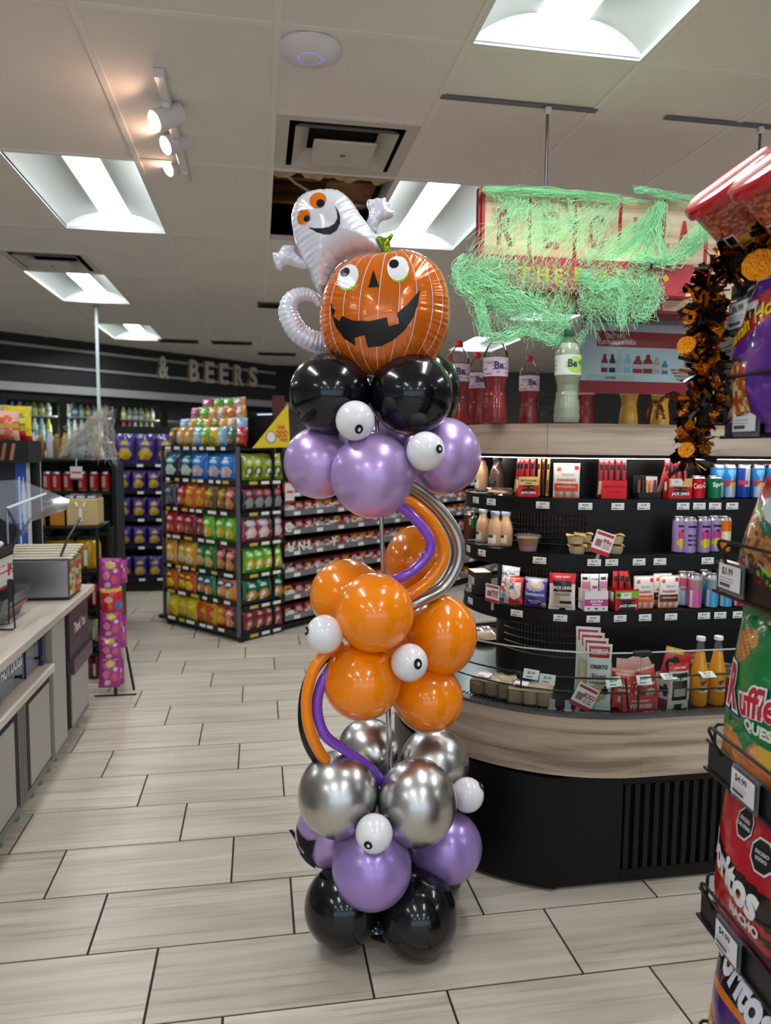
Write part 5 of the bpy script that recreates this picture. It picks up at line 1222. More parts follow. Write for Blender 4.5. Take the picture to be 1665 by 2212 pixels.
# ------------------------------------------------------------------ bottles and screen on top of the case
ZTOP = 1.5975
def soda_bottle(px, py, Y, liquid, cap, label, h=.335, lime=False):
    p = at(px, py, Y=Y); t = thing('flavoured_water_bottle', label, 'bottle', (p.x, p.y, ZTOP), .2, 'big soda bottles on the case top')
    s = h/.335
    prof = [(.036, 0), (.044, .004), (.047, .02), (.046, .06), (.040, .10), (.037, .125), (.041, .15), (.046, .17), (.046, .245), (.042, .265), (.030, .29), (.018, .305), (.0145, .312), (.0145, .322)]
    pr = []
    for j in range(len(prof)-1):
        for k in range(4):
            f = k/4; r = prof[j][0]*(1-f)+prof[j+1][0]*f; z = prof[j][1]*(1-f)+prof[j+1][1]*f
            if .02 < z < .16: r += .0012*math.sin(z*260)
            pr.append((r*s, z*s))
    pr.append((.0145*s, .322*s))
    fill = .25 if not lime else .29
    m = MB(); m.lathe([(max(r-.0015, .001), z+.001) for r, z in pr if z < fill*s], 32); m.obj('drink', liquid, t)
    m = MB(); m.lathe(pr, 32, cap=False); m.obj('bottle_body', clear_mat('pet_clear', '#fbfaf8', .16, .06, .035, '#d8d4d6'), t)
    m = MB(); m.lathe([(.0175*s, .312*s), (.0175*s, .333*s), (.016*s, .335*s), (.0005, .3352*s)], 24); m.obj('cap', cap, t)
    r = .0468*s
    d = design([('b', '#c9bccb'), ('e', .35, .55, .12, .3, '#c48aa6'), ('n', 0, 1, 0, 1, 12, .55, '#d6ccd8'), ('n', 0, 1, 0, 1, 17, .85, '#b8708a')]) if not lime else design([('b', '#dfe6d8'), ('e', .28, .5, .16, .42, '#b9d46a'), ('e', .33, .62, .05, .14, '#5f9a2a'), ('n', .6, 1, .1, .9, 26, .5, '#9aa89a')])
    m = MB(); m.grid(lambda u, v: (r*math.cos(2*PI*u+PI*1.0), r*math.sin(2*PI*u+PI*1.0), (.172+.07*v)*s), 40, 12, d); lb = m.obj('label', P_PAPER, t)
    m = MB(); put_text(m, 'Be', .028*s, lambda x, z: ((r+.0008)*math.sin(-.25+x/r), -(r+.0008)*math.cos(-.25+x/r), .212*s+z), .034*s, .03, '#2a3a66'); m.obj('lettering', P_PAPER, lb, smooth=False)
M_DRED = mat('drink_red', '#a30a18', .15, coat=.3); M_DLIM = mat('drink_lime', '#bcc8ac', .2, coat=.3); M_DYEL = mat('drink_yellow', '#f0b70a', .15, coat=.5)
M_CAPR = mat('cap_red', '#cf1a22', .35); M_CAPG = mat('cap_green', '#0d4a34', .35); M_CAPY = mat('cap_yellow', '#e6b81a', .35)
soda_bottle(1223, 905, 2.56, M_DLIM, M_CAPG, 'pale lime drink bottle with green cap on the case top', .338, True)
soda_bottle(1068, 905, 2.66, M_DRED, M_CAPR, 'tallest red drink bottle with Be label near the balloons', .333)
soda_bottle(1141, 905, 3.22, M_DRED, M_CAPR, 'red drink bottle standing alone left of the lime one', .325)
soda_bottle(1029, 905, 3.05, M_DRED, M_CAPR, 'red drink bottle half hidden behind the tallest one', .31)
soda_bottle(988, 905, 2.90, M_DRED, M_CAPR, 'red drink bottle touching the black balloon outline', .333)
soda_bottle(970, 905, 3.18, M_DRED, M_CAPR, 'leftmost red drink bottle mostly behind the black balloon', .31)
soda_bottle(1262, 905, 3.25, M_DRED, M_CAPR, 'red drink bottle behind the lime bottle and poster', .31)
soda_bottle(1357, 905, 3.2, M_DYEL, M_CAPY, 'yellow drink bottle under the poster, left one', .31)
soda_bottle(1425, 905, 3.2, M_DYEL, M_CAPY, 'yellow drink bottle behind the tinsel, right one', .31)
# poster board
t = thing('promo_poster', 'red and white drink promotion poster hanging behind the bottles', 'poster', (0, 0, 0))
YP = 2.93; p0 = at(1250, 848, Y=YP); p1 = at(1530, 690, Y=YP); W_, H_ = p1.x-p0.x, p1.z-p0.z
d = design([('b', '#dfe4ee'), ('r', 0, 1, 0, .16, '#b8323f'), ('r', .12, 1, .60, .80, '#b8323f'), ('r', 0, 1, .90, 1, '#9fa6ad'), ('r', .05, .42, .17, .235, '#d2d6de')])
m = MB(); m.grid(lambda u, v: (p0.x+u*W_, YP, p0.z+v*H_), 40, 50, d); m.box(p0.x, p1.x, YP+.001, YP+.006, p0.z, p1.z, '#cfd2d6'); pb_ = m.obj('poster_board', P_PAPER, t, smooth=False)
m = MB()
def pos(u, v): return lambda x, z: (p0.x+u*W_+x, YP-.0015, p0.z+v*H_+z)
put_text(m, 'ONLY WITH', .021, pos(.27, .735), .085, .03, '#ece8ea'); put_text(m, 'EXTRAMILE REWARDS', .016, pos(.30, .655), .15, .03, '#ece8ea')
put_text(m, 'SAVE', .03, pos(.89, .535), .11, .06, '#bf2532'); put_text(m, '$5', .036, pos(.87, .41), .06, .06, '#bf2532')
for k in range(4): put_text(m, ('WHEN YOU BUY 2 COCA-COLA', 'SMARTWATER 1-LITER', 'POWERADE 28OZ BOTTLES', 'OR BODYARMOR')[k], .009, pos(.82, .325-.04*k), .13-.02*k, .03, '#b8444e')
put_text(m, 'OFFER', .011, pos(.24, .2), .05, .02, '#7a6a72')
m.obj('lettering', P_PAPER, pb_, smooth=False)
for k, (c, u, hh) in enumerate((('#8f1420', .19, .075), ('#33211f', .25, .075), ('#c6cfe0', .31, .085), ('#9ecbe8', .37, .08), ('#c4204a', .45, .072), ('#9c1f2a', .53, .078), ('#e0a8b4', .60, .07), ('#3a86c8', .665, .055))):
    m = MB(); w_ = .014 if k not in (4, 5) else .021
    P2 = [(-w_, 0), (w_, 0), (w_, hh*.62), (w_*.45, hh*.82), (w_*.4, hh), (-w_*.4, hh), (-w_*.45, hh*.82), (-w_, hh*.62)]
    m.add([(p0.x+u*W_+x, YP-.0015, p0.z+.27*H_+z) for x, z in P2], [tuple(range(8))], c); m.add([(p0.x+u*W_+x, YP-.0019, p0.z+.27*H_+z) for x, z in ((-w_, hh*.25), (w_, hh*.25), (w_, hh*.5), (-w_, hh*.5))], [(0, 1, 2, 3)], '#d8d2d6'); m.obj('printed_bottle', P_PAPER, pb_, smooth=False)
m = MB(); m.box(p0.x-.015, p1.x+.01, YP-.004, YP-.003, p0.z-.005, p1.z+.02); m.obj('acrylic_sleeve', C_GLASS, t, smooth=False)
for x in (p0.x+.1, p1.x-.08):
    m = MB(); m.tube([(x, YP+.003, p1.z-.01), (x, 2.829, 2.06), (x, 2.822, 2.12)], .002, 6); m.obj('hanger', M_STEEL, t)
# black web ornament and tinsel spider
c = at(1166, 873, Y=3.26); t = tag(MB().tube([(c.x, c.y, ZTOP), (c.x, c.y, c.z)], .002, 6).obj('web_ornament', M_BLACK), 'small black cobweb ornament between the bottles', 'ornament')
for k in range(8):
    a = 2*PI*k/8; m = MB(); m.tube([(c.x, c.y, c.z), (c.x+.055*math.cos(a), c.y, c.z+.055*math.sin(a))], .0018, 5); m.obj('spoke', M_BLACK, t)
for r in (.02, .037, .053):
    m = MB(); m.tube([(c.x+r*math.cos(2*PI*k/8), c.y, c.z+r*math.sin(2*PI*k/8)) for k in range(8)], .0016, 5, closed=True); m.obj('ring', M_BLACK, t)

# ------------------------------------------------------------------ chip rack at the right edge
RKO = Vector((.955, 1.40, 0)); RKA = math.atan2(-.992, -.124)
rack = thing('chip_rack', 'black wire snack rack at the right edge of the picture', 'rack', RKO, RKA)
rux, ruy = Vector((math.cos(RKA), math.sin(RKA), 0)), Vector((-math.sin(RKA), math.cos(RKA), 0))
def rk(x, y, z): return RKO+rux*x+ruy*y+Vector((0, 0, z))
RZ = [1.594, 1.271, .882, .545, .20]
M_RACK = mat('rack_black', '#171718', .38)
for k, z in enumerate(RZ):
    m = MB(); m.box(0, .9, 0, .004, z-.058, z); m.box(-.008, .9, -.006, .006, z-.064, z-.058); m.box(0, .9, .004, .30, z-.058, z-.054); m.box(-.002, .002, .004, .30, z-.058, z-.03)
    sh = m.obj('shelf_tray', M_RACK, rack, smooth=False)
    m = MB(); m.tube([(-.006, -.001, z), (.9, -.001, z)], .0035, 8); m.obj('front_rod', M_RACK, sh)
    m = MB(); m.tube([(.055, -.003, z-.01), (.055, -.03, z+.045), (.06, -.03, z+.052), (.068, -.03, z+.055), (.9, -.03, z+.055)], .0035, 8); m.obj('guard_wire', M_RACK, sh)
    m = MB(); m.tube([(.0, .012, z-.03), (.0, .012, z+.03), (.0, .018, z+.036), (.0, .06, z+.036), (.0, .06, z-.03)], .0035, 8); m.obj('side_wire', M_RACK, sh)
for x in (.005, .88):
    m = MB(); m.box(x-.012, x+.012, .28, .305, 0, 2.0); m.obj('upright', M_RACK, rack, smooth=False)
m = MB(); m.box(0, .9, .0, .004, 1.815, 1.84); m.box(0, .9, 0, .30, 1.812, 1.816); m.obj('top_tray', M_RACK, rack, smooth=False)
m = MB(); m.box(0, .9, .30, .305, .05, 1.95); m.obj('back_panel', M_RACK, rack, smooth=False)
m = MB(); m.box(0, .9, 0, .30, .0, .05); m.obj('base', M_RACK, rack, smooth=False)
def rack_tag(x, z, txt, dx=.0):
    q = MB(); q.box(-.048, .048, -.006, -.004, -.052, .012); q.box(-.048, .048, -.006, .008, .010, .013); h_o = q.obj('tag_holder', clear_mat('holder_clear', '#eceef4', .25, .1, .22, '#cfd2e0'), rack, smooth=False, loc=(x, -.004, z))
    m = MB(); m.cur = lin('#e4e5e8'); m.box(-.042, .042, -.0105, -.0095, -.042, .008, bev=.004); put_text(m, txt, .016, lambda X, Z: (X-.006, -.0112, Z-.006), None, .01, '#26262a')
    for k in range(2): m.box(-.036, .016, -.0109, -.0105, -.0205-.006*k, -.0192-.006*k, '#8a8a90')
    for k in range(14): m.box(-.036+.003*k, -.0345+.003*k+.0008*(k % 3), -.0109, -.0105, -.037, -.030, '#3a3a3e')
    m.obj('price_tag', P_PAPER, h_o, smooth=False)
rack_tag(.10, 1.585, '$5.99'); rack_tag(.075, 1.268, '$3.99'); rack_tag(.165, .872, '$4.99'); rack_tag(.135, .534, '$4.99'); rack_tag(.30, 1.262, '$3.99')
rack_tag(.062, 1.79, '$6.99')
def chip_bag(key, x, z, w, h, t_, des, label, texts, lean=.12, roll=0., y=.075, seed=0, extra=None):
    y = .002 if key == 'hot' else .024; lean *= .75
    o = link('chip_bag', bag_mesh(('chip', key), w, h, t_, des, 56, 66, seed, wr=1.3)); tag(o, label, 'chip bag', 'large chip bags on the rack')
    o.location = rk(x, y, z); o.rotation_euler = (-lean, roll, RKA)
    if texts: bag_text(o, w, h, t_, seed, texts, wr=1.3)
    if extra: extra(o, bag_fn(w, h, t_, seed, wr=1.3))
    return o
def octagons(specs):
    def f(o, fn):
        for (u, v, r, tx) in specs:
            m = MB()
            for rr_, c, of in ((1.12, '#e6e6e6', .0022), (1., '#141414', .0027)):
                m.add([fn(u+r*rr_*math.cos(PI/8+PI/4*k), v+r*rr_*.82*math.sin(PI/8+PI/4*k), of) for k in range(8)], [tuple(range(8))], c)
            for j, s_ in enumerate(tx): put_text(m, s_, .007, lambda x, z: fn(u+x/.26, v+(z+.006-.012*j)/.36, .0034), None, .02, '#e6e6e6')
            m.obj('warning_mark', P_PAPER, o, smooth=False)
    return f
# flamin hot bag
PF = [('b', '#5d2a94'), ('r', 0, 1, .86, 1, '#cfcfe2'), ('d', .97, 1.2, -.18, '#cfcfe2'), ('r', 0, .38, .76, 1., '#7a4cae'), ('d', .46, .66, .22, '#b81c22'), ('e', .30, .18, .24, .26, '#4a3a3c'), ('e', .28, .18, .21, .235, '#c07a3c'), ('n', .08, .48, 0, .4, 26, .55, '#e0cf94'), ('n', .08, .48, 0, .4, 19, .72, '#b9482a'), ('r', .5, 1, 0, .44, '#5d2a94'), ('e', .42, .70, .16, .045, '#14121a'), ('e', .44, .72, .10, .028, '#d9d9e2')]
chip_bag('hot', .132, 1.54, .26, .33, .085, PF, 'purple and red spicy chip bag on the top rack shelf', [("Flamin' Hot", .42, .62, .034, .20, '#e6d41c', .02, .30)], .10, 0, .07, 1, octagons([(.33, .82, .09, ('EXCESO',))]))
chip_bag('hot', .43, 1.54, .26, .33, .085, PF, 'second purple spicy chip bag nearer the camera', None, .10, 0, .07, 1)
# chorizo bag
PC = [('b', '#9a1f26'), ('r', 0, 1, .7, 1, '#c3222c'), ('e', .55, .82, .35, .12, '#d8dce6'), ('e', .3, .42, .42, .24, '#a8703a'), ('n', 0, .8, .22, .62, 22, .55, '#c08848'), ('n', 0, .8, .22, .62, 15, .8, '#6a4020'), ('e', .1, .72, .24, .05, '#74b22a'), ('e', .75, .26, .3, .07, '#74b22a'), ('e', .5, .66, .2, .06, '#0c6a44'), ('r', 0, 1, 0, .14, '#5a2026'), ('e', .85, .55, .2, .24, '#4a2c26')]
chip_bag('chorizo', .150, 1.225, .27, .205, .085, PC, 'red and green chorizo snack bag on the second rack shelf', [('CHORIZO', .55, .22, .03, .13, '#2a1a1a', .03, -.25)], .16, .30, .08, 2, lambda o, fn: MB().add([fn(u, v, .0017) for u, v in ((.28, .30), (.5, .33), (.86, .2), (.9, .08), (.7, .05), (.3, .2))], [tuple(range(6))], '#e4e2e6').obj('label_patch', P_PAPER, o, smooth=False))
chip_bag('chorizo', .44, 1.225, .27, .205, .085, PC, 'second red and green snack bag nearer the camera', None, .16, .1, .08, 2)
# ruffled chips
PR = [('b', '#0b7a3a'), ('r', 0, 1, .92, 1, '#0f8f46'), ('e', .28, .80, .13, .10, '#c9803c'), ('e', .36, .84, .1, .05, '#d6904a'), ('d', .355, .375, .05, '#0a4a2a'), ('e', .30, .13, .30, .20, '#c47a3a'), ('e', .8, .20, .26, .14, '#d0722c'), ('e', .85, .28, .2, .06, '#dca832'), ('r', .0, 1, 0, .03, '#0b5a2e')]
def ruff(u, v):
    b = design_R(u, v)
    if ((u-.30)/.30)**2+((v-.13)/.20)**2 < 1 and math.sin(v*110+u*9) > .1: b = tuple(q*1.25 for q in b)
    if ((u-.28)/.13)**2+((v-.80)/.10)**2 < 1 and math.sin(v*150+u*70) > .1: b = tuple(q*.6 for q in b)
    return b
design_R = design(PR)
RT = [('R', .30, .56, .105, .085, '#20307e', .11, 0), ('R', .30, .565, .10, .075, '#ece6ea', .085, 0), ('R', .30, .565, .088, .055, '#b81c2a', .04, 0), ('uffles', .72, .545, .07, .135, '#20307e', .11, .12), ('uffles', .72, .55, .068, .13, '#ece6ea', .085, .12), ('uffles', .72, .55, .06, .12, '#b81c2a', .03, .12), ('QUESO', .78, .41, .026, .10, '#dfe6dc', .05, -.05)]
chip_bag('ruffles', .132, .826, .26, .36, .09, ruff, 'green ridged cheese chip bag on the third rack shelf', RT, .13, 0, .085, 3)
chip_bag('ruffles', .42, .826, .26, .36, .09, ruff, 'second green ridged chip bag nearer the camera', None, .13, 0, .085, 3)
# nacho
PN = [('b', '#b01220'), ('r', 0, 1, .94, 1, '#c41626'), ('d', .38, .60, -.14, '#1c1414'), ('d', .33, .375, -.02, '#d87a1c'), ('t', .16, .1, .2, .62, '#a8601c'), ('d', .36, .60, -.14, '#1d1516'), ('e', .15, .12, .16, .12, '#b4561c'), ('e', .40, .04, .28, .12, '#c06620'), ('r', .6, 1, 0, .2, '#8a1430')]
def nach(u, v):
    if v > .62 or v < .28: c = design_N(u, v)
    else:
        c = lin('#b01220')
        w_ = .11+.05*math.sin(u*6)
        if abs(v-(.52-.14*u)) < .085: c = lin('#1a1213')
        if abs(v-(.40-.05*u)) < .016*(1+u) and .18 < u < .7: c = lin('#e08a24')
        if u < .16 and abs(u-(.04+.2*(.62-v))) < .02: c = lin('#d8902c')
    return c
design_N = design(PN)
NT = [('Doritos', .42, .47, .075, .225, '#e8e6ea', .045, -.22), ('NACHO', .68, .275, .024, .09, '#e6dfe2', .05, -.1)]
chip_bag('nacho', .132, .49, .26, .37, .095, nach, 'red nacho chip bag on the fourth rack shelf', NT, .10, 0, .085, 4, octagons([(.55, .76, .10, ('EXCESO', 'CALORIAS')), (.80, .665, .11, ('EXCESO', 'SODIO'))]))
chip_bag('nacho', .43, .49, .26, .37, .095, nach, 'second red nacho chip bag nearer the camera', None, .10, 0, .085, 4)
PU = [('b', '#3f1f70'), ('r', 0, 1, .82, 1, '#2c1430'), ('d', .72, .98, -.16, '#1a1216'), ('d', .60, .64, .02, '#d8761c'), ('t', .3, .05, .62, .9, '#c0481c'), ('r', 0, .34, 0, .52, '#b41c1c'), ('d', 0, .38, -.05, '#a81c20')]
UT = [('Doritos', .5, .80, .085, .24, '#dfe2ee', .045, -.25), ('Flamin', .3, .40, .04, .10, '#e6c81c', .03, 0)]
chip_bag('purple', .135, .145, .27, .37, .10, PU, 'purple and red chip bag on the bottom rack shelf', UT, .14, 0, .085, 5)

chip_bag('purple', .43, .145, .27, .37, .10, PU, 'second purple and red chip bag nearer the camera', None, .14, 0, .085, 5)
# tubs with red lids
def tub(c, ax, r, label):
    t = thing('snack_tub', label, 'tub', c, 0, 'red-lidded snack tubs'); q = ax.to_track_quat('Z', 'Y'); t.rotation_mode = 'QUATERNION'; t.rotation_quaternion = q
    m = MB(); m.lathe([(r*1.0, -.012), (r*1.08, -.010), (r*1.10, 0), (r*1.08, .010), (r*1.0, .014), (r*.9, .010), (.001, .010)], 48); m.obj('lid', mat('lid_red', '#c4141e', .16, coat=.6), t)
    ds = design([('b', '#b0472f'), ('n', 0, 1, .55, 1, 60, .5, '#d07a52'), ('n', 0, 1, .55, 1, 43, .7, '#8a2c1c'), ('r', 0, 1, .0, .55, '#d8a21c'), ('n', 0, 1, 0, .5, 20, .6, '#8a2a1a'), ('r', .55, .66, .15, .75, '#d3d3da'), ('r', .69, .80, .35, .62, '#e2dfdc'), ('r', .70, .745, .38, .60, '#15151a'), ('r', .75, .795, .38, .60, '#15151a'), ('n', .555, .655, .2, .7, 70, .55, '#6a6a78')])
    m = MB(); m.lathe([(r*(.72+.26*k/40), -.17+.158*k/40) for k in range(41)], 140, col=lambda u, z: ds(u, (z+.17)/.158)); m.obj('tub_body', P_GLOSS, t); return t
tub(at(1578, 398, Y=1.36)+Vector((0, 0, 0)), Vector((-.66, -.02, .75)).normalized(), .086, 'red-lidded snack tub tipping over the rack corner')
tub(at(1690, 348, Y=1.17)+Vector((0, 0, 0)), Vector((-.66, -.02, .75)).normalized(), .086, 'red-lidded snack tub cut by the right picture edge')

# ------------------------------------------------------------------ tinsel garland hanging on the rack
gpts = [(1690, 470, 1.27), (1640, 520, 1.32), (1590, 560, 1.37), (1545, 600, 1.40), (1520, 660, 1.40), (1530, 720, 1.41), (1525, 780, 1.41), (1530, 830, 1.41), (1520, 880, 1.41), (1500, 930, 1.40), (1492, 985, 1.40)]
gp = smooth_path([at(x, y, Y=Y) for x, y, Y in gpts], 12)
gar = thing('tinsel_garland', 'orange and black tinsel garland hanging down the rack corner', 'garland', gp[0]); GO = gp[0].copy()
m = MB(); m.tube([p-GO for p in gp], .004, 6); m.obj('cord', M_BLACK, gar)
rg = random.Random(21)
blades = {'o': MB(), 'b': MB(), 'g': MB()}
def blade(mb, c, d, n, L, w_):
    s_ = d.cross(n).normalized()*w_; mid = c+d*L*.5+n*(.15*L); e = c+d*L
    mb.add([c-s_*.6, c+s_*.6, mid+s_, mid-s_, e+s_, e-s_], [(0, 1, 2, 3), (3, 2, 4, 5)])
for k in range(950):
    i = rg.randrange(len(gp)-1); c = gp[i].lerp(gp[i+1], rg.random())-GO; v = Vector((rg.gauss(0, 1), rg.gauss(0, 1), rg.gauss(0, 1))).normalized(); n = v.orthogonal().normalized(); n.rotate(Matrix.Rotation(rg.uniform(0, 6.28), 3, v))
    kk = rg.random()
    if kk < .5: blade(blades['o'], c, v, n, rg.uniform(.025, .06), rg.uniform(.001, .004))
    elif kk < .66: blade(blades['g'], c, v, n, rg.uniform(.03, .055), rg.uniform(.006, .010))
    else: blade(blades['b'], c, v, n, rg.uniform(.035, .068), rg.uniform(.004, .009))
for key, nm, mt in (('o', 'orange_strips', mat('tinsel_orange', '#c4690c', .2, metal=.9)), ('g', 'gold_strips', mat('tinsel_gold', '#dc8a1e', .2, metal=.9, bump=.5, bscale=250)), ('b', 'black_strips', mat('tinsel_black', '#0e0b0a', .22, metal=.3))):
    o = blades[key].obj(nm, mt, gar, smooth=False); o['kind'] = 'stuff'
for px, py, r, cc in ((1640, 572, .030, 'tinsel_gold'), (1482, 745, .018, 'tinsel_gold'), (1482, 972, .016, 'tinsel_gold')):
    c = at(px, py, Y=1.36 if px < 1600 else 1.22)-GO; m = MB(); N_ = 20; nn = Vector((-.5, -.8, .15)).normalized(); a = nn.orthogonal().normalized(); b = nn.cross(a)
    m.add([c]+[c+(a*math.cos(2*PI*k/N_)+b*math.sin(2*PI*k/N_)*.9)*r*(1+.05*(k % 2)) for k in range(N_)], [(0, 1+k, 1+(k+1) % N_) for k in range(N_)]); m.obj('pumpkin_charm', MATS[cc], gar, smooth=False)
# copper tinsel spider on the counter
c0 = at(1440, 880, Y=2.55); t = thing('tinsel_spider', 'copper glitter pipe-cleaner spider on the case top', 'ornament', (c0.x, c0.y, ZTOP))
M_COP = mat('tinsel_copper', '#6b3415', .22, metal=.9)
def fuzzy(name, path, r):
    m = MB(); m.tube(path, r*.35, 5)
    for k in range(260):
        i = rg.randrange(len(path)-1); c = path[i].lerp(path[i+1], rg.random()); v = Vector((rg.gauss(0, 1), rg.gauss(0, 1), rg.gauss(0, 1))).normalized(); blade(m, c, v, v.orthogonal(), r*1.3, .0009)
    o = m.obj(name, M_COP, t, smooth=False); o['kind'] = 'stuff'
for k, pts in enumerate(([(1395, 908), (1402, 880), (1415, 868), (1428, 880), (1434, 905)], [(1418, 905), (1425, 870), (1440, 855), (1458, 862), (1470, 900)], [(1440, 858), (1450, 850), (1462, 852), (1478, 870), (1486, 905)])):
    fuzzy('leg', smooth_path([at(x, y, Y=2.55)-Vector((c0.x, c0.y, ZTOP)) for x, y in pts], 6), .008)
# ------------------------------------------------------------------ hot food counter on the left
XF = -.93
ctr = thing('food_counter', 'long beige-topped food counter with grey cabinet doors on the left', 'counter', (XF, 3.0, 0)); CO = Vector((XF, 3.0, 0))
M_DOOR = mat('door_grey', '#a39f98', .45); M_FRAME = mat('cabinet_frame', '#6e706a', .45); M_PURP = mat('panel_plum', '#4b3a46', .4)
def cb(name, x0, x1, y0, y1, z0, z1, material, parent=None, bev=.002):
    m = MB(); m.box(x0-CO.x, x1-CO.x, y0-CO.y, y1-CO.y, z0, z1, bev=bev); return m.obj(name, material, parent or ctr, smooth=False)
cb('worktop', -1.8, -.90, 1.4, 4.265, .694, .734, M_CTOP, bev=.005)
cb('ledge', -1.0, -.895, 1.4, 3.41, .50, .535, M_CTOP, bev=.004)
cb('body', -1.78, -.96, 1.4, 4.22, .06, .69, M_FRAME)
cb('base_rail', -1.0, -.935, 1.4, 4.22, .05, .085, M_FRAME)
cb('top_rail', -.96, -.935, 1.4, 3.41, .455, .50, M_FRAME)
for (y0, y1) in ((2.10, 2.52), (2.60, 2.955), (3.145, 3.44)):
    cb('door_gap_shade', -.96, -.932, y0-.045, y1+.045, .085, .455, M_BLACKM); cb('cabinet_door', -.946, -.93, y0, y1, .095, .44, M_DOOR)  # almost flush black strip paints in the shade of the gap round each door
for y in (3.005, 3.03, 3.055, 3.08, 3.452, 3.475):
    cb('stile', -.96, -.93, y, y+.016, .07, .50, M_FRAME)
cb('tall_panel', -.96, -.928, 3.50, 3.725, .075, .685, M_DOOR); cb('dark_gap', -.96, -.94, 3.725, 3.80, .075, .69, M_BLACKM)
tb = cb('waste_front', -.96, -.925, 3.80, 4.20, .43, .69, M_PURP)
cb('waste_flap', -.96, -.905, 3.80, 4.20, .36, .43, mat('flap_plum', '#5a4a55', .4)); cb('waste_door', -.96, -.93, 3.825, 4.20, .085, .355, M_DOOR); cb('waste_edge', -.96, -.928, 3.80, 3.825, .085, .36, mat('edge_grey', '#45464a', .4))
m = MB(); put_text(m, 'Thank You', .055, lambda x, z: (-.9225-CO.x, 4.0-CO.y+x, .575+z), .24, .02); m.obj('lettering', M_WHITE, tb, smooth=False)
for y in (2.5, 2.85, 3.05, 3.25, 3.37, 3.5, 3.62, 4.05):
    m = MB(); m.lathe([(.022, 0), (.020, .012), (.012, .016), (.012, .06)], 14, (-.972-CO.x, y-CO.y, 0)); m.obj('foot', mat('foot_clear', '#8f948e', .3, trans=.4), ctr)
# acrylic bun drawers
C_ACR = clear_mat('acrylic', '#eceff4', .15, .05, .35, '#c4c8d0')
ys_ = [2.25, 2.55, 2.86, 3.175, 3.385]
for k in range(4):
    d_ = cb('bun_drawer', -.958, -.953, ys_[k]+.004, ys_[k+1]-.004, .54, .69, C_ACR)
    cb('divider', -.962, -.945, ys_[k+1]-.004, ys_[k+1]+.004, .538, .69, mat('divider_blue', '#2b2c5a', .4))
    m = MB(); yk = (ys_[k]+ys_[k+1])/2+.04
    m.tube([(-.952-CO.x, yk-CO.y, .585), (-.94-CO.x, yk-CO.y, .585), (-.925-CO.x, yk-CO.y, .585)], [.007, .005, .012], 14); m.obj('knob', M_BLACK, d_)
    if k == 2:
        m = MB(); put_text(m, 'HOT DOGS', .05, lambda x, z: (-.9515-CO.x, 3.02-CO.y+x, .635+z), .25, .025); m.obj('lettering', M_WHITE, d_, smooth=False)
cb('drawer_back', -1.3, -1.29, 2.2, 3.37, .54, .69, mat('drawer_dim', '#57534d', .7))
cb('drawer_post', -.965, -.935, 3.375, 3.41, .535, .694, mat('divider_blue'))
for k in range(5):
    m = MB(); m.ball((-1.05-CO.x, 2.9+.1*k-CO.y, .575), (.05, .035, .03), 14, 8); m.obj('bun', mat('bun', '#c9a06a', .7), ctr)

# things standing on the counter
ZC = .7345
t = thing('roller_warmer', 'stainless warmer box with striped beige lid on the counter', 'warmer', (-1.08, 3.815, ZC))
zt_ = at(150, 1210, Y=3.82).z-ZC
m = MB(); m.box(-.22, .155, 0, .26, .012, zt_, bev=.006); m.obj('steel_body', M_STEEL, t, smooth=False)
m = MB(); m.box(-.21, .15, .01, .25, 0, .012); m.obj('foot_rail', M_BLACK, t, smooth=False)
ds = design([('b', '#d9b62a'), ('n', 0, 1, 0, 1, 5, .3, '#c4382a'), ('n', 0, 1, 0, 1, 6, .62, '#d8cdb4'), ('n', 0, 1, 0, 1, 7, .8, '#7f9a5a')])
m = MB(); m.grid(lambda u, v: (.1565, .01+.24*u, .02+(zt_-.03)*v), 12, 12, ds); m.obj('sticker_panel', P_GLOSS, t, smooth=False)
for k in range(6):
    y0 = .005+.045*k; m = MB(); m.box(-.25, .17, y0, y0+.038, zt_+.004+.007*k, zt_+.014+.007*k, bev=.005); m.obj('lid_slat', mat('lid_beige', '#d8cab2', .35), t, smooth=False)
for x in (-.12, .12):
    m = MB(); m.tube([(x, .0, zt_+.02), (x+.02, .06, zt_+.10), (x+.05, .2, zt_+.19)], .006, 8); m.obj('hinge_arm', M_BLACK, t)
# lid flap of the clear food shield
t = thing('food_shield', 'curved clear plastic food shield at the left edge', 'food shield', (-1.3, 3.9, 1.0))
sh0 = Vector((-1.3, 3.9, 1.0))
tp_ = [(-30, 1040), (40, 1036), (110, 1062), (150, 1080)]; bt_ = [(-30, 1100), (20, 1132), (70, 1126), (146, 1100)]
def shf(u, v):
    a = min(2, int(u*3)); f = u*3-a; p = [tp_[a][i]*(1-f)+tp_[a+1][i]*f for i in (0, 1)]; q = [bt_[a][i]*(1-f)+bt_[a+1][i]*f for i in (0, 1)]
    return at(p[0]*(1-v)+q[0]*v, p[1]*(1-v)+q[1]*v, Y=4.1-.35*v)-sh0
C_SHD = clear_mat('shield_clear', '#eef1f6', .05, .25, .17, '#ccd2de')
m = MB(); m.grid(shf, 12, 8); m.obj('hood', C_SHD, t)
m = MB(); m.grid(lambda u, v: (at(15+(62-15)*u+v*(30-30*u), 1092+v*(1160-1092)-u*14, Y=3.85-.1*v)-sh0), 6, 6); m.obj('side_wing', C_SHD, t)
m = MB(); m.tube([at(15, 1098, Y=3.76)-sh0, at(100, 1066, Y=3.86)-sh0], .006, 8); m.obj('bright_edge', mat('edge_white', '#e6ebee', .2), t)
m = MB(); m.tube([at(15, 1098, Y=3.76)-sh0, at(50, 1160, Y=3.76)-sh0], .006, 8); m.obj('corner_post', mat('divider_blue'), t)
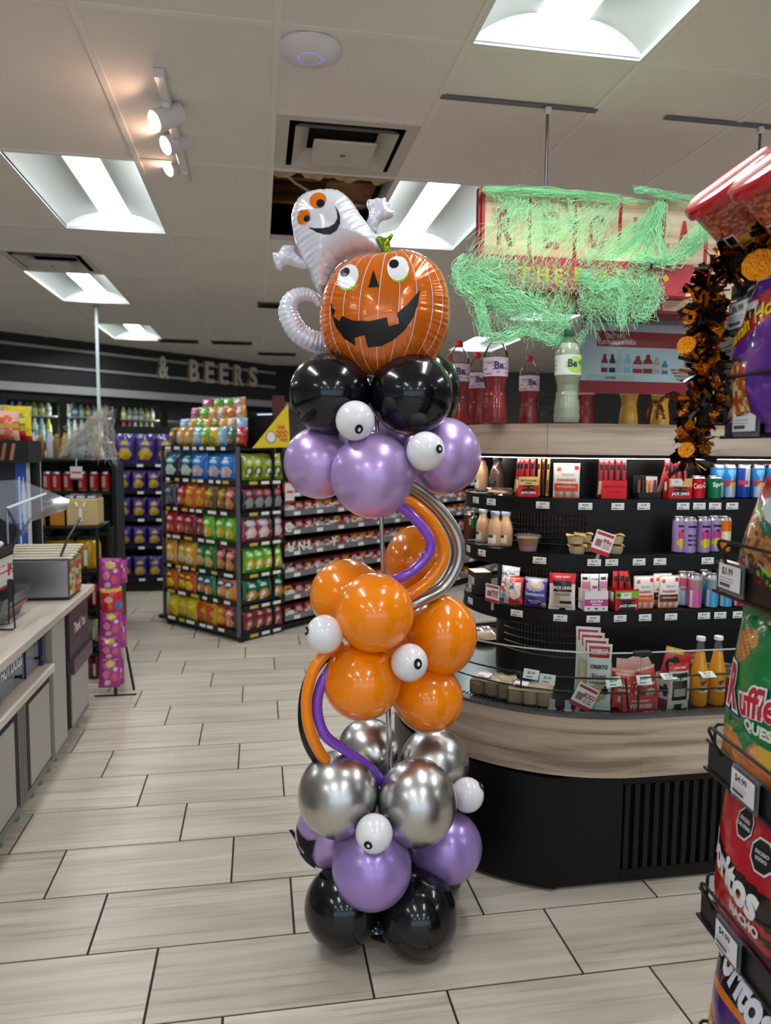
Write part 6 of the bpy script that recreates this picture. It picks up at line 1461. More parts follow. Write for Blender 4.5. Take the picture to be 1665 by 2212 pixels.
m = MB(); m.tube([at(15, 1098, Y=3.76)-sh0, Vector((at(15, 1098, Y=3.76).x, 3.76, ZC))-sh0], .006, 8); m.obj('stand_leg', M_STEEL, t)
# red and white stack
p = at(8, 1290, Z=ZC)
t = thing('takeaway_box_stack', 'red and white carton with black tray on top, far left', 'carton', (-1.22, 3.42, ZC+.135))
ds = [('b', '#dcd8d8'), ('r', 0, 1, 0, .12, '#b52a2e'), ('r', .72, .86, .35, .75, '#c8402e'), ('r', 0, 1, .50, .56, '#b52a2e'), ('w', .1, .6, .7, .76, 12, '#c8402e'), ('n', .88, .97, .35, .75, 60, .5, '#33333a')]
carton(.24, .14, .26, ds, '#d0cccc', '#222224', 30, 20, False, ds).obj('carton', P_PAPER, t, smooth=False)
m = MB(); m.box(-.125, .125, -.13, .13, .14, .145); m.box(-.125, .125, -.13, -.126, .14, .185); m.box(.121, .125, -.13, .13, .14, .185); m.box(-.125, .125, .126, .13, .14, .185); m.obj('tray', M_BLACK, t, smooth=False)
for k in range(4):
    m = MB(); m.tube([(-.09+.05*k, -.08, .16), (-.06+.05*k, .08, .19)], .014, 10, col=('#c9c9cc', '#d08a2a', '#aa2a2a', '#c9c9cc')[k]); m.obj('packet', P_GLOSS, t)
t = thing('condiment_tray', 'dark grey plastic tray with red stripe under the cartons', 'tray', (-1.2, 3.40, ZC))
m = MB(); m.add([(-.14, -.15, .03), (.12, -.15, .03), (.12, .16, .03), (-.14, .16, .03), (-.17, -.19, .125), (.165, -.19, .125), (.165, .2, .125), (-.17, .2, .125), (-.14, -.15, 0), (.12, -.15, 0), (.12, .16, 0), (-.14, .16, 0)], [(8, 9, 5, 4), (9, 10, 6, 5), (10, 11, 7, 6), (11, 8, 4, 7), (0, 1, 2, 3), (11, 10, 9, 8), (0, 4, 5, 1), (1, 5, 6, 2), (2, 6, 7, 3), (3, 7, 4, 0)]); m.obj('tray_body', mat('tray_grey', '#4a4b50', .35), t, smooth=False)
m = MB(); m.add([(.136, -.165, .05), (.146, .175, .05), (.151, .183, .062), (.141, -.173, .062)], [(0, 1, 2, 3)]); m.obj('red_stripe', mat('stripe_red', '#c4402c', .4), t, smooth=False)
p = at(26, 1362, Z=ZC); t = thing('wire_menu_holder', 'black wire card holder standing on the counter', 'card holder', (p.x, p.y, ZC))
m = MB(); m.tube([(-.12, .02, .004), (.0, .0, .004), (.012, 0, .01), (.004, 0, .20), (-.004, 0, .20), (-.012, 0, .03), (-.12, .03, .006)], .0035, 8); m.obj('wire_frame', M_BLACK, t)
m = MB(); m.box(-.012, .012, -.006, .004, .12, .215, bev=.004); m.obj('clip_head', M_BLACK, t, smooth=False)

# snack shelf above, far left
t = thing('snack_caddy', 'black snack caddy with orange letters and chips at the left edge', 'snack rack', (-1.42, 4.3, 1.0)); o0 = Vector((-1.42, 4.3, 1.0))
a_ = at(62, 1000, Y=4.3); b_ = at(62, 952, Y=4.3)
m = MB(); m.box(-.6, a_.x-o0.x, 0, .25, a_.z-1.0, b_.z-1.0); m.obj('header_tray', M_BLACKM, t, smooth=False)
m = MB(); put_text(m, 'FRESH', .055, lambda x, z: (-.10+x, -.002, (a_.z+b_.z)/2-1.0+z), .16, .05); m.obj('lettering', mat('letter_orange', '#d98418', .5), t, smooth=False)
for k in range(3):
    m = MB(); q = .0+.045*k; m.add([(q, -.002, a_.z-.985), (q+.018, -.002, a_.z-.985), (q+.035, -.002, b_.z-1.015), (q+.017, -.002, b_.z-1.015)], [(0, 1, 2, 3)], ('#c87a6a', '#a8593a', '#b86a44')[k]); m.obj('printed_mark', P_PAPER, t, smooth=False)
m = MB(); m.box(-.6, a_.x-o0.x-.01, .23, .25, ZC-1.0, a_.z-1.0); m.obj('back_post', M_BLACK, t, smooth=False)
for k, (px, py, Y, w, h, ds, lb, sd) in enumerate(((8, 953, 4.35, .17, .16, [('b', '#d8674a'), ('n', 0, 1, 0, 1, 7, .5, '#e0a8a0'), ('r', 0, 1, .45, .6, '#d9a03a')], 'pink and orange chip bag on the caddy at the left edge', 1), (38, 953, 4.4, .16, .19, [('b', '#c9b81c'), ('r', 0, 1, 0, .3, '#c92a22'), ('e', .5, .6, .4, .2, '#7f8a22'), ('n', 0, 1, .1, .9, 6, .6, '#e0c82a')], 'yellow and red chip bag on the caddy', 2))):
    p = at(px, py, Y=Y); o = link('chip_bag', bag_mesh(('cad', k), w, h, .08, ds, 12, 14, sd)); o.location = (p.x, p.y, b_.z+.0); tag(o, lb, 'chip bag')
m = MB(); c = at(8, 905, Y=4.5); m.add([(c.x+.14*math.cos(a), 4.5, c.z-.06+.14*math.sin(a)) for a in [PI*k/16 for k in range(17)]]+[(c.x+.14*math.cos(a), 4.505, c.z-.06+.14*math.sin(a)) for a in [PI*k/16 for k in range(17)]], [tuple(range(17)), tuple(range(33, 16, -1))]+[(k, k+17, k+18, k+1) for k in range(16)]+[(16, 33, 17, 0)]); o = m.obj('header_card', mat('card_pale', '#c9c8d0', .5), smooth=False); tag(o, 'pale rounded header card behind the caddy chips', 'card')
for k, (px0, px1, py0, py1, Y, ds, lb) in enumerate(((38, 60, 997, 1042, 4.45, [('b', '#2457b4'), ('r', .25, .45, .1, .9, '#dfe4ee'), ('e', .72, .65, .2, .2, '#dfe4ee'), ('e', .72, .2, .16, .12, '#dfe4ee')], 'blue and white cup sleeve panel below the caddy'), (62, 84, 996, 1045, 4.6, [('b', '#d6cfc8'), ('r', .3, 1, .55, 1, '#c4443c'), ('e', .6, .5, .3, .12, '#d6cfc8')], 'white carton with red arch beside the blue panel'))):
    a, b = at(px0, py1, Y=Y), at(px1, py0, Y=Y); h = b.z-ZC; o = carton(b.x-a.x, h, .07, ds, '#cccccc', '#dddddd', 12, 16).obj('paper_carton', P_PAPER, smooth=False); o.location = ((a.x+b.x)/2, Y, ZC); tag(o, lb, 'carton')

# drink dispensers on a stand behind the counter end
YD = 4.95
st_ = thing('drink_stand', 'black stand carrying the juice dispensers', 'stand', (-1.2, YD, 0))
m = MB(); m.box(-.35, .22, -.16, .2, .70, .715); m.obj('upper_shelf', M_BLACK, st_, smooth=False)
m = MB(); m.box(-.35, .22, -.16, .2, .985, .995); m.obj('top_shelf', M_BLACK, st_, smooth=False)
for x in (-.34, .21):
    for y in (-.15, .19): m = MB(); m.box(x-.008, x+.008, y-.008, y+.008, 0, .985); m.obj('post', M_BLACK, st_, smooth=False)
for z in (.47, .24): m = MB(); m.box(-.02, .22, -.16, .2, z-.012, z); m.obj('lower_shelf', M_BLACK, st_, smooth=False)
def dispenser(x, z, w, h, c, label, lidc='#151517', ds=None):
    t = thing('juice_dispenser', label, 'dispenser', (x, YD-.02, z), 0, 'juice dispensers')
    m = MB(); m.lathe([(w*.42, 0), (w*.5, h*.05), (w*.5, h*.62), (w*.44, h*.72), (w*.36, h*.76)], 24, sy_=.8); m.obj('jar', mat('juice_'+c, '#'+c, .15, coat=.5), t)
    m = MB(); m.lathe([(w*.40, h*.75), (w*.42, h*.78), (w*.42, h*.86), (w*.2, h*.9), (w*.1, h)], 20, sy_=.8); m.obj('lid', mat('lid_black', '#151517', .35), t)
    m = MB(); m.box(-w*.06, w*.06, -w*.43, -w*.40, h*.1, h*.5); m.obj('label_strip', M_WHITE, t, smooth=False)
    m = MB(); m.tube([(0, -w*.4, h*.08), (0, -w*.55, h*.08), (0, -w*.55, h*.03)], w*.05, 8); m.obj('tap', M_BLACK, t)
xa = lambda px, py: at(px, py, Y=YD-.02).x
dispenser(xa(128, 1200), .7155, .20, .25, 'c79412', 'wide golden juice dispenser left of its twin'); dispenser(xa(190, 1200), .7155, .16, .25, 'c79412', 'golden juice dispenser nearest the aisle')
dispenser(xa(206, 1280), .4705, .11, .2, 'a81a1c', 'bright red juice dispenser, upper of the aisle stack'); dispenser(xa(206, 1360), .2405, .11, .2, 'b5ab86', 'cloudy pale juice dispenser, middle of the aisle stack')
dispenser(xa(207, 1440), .0, .11, .2, '6c1424', 'dark red juice dispenser, lowest of the aisle stack')
t = thing('tan_drink_cooler', 'tan block drink cooler with chrome lids on the stand', 'dispenser', (xa(180, 1100), YD, .9955))
m = MB(); m.box(-.10, .10, -.1, .1, 0, .17, bev=.006); m.obj('tank', mat('tank_tan', '#c4ab72', .25), t, smooth=False)
for x in (-.066, 0, .066): m = MB(); m.box(x-.028, x+.028, -.09, .09, .17, .19, bev=.005); m.obj('lid', M_CHROME, t, smooth=False)
m = MB(); m.box(-.008, .008, -.104, -.1, .03, .11); m.obj('gauge', M_WHITE, t, smooth=False)
for x in (-.03, .03): m = MB(); m.tube([(x, -.1, .15), (x*.6, -.104, .12)], .006, 8); m.obj('handle', M_WHITE, t)
for k, px in enumerate((92, 128)):
    t = thing('amber_drink_tank', ('left', 'right')[k]+' amber drink tank behind the clear shield', 'dispenser', (xa(px, 1110), YD, .9955), 0, 'amber tanks'); m = MB(); m.box(-.07, .07, -.1, .1, 0, .13, bev=.006); m.obj('tank', mat('tank_amber', '#c07a1a', .2, coat=.4), t, smooth=False); m = MB(); m.box(-.072, .072, -.1, .1, .13, .145); m.obj('lid', M_BLACK, t, smooth=False)
# clip strip of candy
YS = 4.50; p = at(243, 1300, Y=YS)
cs = thing('clip_strip_stand', 'thin black floor stand for hanging candy', 'stand', (p.x, YS+.032, 0))
m = MB(); m.tube([(0, 0, 0), (0, 0, 1.02)], .010, 10); m.obj('pole', M_BLACK, cs)
m = MB(); m.tube([(.09, .1, 0), (.02, .1, .45)], .008, 8); m.obj('rear_leg', M_BLACK, cs)
m = MB(); m.tube([(-.12, 0, .004), (.12, .0, .004)], .006, 8); m.obj('base_bar', M_BLACK, cs)
PKC = [('b', '#a8348c'), ('e', .5, .78, .24, .11, '#c4b82a'), ('e', .3, .45, .16, .13, '#d8809a'), ('e', .72, .35, .16, .14, '#d65a7a'), ('e', .4, .18, .14, .1, '#d9b6cc'), ('e', .75, .62, .1, .08, '#d8c8d8'), ('e', .2, .7, .08, .08, '#c860a8')]
RDC = [('b', '#c9262c'), ('e', .35, .55, .2, .12, '#e8a8a0'), ('e', .4, .3, .12, .1, '#d86a5a'), ('e', .78, .3, .16, .18, '#4a7ab8'), ('r', 0, 1, .8, 1, '#d8a02a')]
for k, (px, py0, py1, red) in enumerate(((236, 1275, 1205, 0), (244, 1325, 1268, 1), (238, 1378, 1318, 0), (240, 1425, 1372, 0), (236, 1485, 1418, 0))):
    a, b = at(px, py0, Y=YS), at(px, py1, Y=YS)
    o = link('candy_bag', bag_mesh(('clip', red, k), .125, b.z-a.z, .05, RDC if red else PKC, 22, 22, k)); o.location = a; o.rotation_euler = (0, .06*(-1)**k, .2); tag(o, ('red candy bag hanging among the pink ones' if red else f'{ORD[k]} hanging candy bag from the top, pink'), 'candy bag', 'hanging candy bags')
for k, (px, py0, py1) in enumerate(((258, 1260, 1210), (257, 1400, 1330), (252, 1480, 1425))):
    a, b = at(px, py0, Y=YS+.1), at(px, py1, Y=YS+.1); o = link('candy_bag', bag_mesh(('clipb', k), .10, b.z-a.z, .04, PKC, 10, 12, k+7)); o.location = a; o.rotation_euler = (0, 0, .5); tag(o, ('upper', 'middle', 'lower')[k]+' pink candy bag on the rear side of the strip', 'candy bag', 'hanging candy bags')
a, b = at(262, 1515, Y=4.62), at(262, 1395, Y=4.62); m = MB(); m.grid(lambda u, v: (a.x-.03+.09*u-.03*v, 4.62+.01*math.sin(u*6), v*(b.z)), 6, 10); o = m.obj('paper_banner', clear_mat('paper_thin', '#f3f0e8', .1, .4, .55, '#d6d2c6'), smooth=True); tag(o, 'limp translucent paper banner hanging beside the candy', 'banner')

# ------------------------------------------------------------------ black shelf with red cans, bottles and white cobweb
YG = 6.2
bs = thing('can_shelf', 'black rounded-end shelf unit with red cans', 'shelf unit', (-1.45, YG, 0))
for z in (1.395, 1.13, .80, .45):
    m = MB(); m.box(-.62, .30, -.02, .34, z-.03, z, bev=.01); m.obj('shelf', M_BLACK, bs, smooth=False)
m = MB(); m.box(-.62, .315, .32, .36, 0, 1.39); m.obj('back_panel', M_BLACKM, bs, smooth=False)
m = MB(); m.box(.295, .325, -.02, .36, 0, 1.36, bev=.01); m.obj('end_panel', M_BLACK, bs, smooth=False)
RC = [('b', '#a81c22'), ('r', 0, 1, .9, 1, '#6d8a4a'), ('r', 0, 1, 0, .08, '#5d7a44'), ('r', .1, .25, .2, .8, '#c9a6a0')]
for k, px in enumerate((104, 124, 148, 179, 204, 229)):
    p = at(px, 1055, Y=YG+.03); can('redcan', .036, .155, RC, (p.x, p.y, 1.131), f'{ORD[k]} red can with green rim from the left on the black shelf', 'red cans with green rims')
m = MB(); p = at(165, 1020, Y=YG-.03); m.cur = lin('#d8d4d2'); m.box(p.x-.045, p.x+.045, YG-.035, YG-.03, p.z-.06, p.z+.045); m.box(p.x-.035, p.x+.035, YG-.0365, YG-.035, p.z-.01, p.z+.005, '#b8444a'); m.box(p.x-.045, p.x+.045, YG-.0362, YG-.035, p.z-.06, p.z-.045, '#b02a34'); m.tube([(p.x, YG-.03, p.z+.04), (p.x, YG-.022, 1.39)], .004, 6); o = m.obj('hanging_tag', P_PAPER, smooth=False); tag(o, 'white price card hanging over the red cans', 'price card')
for k, (px, c, hh) in enumerate(((72, '#b9c0c6', .20), (88, '#8a6a3a', .18), (110, '#c2c8cc', .21), (124, '#8a6a3a', .19), (142, '#b89a4a', .2), (160, '#b6bcc2', .19), (178, '#aab2b8', .2), (196, '#8f95a0', .2), (209, '#b89a4a', .2))):
    p = at(px, 985, Y=YG+.08); r = .034
    t = thing('water_bottle', f'{ORD[k]} bottle from the left on top of the black shelf', 'bottle', (p.x, p.y, 1.3955), 0, 'bottles on the black shelf')
    m = MB(); m.lathe([(r*.9, 0), (r, .01), (r, hh*.7), (r*.5, hh*.88), (r*.4, hh*.9)], 16, col=c); m.obj('body', P_GLOSS, t); m = MB(); m.lathe([(r*.45, hh*.9), (r*.45, hh), (.001, hh*1.0)], 12, col='#d6b23a' if c in ('#8a6a3a', '#b89a4a') else '#d9dde0'); m.obj('cap', P_PLAS, t)
web = MB(); Yw = YG-.05
strands([(135, 985, Yw), (140, 930, Yw), (150, 872, Yw)], [(165, 960, Yw), (160, 935, Yw), (152, 875, Yw)], 130, 4, 2, .0011)
strands([(128, 985, Yw), (140, 975, Yw)], [(205, 905, Yw), (230, 880, Yw), (242, 890, Yw)], 240, 4, 3, .0011, -.02)
strands([(200, 905, Yw), (240, 880, Yw)], [(165, 950, Yw), (200, 985, Yw), (252, 995, Yw)], 240, 6, 3, .0011)
strands([(150, 975, Yw), (200, 960, Yw), (235, 940, Yw)], [(190, 975, Yw), (230, 985, Yw), (252, 998, Yw)], 200, 4, 3, .0011)
o = web.obj('cobweb', mat('web_white', '#dcd6cc', .8)); tag(o, 'cream white stretchy cobweb over the bottles on the black shelf', 'cobweb', kind='stuff')
# ------------------------------------------------------------------ shelves at the back
NUM = ORD+['seventeenth', 'eighteenth', 'nineteenth', 'twentieth', 'twenty-first', 'twenty-second', 'twenty-third', 'twenty-fourth', 'twenty-fifth', 'twenty-sixth', 'twenty-seventh', 'twenty-eighth', 'twenty-ninth', 'thirtieth']
def snack(c, band_, blob, pic):
    return [('b', c), ('r', 0, 1, .9, 1, band_), ('e', .5, .66, .36, .14, band_), ('e', .5, .3, .34, .2, pic), ('e', .42, .34, .14, .09, blob), ('e', .5, .68, .26, .05, blob), ('e', .3, .16, .12, .06, blob)]
KIND = {
 'purple': ('purple and yellow', snack('#3c2a6e', '#57408c', '#c9b42a', '#b8922a')), 'gold': ('gold', snack('#c98f1c', '#e0a82a', '#e8dcc4', '#d8c49a')), 'green': ('dark green', snack('#2f6b34', '#4a8a44', '#d8d4c0', '#c4a860')),
 'brown': ('brown and pink', snack('#4a3228', '#d06a6a', '#e0c0b0', '#c07a44')), 'red': ('red', snack('#a01a28', '#c0303a', '#e0d8d8', '#c8642c')), 'dred': ('dark red', snack('#7a1a26', '#8f2a34', '#c9b0b0', '#8a4a2c')), 'lime': ('lime green', snack('#5aa81e', '#74c22e', '#ecebe4', '#d8a820')),
 'ruff': ('green and blue', snack('#1f7a3c', '#2c3f86', '#dfe2e6', '#c87a34')), 'cheet': ('orange and yellow', snack('#c85a1e', '#a83a1c', '#e0d23a', '#d8c81e')), 'tost': ('white, orange and blue', snack('#d8843a', '#2c4a8a', '#e6e2dc', '#d8a04a')), 'yel': ('bright yellow', snack('#c9b41e', '#d8ca2a', '#c4a04a', '#b89a3c')), 'yred': ('yellow and red', snack('#c9a01e', '#c42a22', '#c8441e', '#b8381c')),
 'choc': ('brown and yellow', snack('#5a4226', '#a8842e', '#d8b84a', '#8a6a3a')), 'orng': ('orange', snack('#c4561e', '#d8742a', '#e2b83a', '#d09a2e')), 'blue': ('bright blue', snack('#1f6ac0', '#2f86d8', '#d8dce6', '#c9b0a0')), 'teal': ('black and teal', snack('#1d2a34', '#2a86b0', '#e0e6e4', '#c8d8c0')), 'dgrn': ('forest green', snack('#1a5a3a', '#22704a', '#d6e0da', '#c87a2c')),
 'blkr': ('black and red', snack('#26242a', '#b02a2c', '#8a8a90', '#8a8888')), 'whtr': ('white and red', snack('#8a3a44', '#b8a8b4', '#dcd6dc', '#d8b8b8')), 'olive': ('yellow green', snack('#8a9a24', '#a8b83a', '#d8dcc8', '#4a5a2a')), 'grey': ('dark grey', snack('#3a3a42', '#54545e', '#9aa0a8', '#6a6a72')), 'pink': ('pink', snack('#a83a68', '#c45a84', '#e0c4d0', '#c88aa4')), 'whto': ('white and orange', snack('#c9822e', '#d8d2ca', '#e8e4dc', '#cfcac2')), 'ltbl': ('light blue', snack('#7fa8d0', '#9ac0e0', '#e4eaf0', '#c8d8e8'))}
def small_bag(kind, w, h, t_, loc, rz, label, group, lean=.08, roll=0., name='snack_bag'):
    o = link(name, bag_mesh(('sm', kind, round(w, 3), round(h, 3)), w, h, t_, KIND[kind][1], 14, 16, hash(kind) % 7 if False else len(kind), wr=1.2)); o.location = loc; o.rotation_euler = (-lean, roll, rz); return tag(o, label, 'snack bag', group)
# purple bag rack
rackp = thing('purple_bag_shelf', 'black shelf unit full of purple snack bags at the back', 'shelf unit', (-1.2, 7.8, 0))
ZP = (1.315, 1.04, .76, .475, .145)
for z in ZP:
    m = MB(); m.box(-.30, .32, 0, .4, z-.03, z); so_ = m.obj('shelf', M_BLACK, rackp, smooth=False)
    for x in (-.2, .02, .2): m = MB(); m.box(x-.03, x+.03, -.004, -.001, z-.032, z-.006); m.obj('price_tag', M_TAG, so_, smooth=False)
m = MB(); m.box(-.30, .32, .4, .43, 0, 1.7); m.obj('back_panel', M_BLACKM, rackp, smooth=False)
m = MB(); m.box(-.315, -.30, 0, .43, 0, 1.32); m.obj('side_panel', M_BLACK, rackp, smooth=False)
m = MB(); m.box(-.30, .32, .02, .4, 0, .11); m.obj('kick_base', M_BLACKM, rackp, smooth=False)
lv = ('top', 'second', 'third', 'fourth', 'bottom')
for j, z in enumerate(ZP):
    hh = (.30, .21, .21, .20, .22)[j]; n = (3, 4, 4, 4, 4)[j]
    for k in range(n): small_bag('purple', .20 if j == 0 else .145, hh, .09, (-1.42+(.20 if j == 0 else .15)*(k+.45), 7.84, z+.001), 0, f'{ORD[k]} purple snack bag from the left on the {lv[j]} shelf of the back unit', 'purple snack bags')
# slim ceiling pole
m = MB(); m.tube([(-1.49, 7.45, 1.55), (-1.505, 7.49, CEIL-.004)], .016, 10); m.lathe([(.035, 0), (.035, .01)], 16, (-1.505, 7.49, CEIL-.016)); o = m.obj('service_pole', mat('pole_white', '#c9d2d2', .4)); tag(o, 'slim white pole dropping from the ceiling to the back shelf', 'pole')

# island gondola: end cap and candy aisle
CG = Vector((-.155, 5.65, 0)); RZE = math.atan2(N45.y, N45.x); RZS = math.atan2(T45.y, T45.x)
WE = .95
def ge(x, y, z): return CG+N45*x+T45*y+Vector((0, 0, z))           # end cap: x runs to the corner, y into the island
def gs(x, y, z): return CG+T45*x-N45*y+Vector((0, 0, z))           # long side
gon = thing('snack_gondola', 'black island shelving with a chip end cap', 'shelf unit', CG, RZE)
ZE = (1.50, 1.245, 1.005, .775, .53, .315, .09)
M_LIP = mat('lip_black', '#19191b', .4)
for j, z in enumerate(ZE):
    m = MB(); m.box(-WE, 0, 0, .36, z-.028, z-.012); m.box(-WE, 0, -.008, 0, z-.036, z); so_ = m.obj('shelf', M_LIP, gon, smooth=False)
    rt = random.Random(j)
    x = -WE+.06
    while x < -.12:
        w_ = rt.choice((.05, .07, .1)); m = MB(); m.box(x, x+w_, -.010, -.008, z-.03, z-.006); m.obj('price_tag', mat('tag_yellow', '#c4b04a', .5) if rt.random() < .3 else M_TAG, so_, smooth=False); x += w_+rt.uniform(.02, .09)
m = MB(); m.box(-WE, 0, .36, .38, .05, 1.75); m.obj('back_board', M_BLACKM, gon, smooth=False)
for x in (-WE, 0): m = MB(); m.box(x-.007, x+.007, -.01, .02, .04, 1.5); m.obj('upright', mat('upright_steel', '#6a6a70', .45, metal=.5), gon, smooth=False)
m = MB(); m.box(-WE-.12, .03, .02, .06, .03, .06); m.obj('base_foot', M_BLACK, gon, smooth=False)
m = MB(); m.box(-WE, 0, .05, .36, .01, .06); m.obj('base', M_BLACKM, gon, smooth=False)
for x in (-WE+.02, -.01): m = MB(); m.lathe([(.02, 0), (.02, .03)], 12, (x, .03, 0)); m.obj('caster', M_BLACK, gon)
plan = {1: ['teal', 'teal', 'blue', 'blue', 'blue'], 2: ['grey', 'red', 'orng', 'orng', 'choc', 'choc', 'brown'], 3: ['red', 'red', 'dred', 'dred', 'lime', 'lime', 'lime'], 4: ['gold', 'gold', 'gold', 'green', 'green', 'brown', 'brown'], 5: ['cheet', 'cheet', 'cheet', 'ruff', 'ruff', 'tost', 'tost'], 6: ['yel', 'yel', 'yel', 'yred', 'yred', 'orng', 'brown']}
lvl = ('top', 'second', 'third', 'fourth', 'fifth', 'sixth', 'lowest')
for j, ks in plan.items():
    n = len(ks); hh = (0, .215, .205, .205, .21, .19, .195)[j]
    for k, kd in enumerate(ks):
        x = -WE+.02+(WE-.06)*(k+.5)/n
        small_bag(kd, (WE-.05)/n*1.16, hh, .08, ge(x, .022+.02*(k % 2), ZE[j]-.008), RZE, f'{KIND[kd][0]} snack bag, {ORD[k]} from the left on the {lvl[j]} end cap shelf', 'bags on the end cap', .06, random.Random(j*9+k).uniform(-.13, .13))
# pile on the top deck
rp = random.Random(4)
pile = [(0, ['choc', 'gold', 'gold', 'ltbl', 'lime', 'yel', 'ltbl', 'dgrn', 'red'], .14), (1, ['ltbl', 'gold', 'lime', 'gold', 'choc', 'gold', 'whto', 'ltbl'], .12), (2, ['pink', 'lime', 'gold', 'whto', 'orng', 'whto'], .12), (3, ['pink', 'lime', 'lime', 'whto'], .10)]
for j, ks, hh in pile:
    n = len(ks); span = WE*(1, .85, .72, .55)[j]
    for k, kd in enumerate(ks):
        x = -WE/2-.02+span*((k+.5)/n-.5)
        small_bag(kd, span/n*1.08, hh*1.06, .08, ge(x, .10+.06*j, ZE[0]+.002+.095*j), RZE+rp.uniform(-.2, .2), f'{KIND[kd][0]} pack, {ORD[k]} from the left in the {("bottom", "second", "third", "top")[j]} row of the pile', 'packs piled on the end cap top', .05, rp.uniform(-.1, .1))
m = MB(); a, b, c = at(545, 968, Y=5.75)-CG, at(626, 966, Y=5.8)-CG, at(622, 872, Y=5.8)-CG
dsg = MB(); v3 = [a, b, c]; n_ = (b-a).cross(c-a).normalized()*-.006
dsg.add([v for v in v3]+[v-n_ for v in v3], [(0, 1, 2), (5, 4, 3), (0, 3, 4, 1), (1, 4, 5, 2), (2, 5, 3, 0)]); ys = thing('triangle_header', 'bright yellow triangular header sign on the end cap corner', 'sign', CG); dsg.obj('board', mat('board_yellow', '#e2c21c', .45), ys, smooth=False)
def tri(u, v, o_=.0): return a+(b-a)*u+(c-b)*v+n_*(.8+o_)
nn_ = (b-a).cross(c-a).normalized(); nn_ = nn_ if nn_.dot(Vector((0, -1, 0))) > 0 else -nn_
def tri(u, v, o_=.008): return a+(b-a)*u+(c-b)*v+nn_*o_
m = MB(); m.add([tri(.5+.14*math.cos(2*PI*k/20), .24+.15*math.sin(2*PI*k/20)) for k in range(20)], [tuple(range(20))], '#8a8a90'); m.add([tri(.5+.11*math.cos(2*PI*k/20), .24+.12*math.sin(2*PI*k/20), .0105) for k in range(20)], [tuple(range(20))], '#e4e0dc'); m.obj('round_badge', P_PAPER, ys, smooth=False)
m = MB()
for (u, v, wd) in ((.78, .44, .2), (.8, .33, .3), (.78, .24, .3), (.84, .15, .2)):
    P_ = [tri(u+wd*(k/8-.5), v+.03*math.sin(k*2.2), .0105) for k in range(9)]+[tri(u+wd*(k/8-.5), v+.05+.03*math.sin(k*2.2), .0105) for k in range(8, -1, -1)]; m.add(P_, [tuple(range(18))], '#cf5a1c')
m.obj('printed_scrawl', P_PAPER, ys, smooth=False)
m = MB(); p = at(601, 868, Y=6.3); m.box(p.x-.05, p.x+.05, 6.3, 6.38, 1.5, p.z+.05, bev=.004); o = m.obj('carton', mat('carton_maroon', '#5e1a20', .5), smooth=False); tag(o, 'tall dark maroon carton behind the yellow header', 'carton')
# long side, first bay of bags then the candy shelves
SKW = dict(loc=(0, .02, 0), rz=RZS-RZE)
ZS = (1.24, 1.0, .765, .52, .275, .05)
BW = .46
for j, z in enumerate(ZS):
    m = MB(); m.box(.02, BW, .0, .33, z-.028, z-.012); m.box(.02, BW, -.008, 0, z-.036, z); so_ = m.obj('shelf', M_LIP, gon, smooth=False, **SKW)
    for k in range(3): m = MB(); m.box(.09+.12*k, .17+.12*k, -.010, -.008, z-.03, z-.006); m.obj('price_tag', MATS['tag_yellow'] if k == 0 else M_TAG, so_, smooth=False)
m = MB(); m.box(.02, 4.4, .33, .36, .05, 1.45); m.obj('back_board', M_BLACKM, gon, smooth=False, **SKW)
m = MB(); m.box(.05, 4.4, .03, .33, .0, .05); m.obj('base', M_BLACKM, gon, smooth=False, **SKW)
bay = [['olive']*4, ['blkr']*4, ['whtr']*3, ['lime']*4, ['dgrn']*3, ['dred']*4]
for j, ks in enumerate(bay):
    n = len(ks)
    for k, kd in enumerate(ks): small_bag(kd, .46/n*1.1, .205, .07, gs(.06+.40*(k+.5)/n, .03, ZS[j]+.002)+T45*.02, RZS, f'{KIND[kd][0]} snack bag, {ORD[k]} on the {lvl[j]} shelf right of the end cap corner', 'bags beside the end cap', .12, random.Random(j*5+k).uniform(-.08, .08))
M_LIPS = mat('lip_silver', '#7d7d82', .4, metal=.3)
ZK = (1.14, .985, .83, .655, .475, .29, .12)
for j, z in enumerate(ZK):
    m = MB(); m.box(BW+.02, 4.4, .02, .33, z-.02, z-.008); so_ = m.obj('shelf', M_LIP, gon, smooth=False, **SKW)
    m = MB(); m.box(BW+.02, 4.4, .012, .02, z-.045, z+.004); m.obj('shelf_lip', M_LIPS, so_, smooth=False)
    m = MB(); ds = design([('b', '#a8a2a6'), ('n', 0, 1, 0, 1, 60, .6, '#a8343a'), ('n', 0, 1, 0, 1, 90, .7, '#d8d4d6')]); m.grid(lambda u, v: (BW+.02+u*3.9, .010, z+.004+.035*v), 120, 2, ds); m.obj('lip_print', P_GLOSS, so_, smooth=False)
    for k in range(14): m = MB(); m.box(BW+.12+.27*k, BW+.19+.27*k, .008, .012, z-.042, z-.012); m.obj('price_tag', M_TAG, so_, smooth=False)
for (ch, x, z) in (('C', BW+.05, ZK[2]+.02), ('U', BW+.08, ZK[3]+.03), ('N', BW+.2, ZK[3]+.03), ('L', BW+.3, ZK[3]+.03), ('Y', BW+.6, ZK[3]+.03)):
    m = MB(); put_text(m, ch, .08, lambda X, Z: (x+X, .004, z+Z), None, .03); m.obj('lettering', M_WHITE, gon, smooth=False, **SKW)
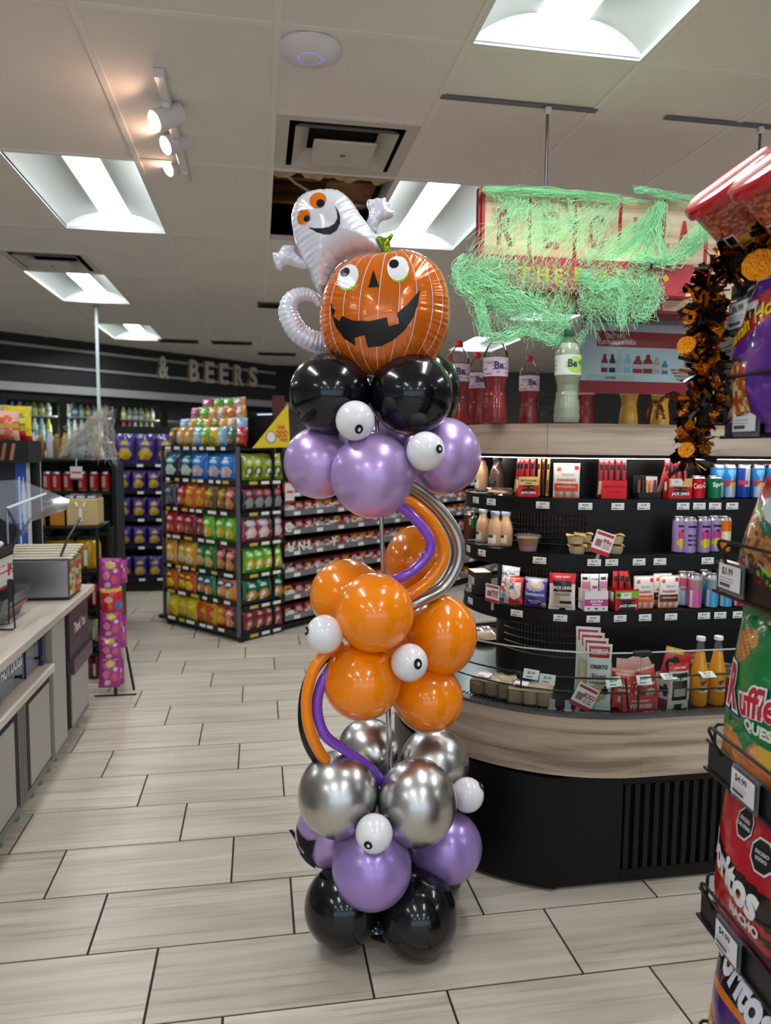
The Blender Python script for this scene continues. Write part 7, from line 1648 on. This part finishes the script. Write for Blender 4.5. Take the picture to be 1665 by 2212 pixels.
CANDY = [('red', [('b', '#a8242a'), ('e', .5, .5, .3, .3, '#d8c8c4'), ('n', 0, 1, 0, 1, 4, .7, '#6a1a1c')]), ('orange', [('b', '#c4561c'), ('e', .5, .5, .32, .26, '#d8a83a')]), ('brown', [('b', '#4a2418'), ('e', .5, .5, .34, .2, '#c9a08a')]), ('yellow', [('b', '#d0aa22'), ('n', 0, 1, 0, 1, 4, .6, '#b83a1c')]), ('maroon', [('b', '#6a1a20'), ('n', 0, 1, 0, 1, 4, .6, '#b8a0a0')])]
cme = [carton(.10, .075, .16, d, '#7a2a2a', '#8a3a34', 5, 4).mesh('candy_box', P_PAPER, False) for _, d in CANDY]
rc = random.Random(9); SHN = ('top', 'second', 'third', 'fourth', 'fifth', 'sixth', 'lowest')
for j, z in enumerate(ZK):
    for k in range(24):
        q = rc.choices(range(5), (5, 3, 3, 1.2, 3))[0]; x = BW+.09+.118*k
        if not 560 < project(gs(x, .1, z))[0] < 1010: continue
        o = link('candy_box', cme[q]); o.location = gs(x, .13, z-.007)+T45*.02; o.rotation_euler[2] = RZS+rc.uniform(-.08, .08); tag(o, f'{CANDY[q][0]} candy box, {NUM[k]} from the left on the {SHN[j]} candy shelf', 'candy box', 'candy boxes along the aisle')
m = MB(); p = gs(.52, -.02, 1.12); m.cur = lin('#dcd6d4'); m.box(-.05, .05, -.003, 0, -.09, .07); m.box(-.035, .035, -.0045, -.003, -.01, .01, '#c0504e'); m.box(-.05, .05, -.0042, -.003, -.09, -.07, '#b02a34'); o = m.obj('hanging_tag', P_PAPER, smooth=False, loc=p+Vector((0, 0, .02)), rz=RZS); tag(o, 'white and red price card hanging at the bag and candy bay', 'price card')

# cooler wall
cool = thing('drink_cooler', 'black glass-door drink cooler along the slanted back wall', 'cooler', W0, RZS)
DW = .74; k0, k1 = -5, 6
m = MB(); m.box(k0*DW, k1*DW, .55, .6, 0, 2.13); m.obj('back_panel', mat('cooler_inside', '#2c2d31', .6), cool, smooth=False)
m = MB(); m.box(k0*DW, k1*DW, 0, .6, 0, .2); m.obj('base', M_BLACKM, cool, smooth=False)
m = MB(); m.box(k0*DW, k1*DW, 0, .6, 2.04, 2.13); m.obj('header', M_BLACKM, cool, smooth=False)
M_CLED = mat('cooler_led', '#ffffff', .5, emit='#fff8ee', estr=14)
for k in range(k0, k1+1):
    m = MB(); m.box(k*DW-.05, k*DW+.05, -.01, .05, .2, 2.04); m.obj('door_post', M_BLACK, cool, smooth=False)
    m = MB(); m.box(k*DW-.02, k*DW+.02, .06, .07, .4, 2.0); m.obj('lamp_strip', M_CLED, cool, smooth=False)
    if k < k1: m = MB(); m.box(k*DW+.05, (k+1)*DW-.05, .0, .006, .2, 2.04); m.obj('glass_door', C_GLASS, cool, smooth=False)
for z in (.9, 1.22, 1.54, 1.86):
    m = MB(); m.box(k0*DW, k1*DW, .1, .54, z-.012, z); m.obj('shelf', mat('shelf_white', '#a9aaac', .5), cool, smooth=False)
BT = ['#d8dcd2', '#c98a5a', '#c9c24a', '#a8324a', '#d8c8a0', '#9ec4c8', '#e0dad0', '#b0b83a', '#5a7ab0', '#d0a03a', '#c8b0b0', '#efe9dc']
bme = []
for c in BT:
    m = MB(); dd = design([('b', c), ('r', 0, 1, .25, .55, '#d6d2ca' if c not in ('#efe9dc', '#e0dad0', '#d8dcd2') else '#8a9aa8')])
    m.lathe([(.032, 0), (.034, .06), (.034, .12), (.033, .16), (.015, .20), (.013, .225), (.013, .235)], 12, col=lambda u, z: dd(u, z/.235)); bme.append(m.mesh('cooler_bottle', P_GLOSS))
rb = random.Random(2)
BN = ['milky', 'tan', 'yellow', 'crimson', 'cream', 'pale aqua', 'white', 'lime', 'blue', 'amber', 'pale pink', 'ivory']
cnt = {}
for j, z in enumerate((1.22, 1.54, 1.86)):
    for i in range(62):
        s_ = -.6+.088*i; ph = s_ % DW
        if ph < .08 or ph > DW-.08: continue
        p = W0+T45*s_+Vector((0, 0, z+.001))-N45*.17; x, y, d = project(p)
        if not (-20 < x < 660) or (350 < x < 585): continue
        q = rb.randrange(len(BT)); o = link('cooler_bottle', bme[q]); o.location = p; o.rotation_euler[2] = RZS; o.scale = (1.15, 1.15, .68 if j == 2 else 1.2)
        dr = max(0, int((s_+5*DW)//DW)-3); cnt[(j, dr)] = cnt.get((j, dr), -1)+1
        tag(o, f'{BN[q]} drink bottle, {ORD[cnt[(j, dr)]]} on the {("lower", "middle", "upper")[j]} shelf behind the {ORD[dr]} cooler door', 'bottle', 'drinks in the back cooler')
# bulkhead stripes and letters
m = MB(); m.box(-4.2, 4.75, -.05, -.002, 2.135, 2.235); o = m.obj('trim_1', mat('band_pale', '#b9bab6', .5), smooth=False, loc=W0, rz=RZS); tag(o, 'pale cornice band under the charcoal bulkhead', kind='structure')
for k, z in enumerate((2.46, 2.685)):
    m = MB(); m.box(-4.2, 4.32, -.03, -.004, z-.016, z+.016); o = m.obj(f'trim_{k+2}', mat('strip_pale', '#b4b6b4', .45), smooth=False, loc=W0, rz=RZS); tag(o, ('lower', 'upper')[k]+' thin pale stripe across the charcoal bulkhead', kind='structure')
for ch, px, lb in (('&', 349, 'white ampersand on the charcoal bulkhead'), ('B', 415, 'white letter B on the bulkhead'), ('E', 448, 'white letter E right after the B'), ('E', 479, 'white letter E right before the R'), ('R', 511, 'white letter R on the bulkhead'), ('S', 542, 'white letter S at the word end')):
    d = ray(px, 805); t_ = N45.dot(W0)/N45.dot(d); pz = Vector((0, 0, CAM_H))+d*t_
    vs, fs, w_ = text_geo(ch, .03); hh = .31; ww = .165/w_
    m = MB(); V1 = [(x*ww, -.06, 2.585+y*hh) for x, y in vs]; m.add(V1, fs); n_ = len(V1); ed = {(a_, b_) for f in fs for a_, b_ in zip(f, f[1:]+f[:1])}
    lo = thing('wall_letter', lb, 'letter', (pz.x, pz.y, 0), RZS, 'bulkhead letters'); m.obj('face', mat('letter_white', '#d9ded6', .45), lo, smooth=False)
    m = MB(); m.add(V1+[(x, 0, z) for x, y, z in V1], [(b_, a_, a_+n_, b_+n_) for a_, b_ in ed if (b_, a_) not in ed]); m.obj('return_edge', mat('letter_edge', '#b89a4a', .5), lo, smooth=False)
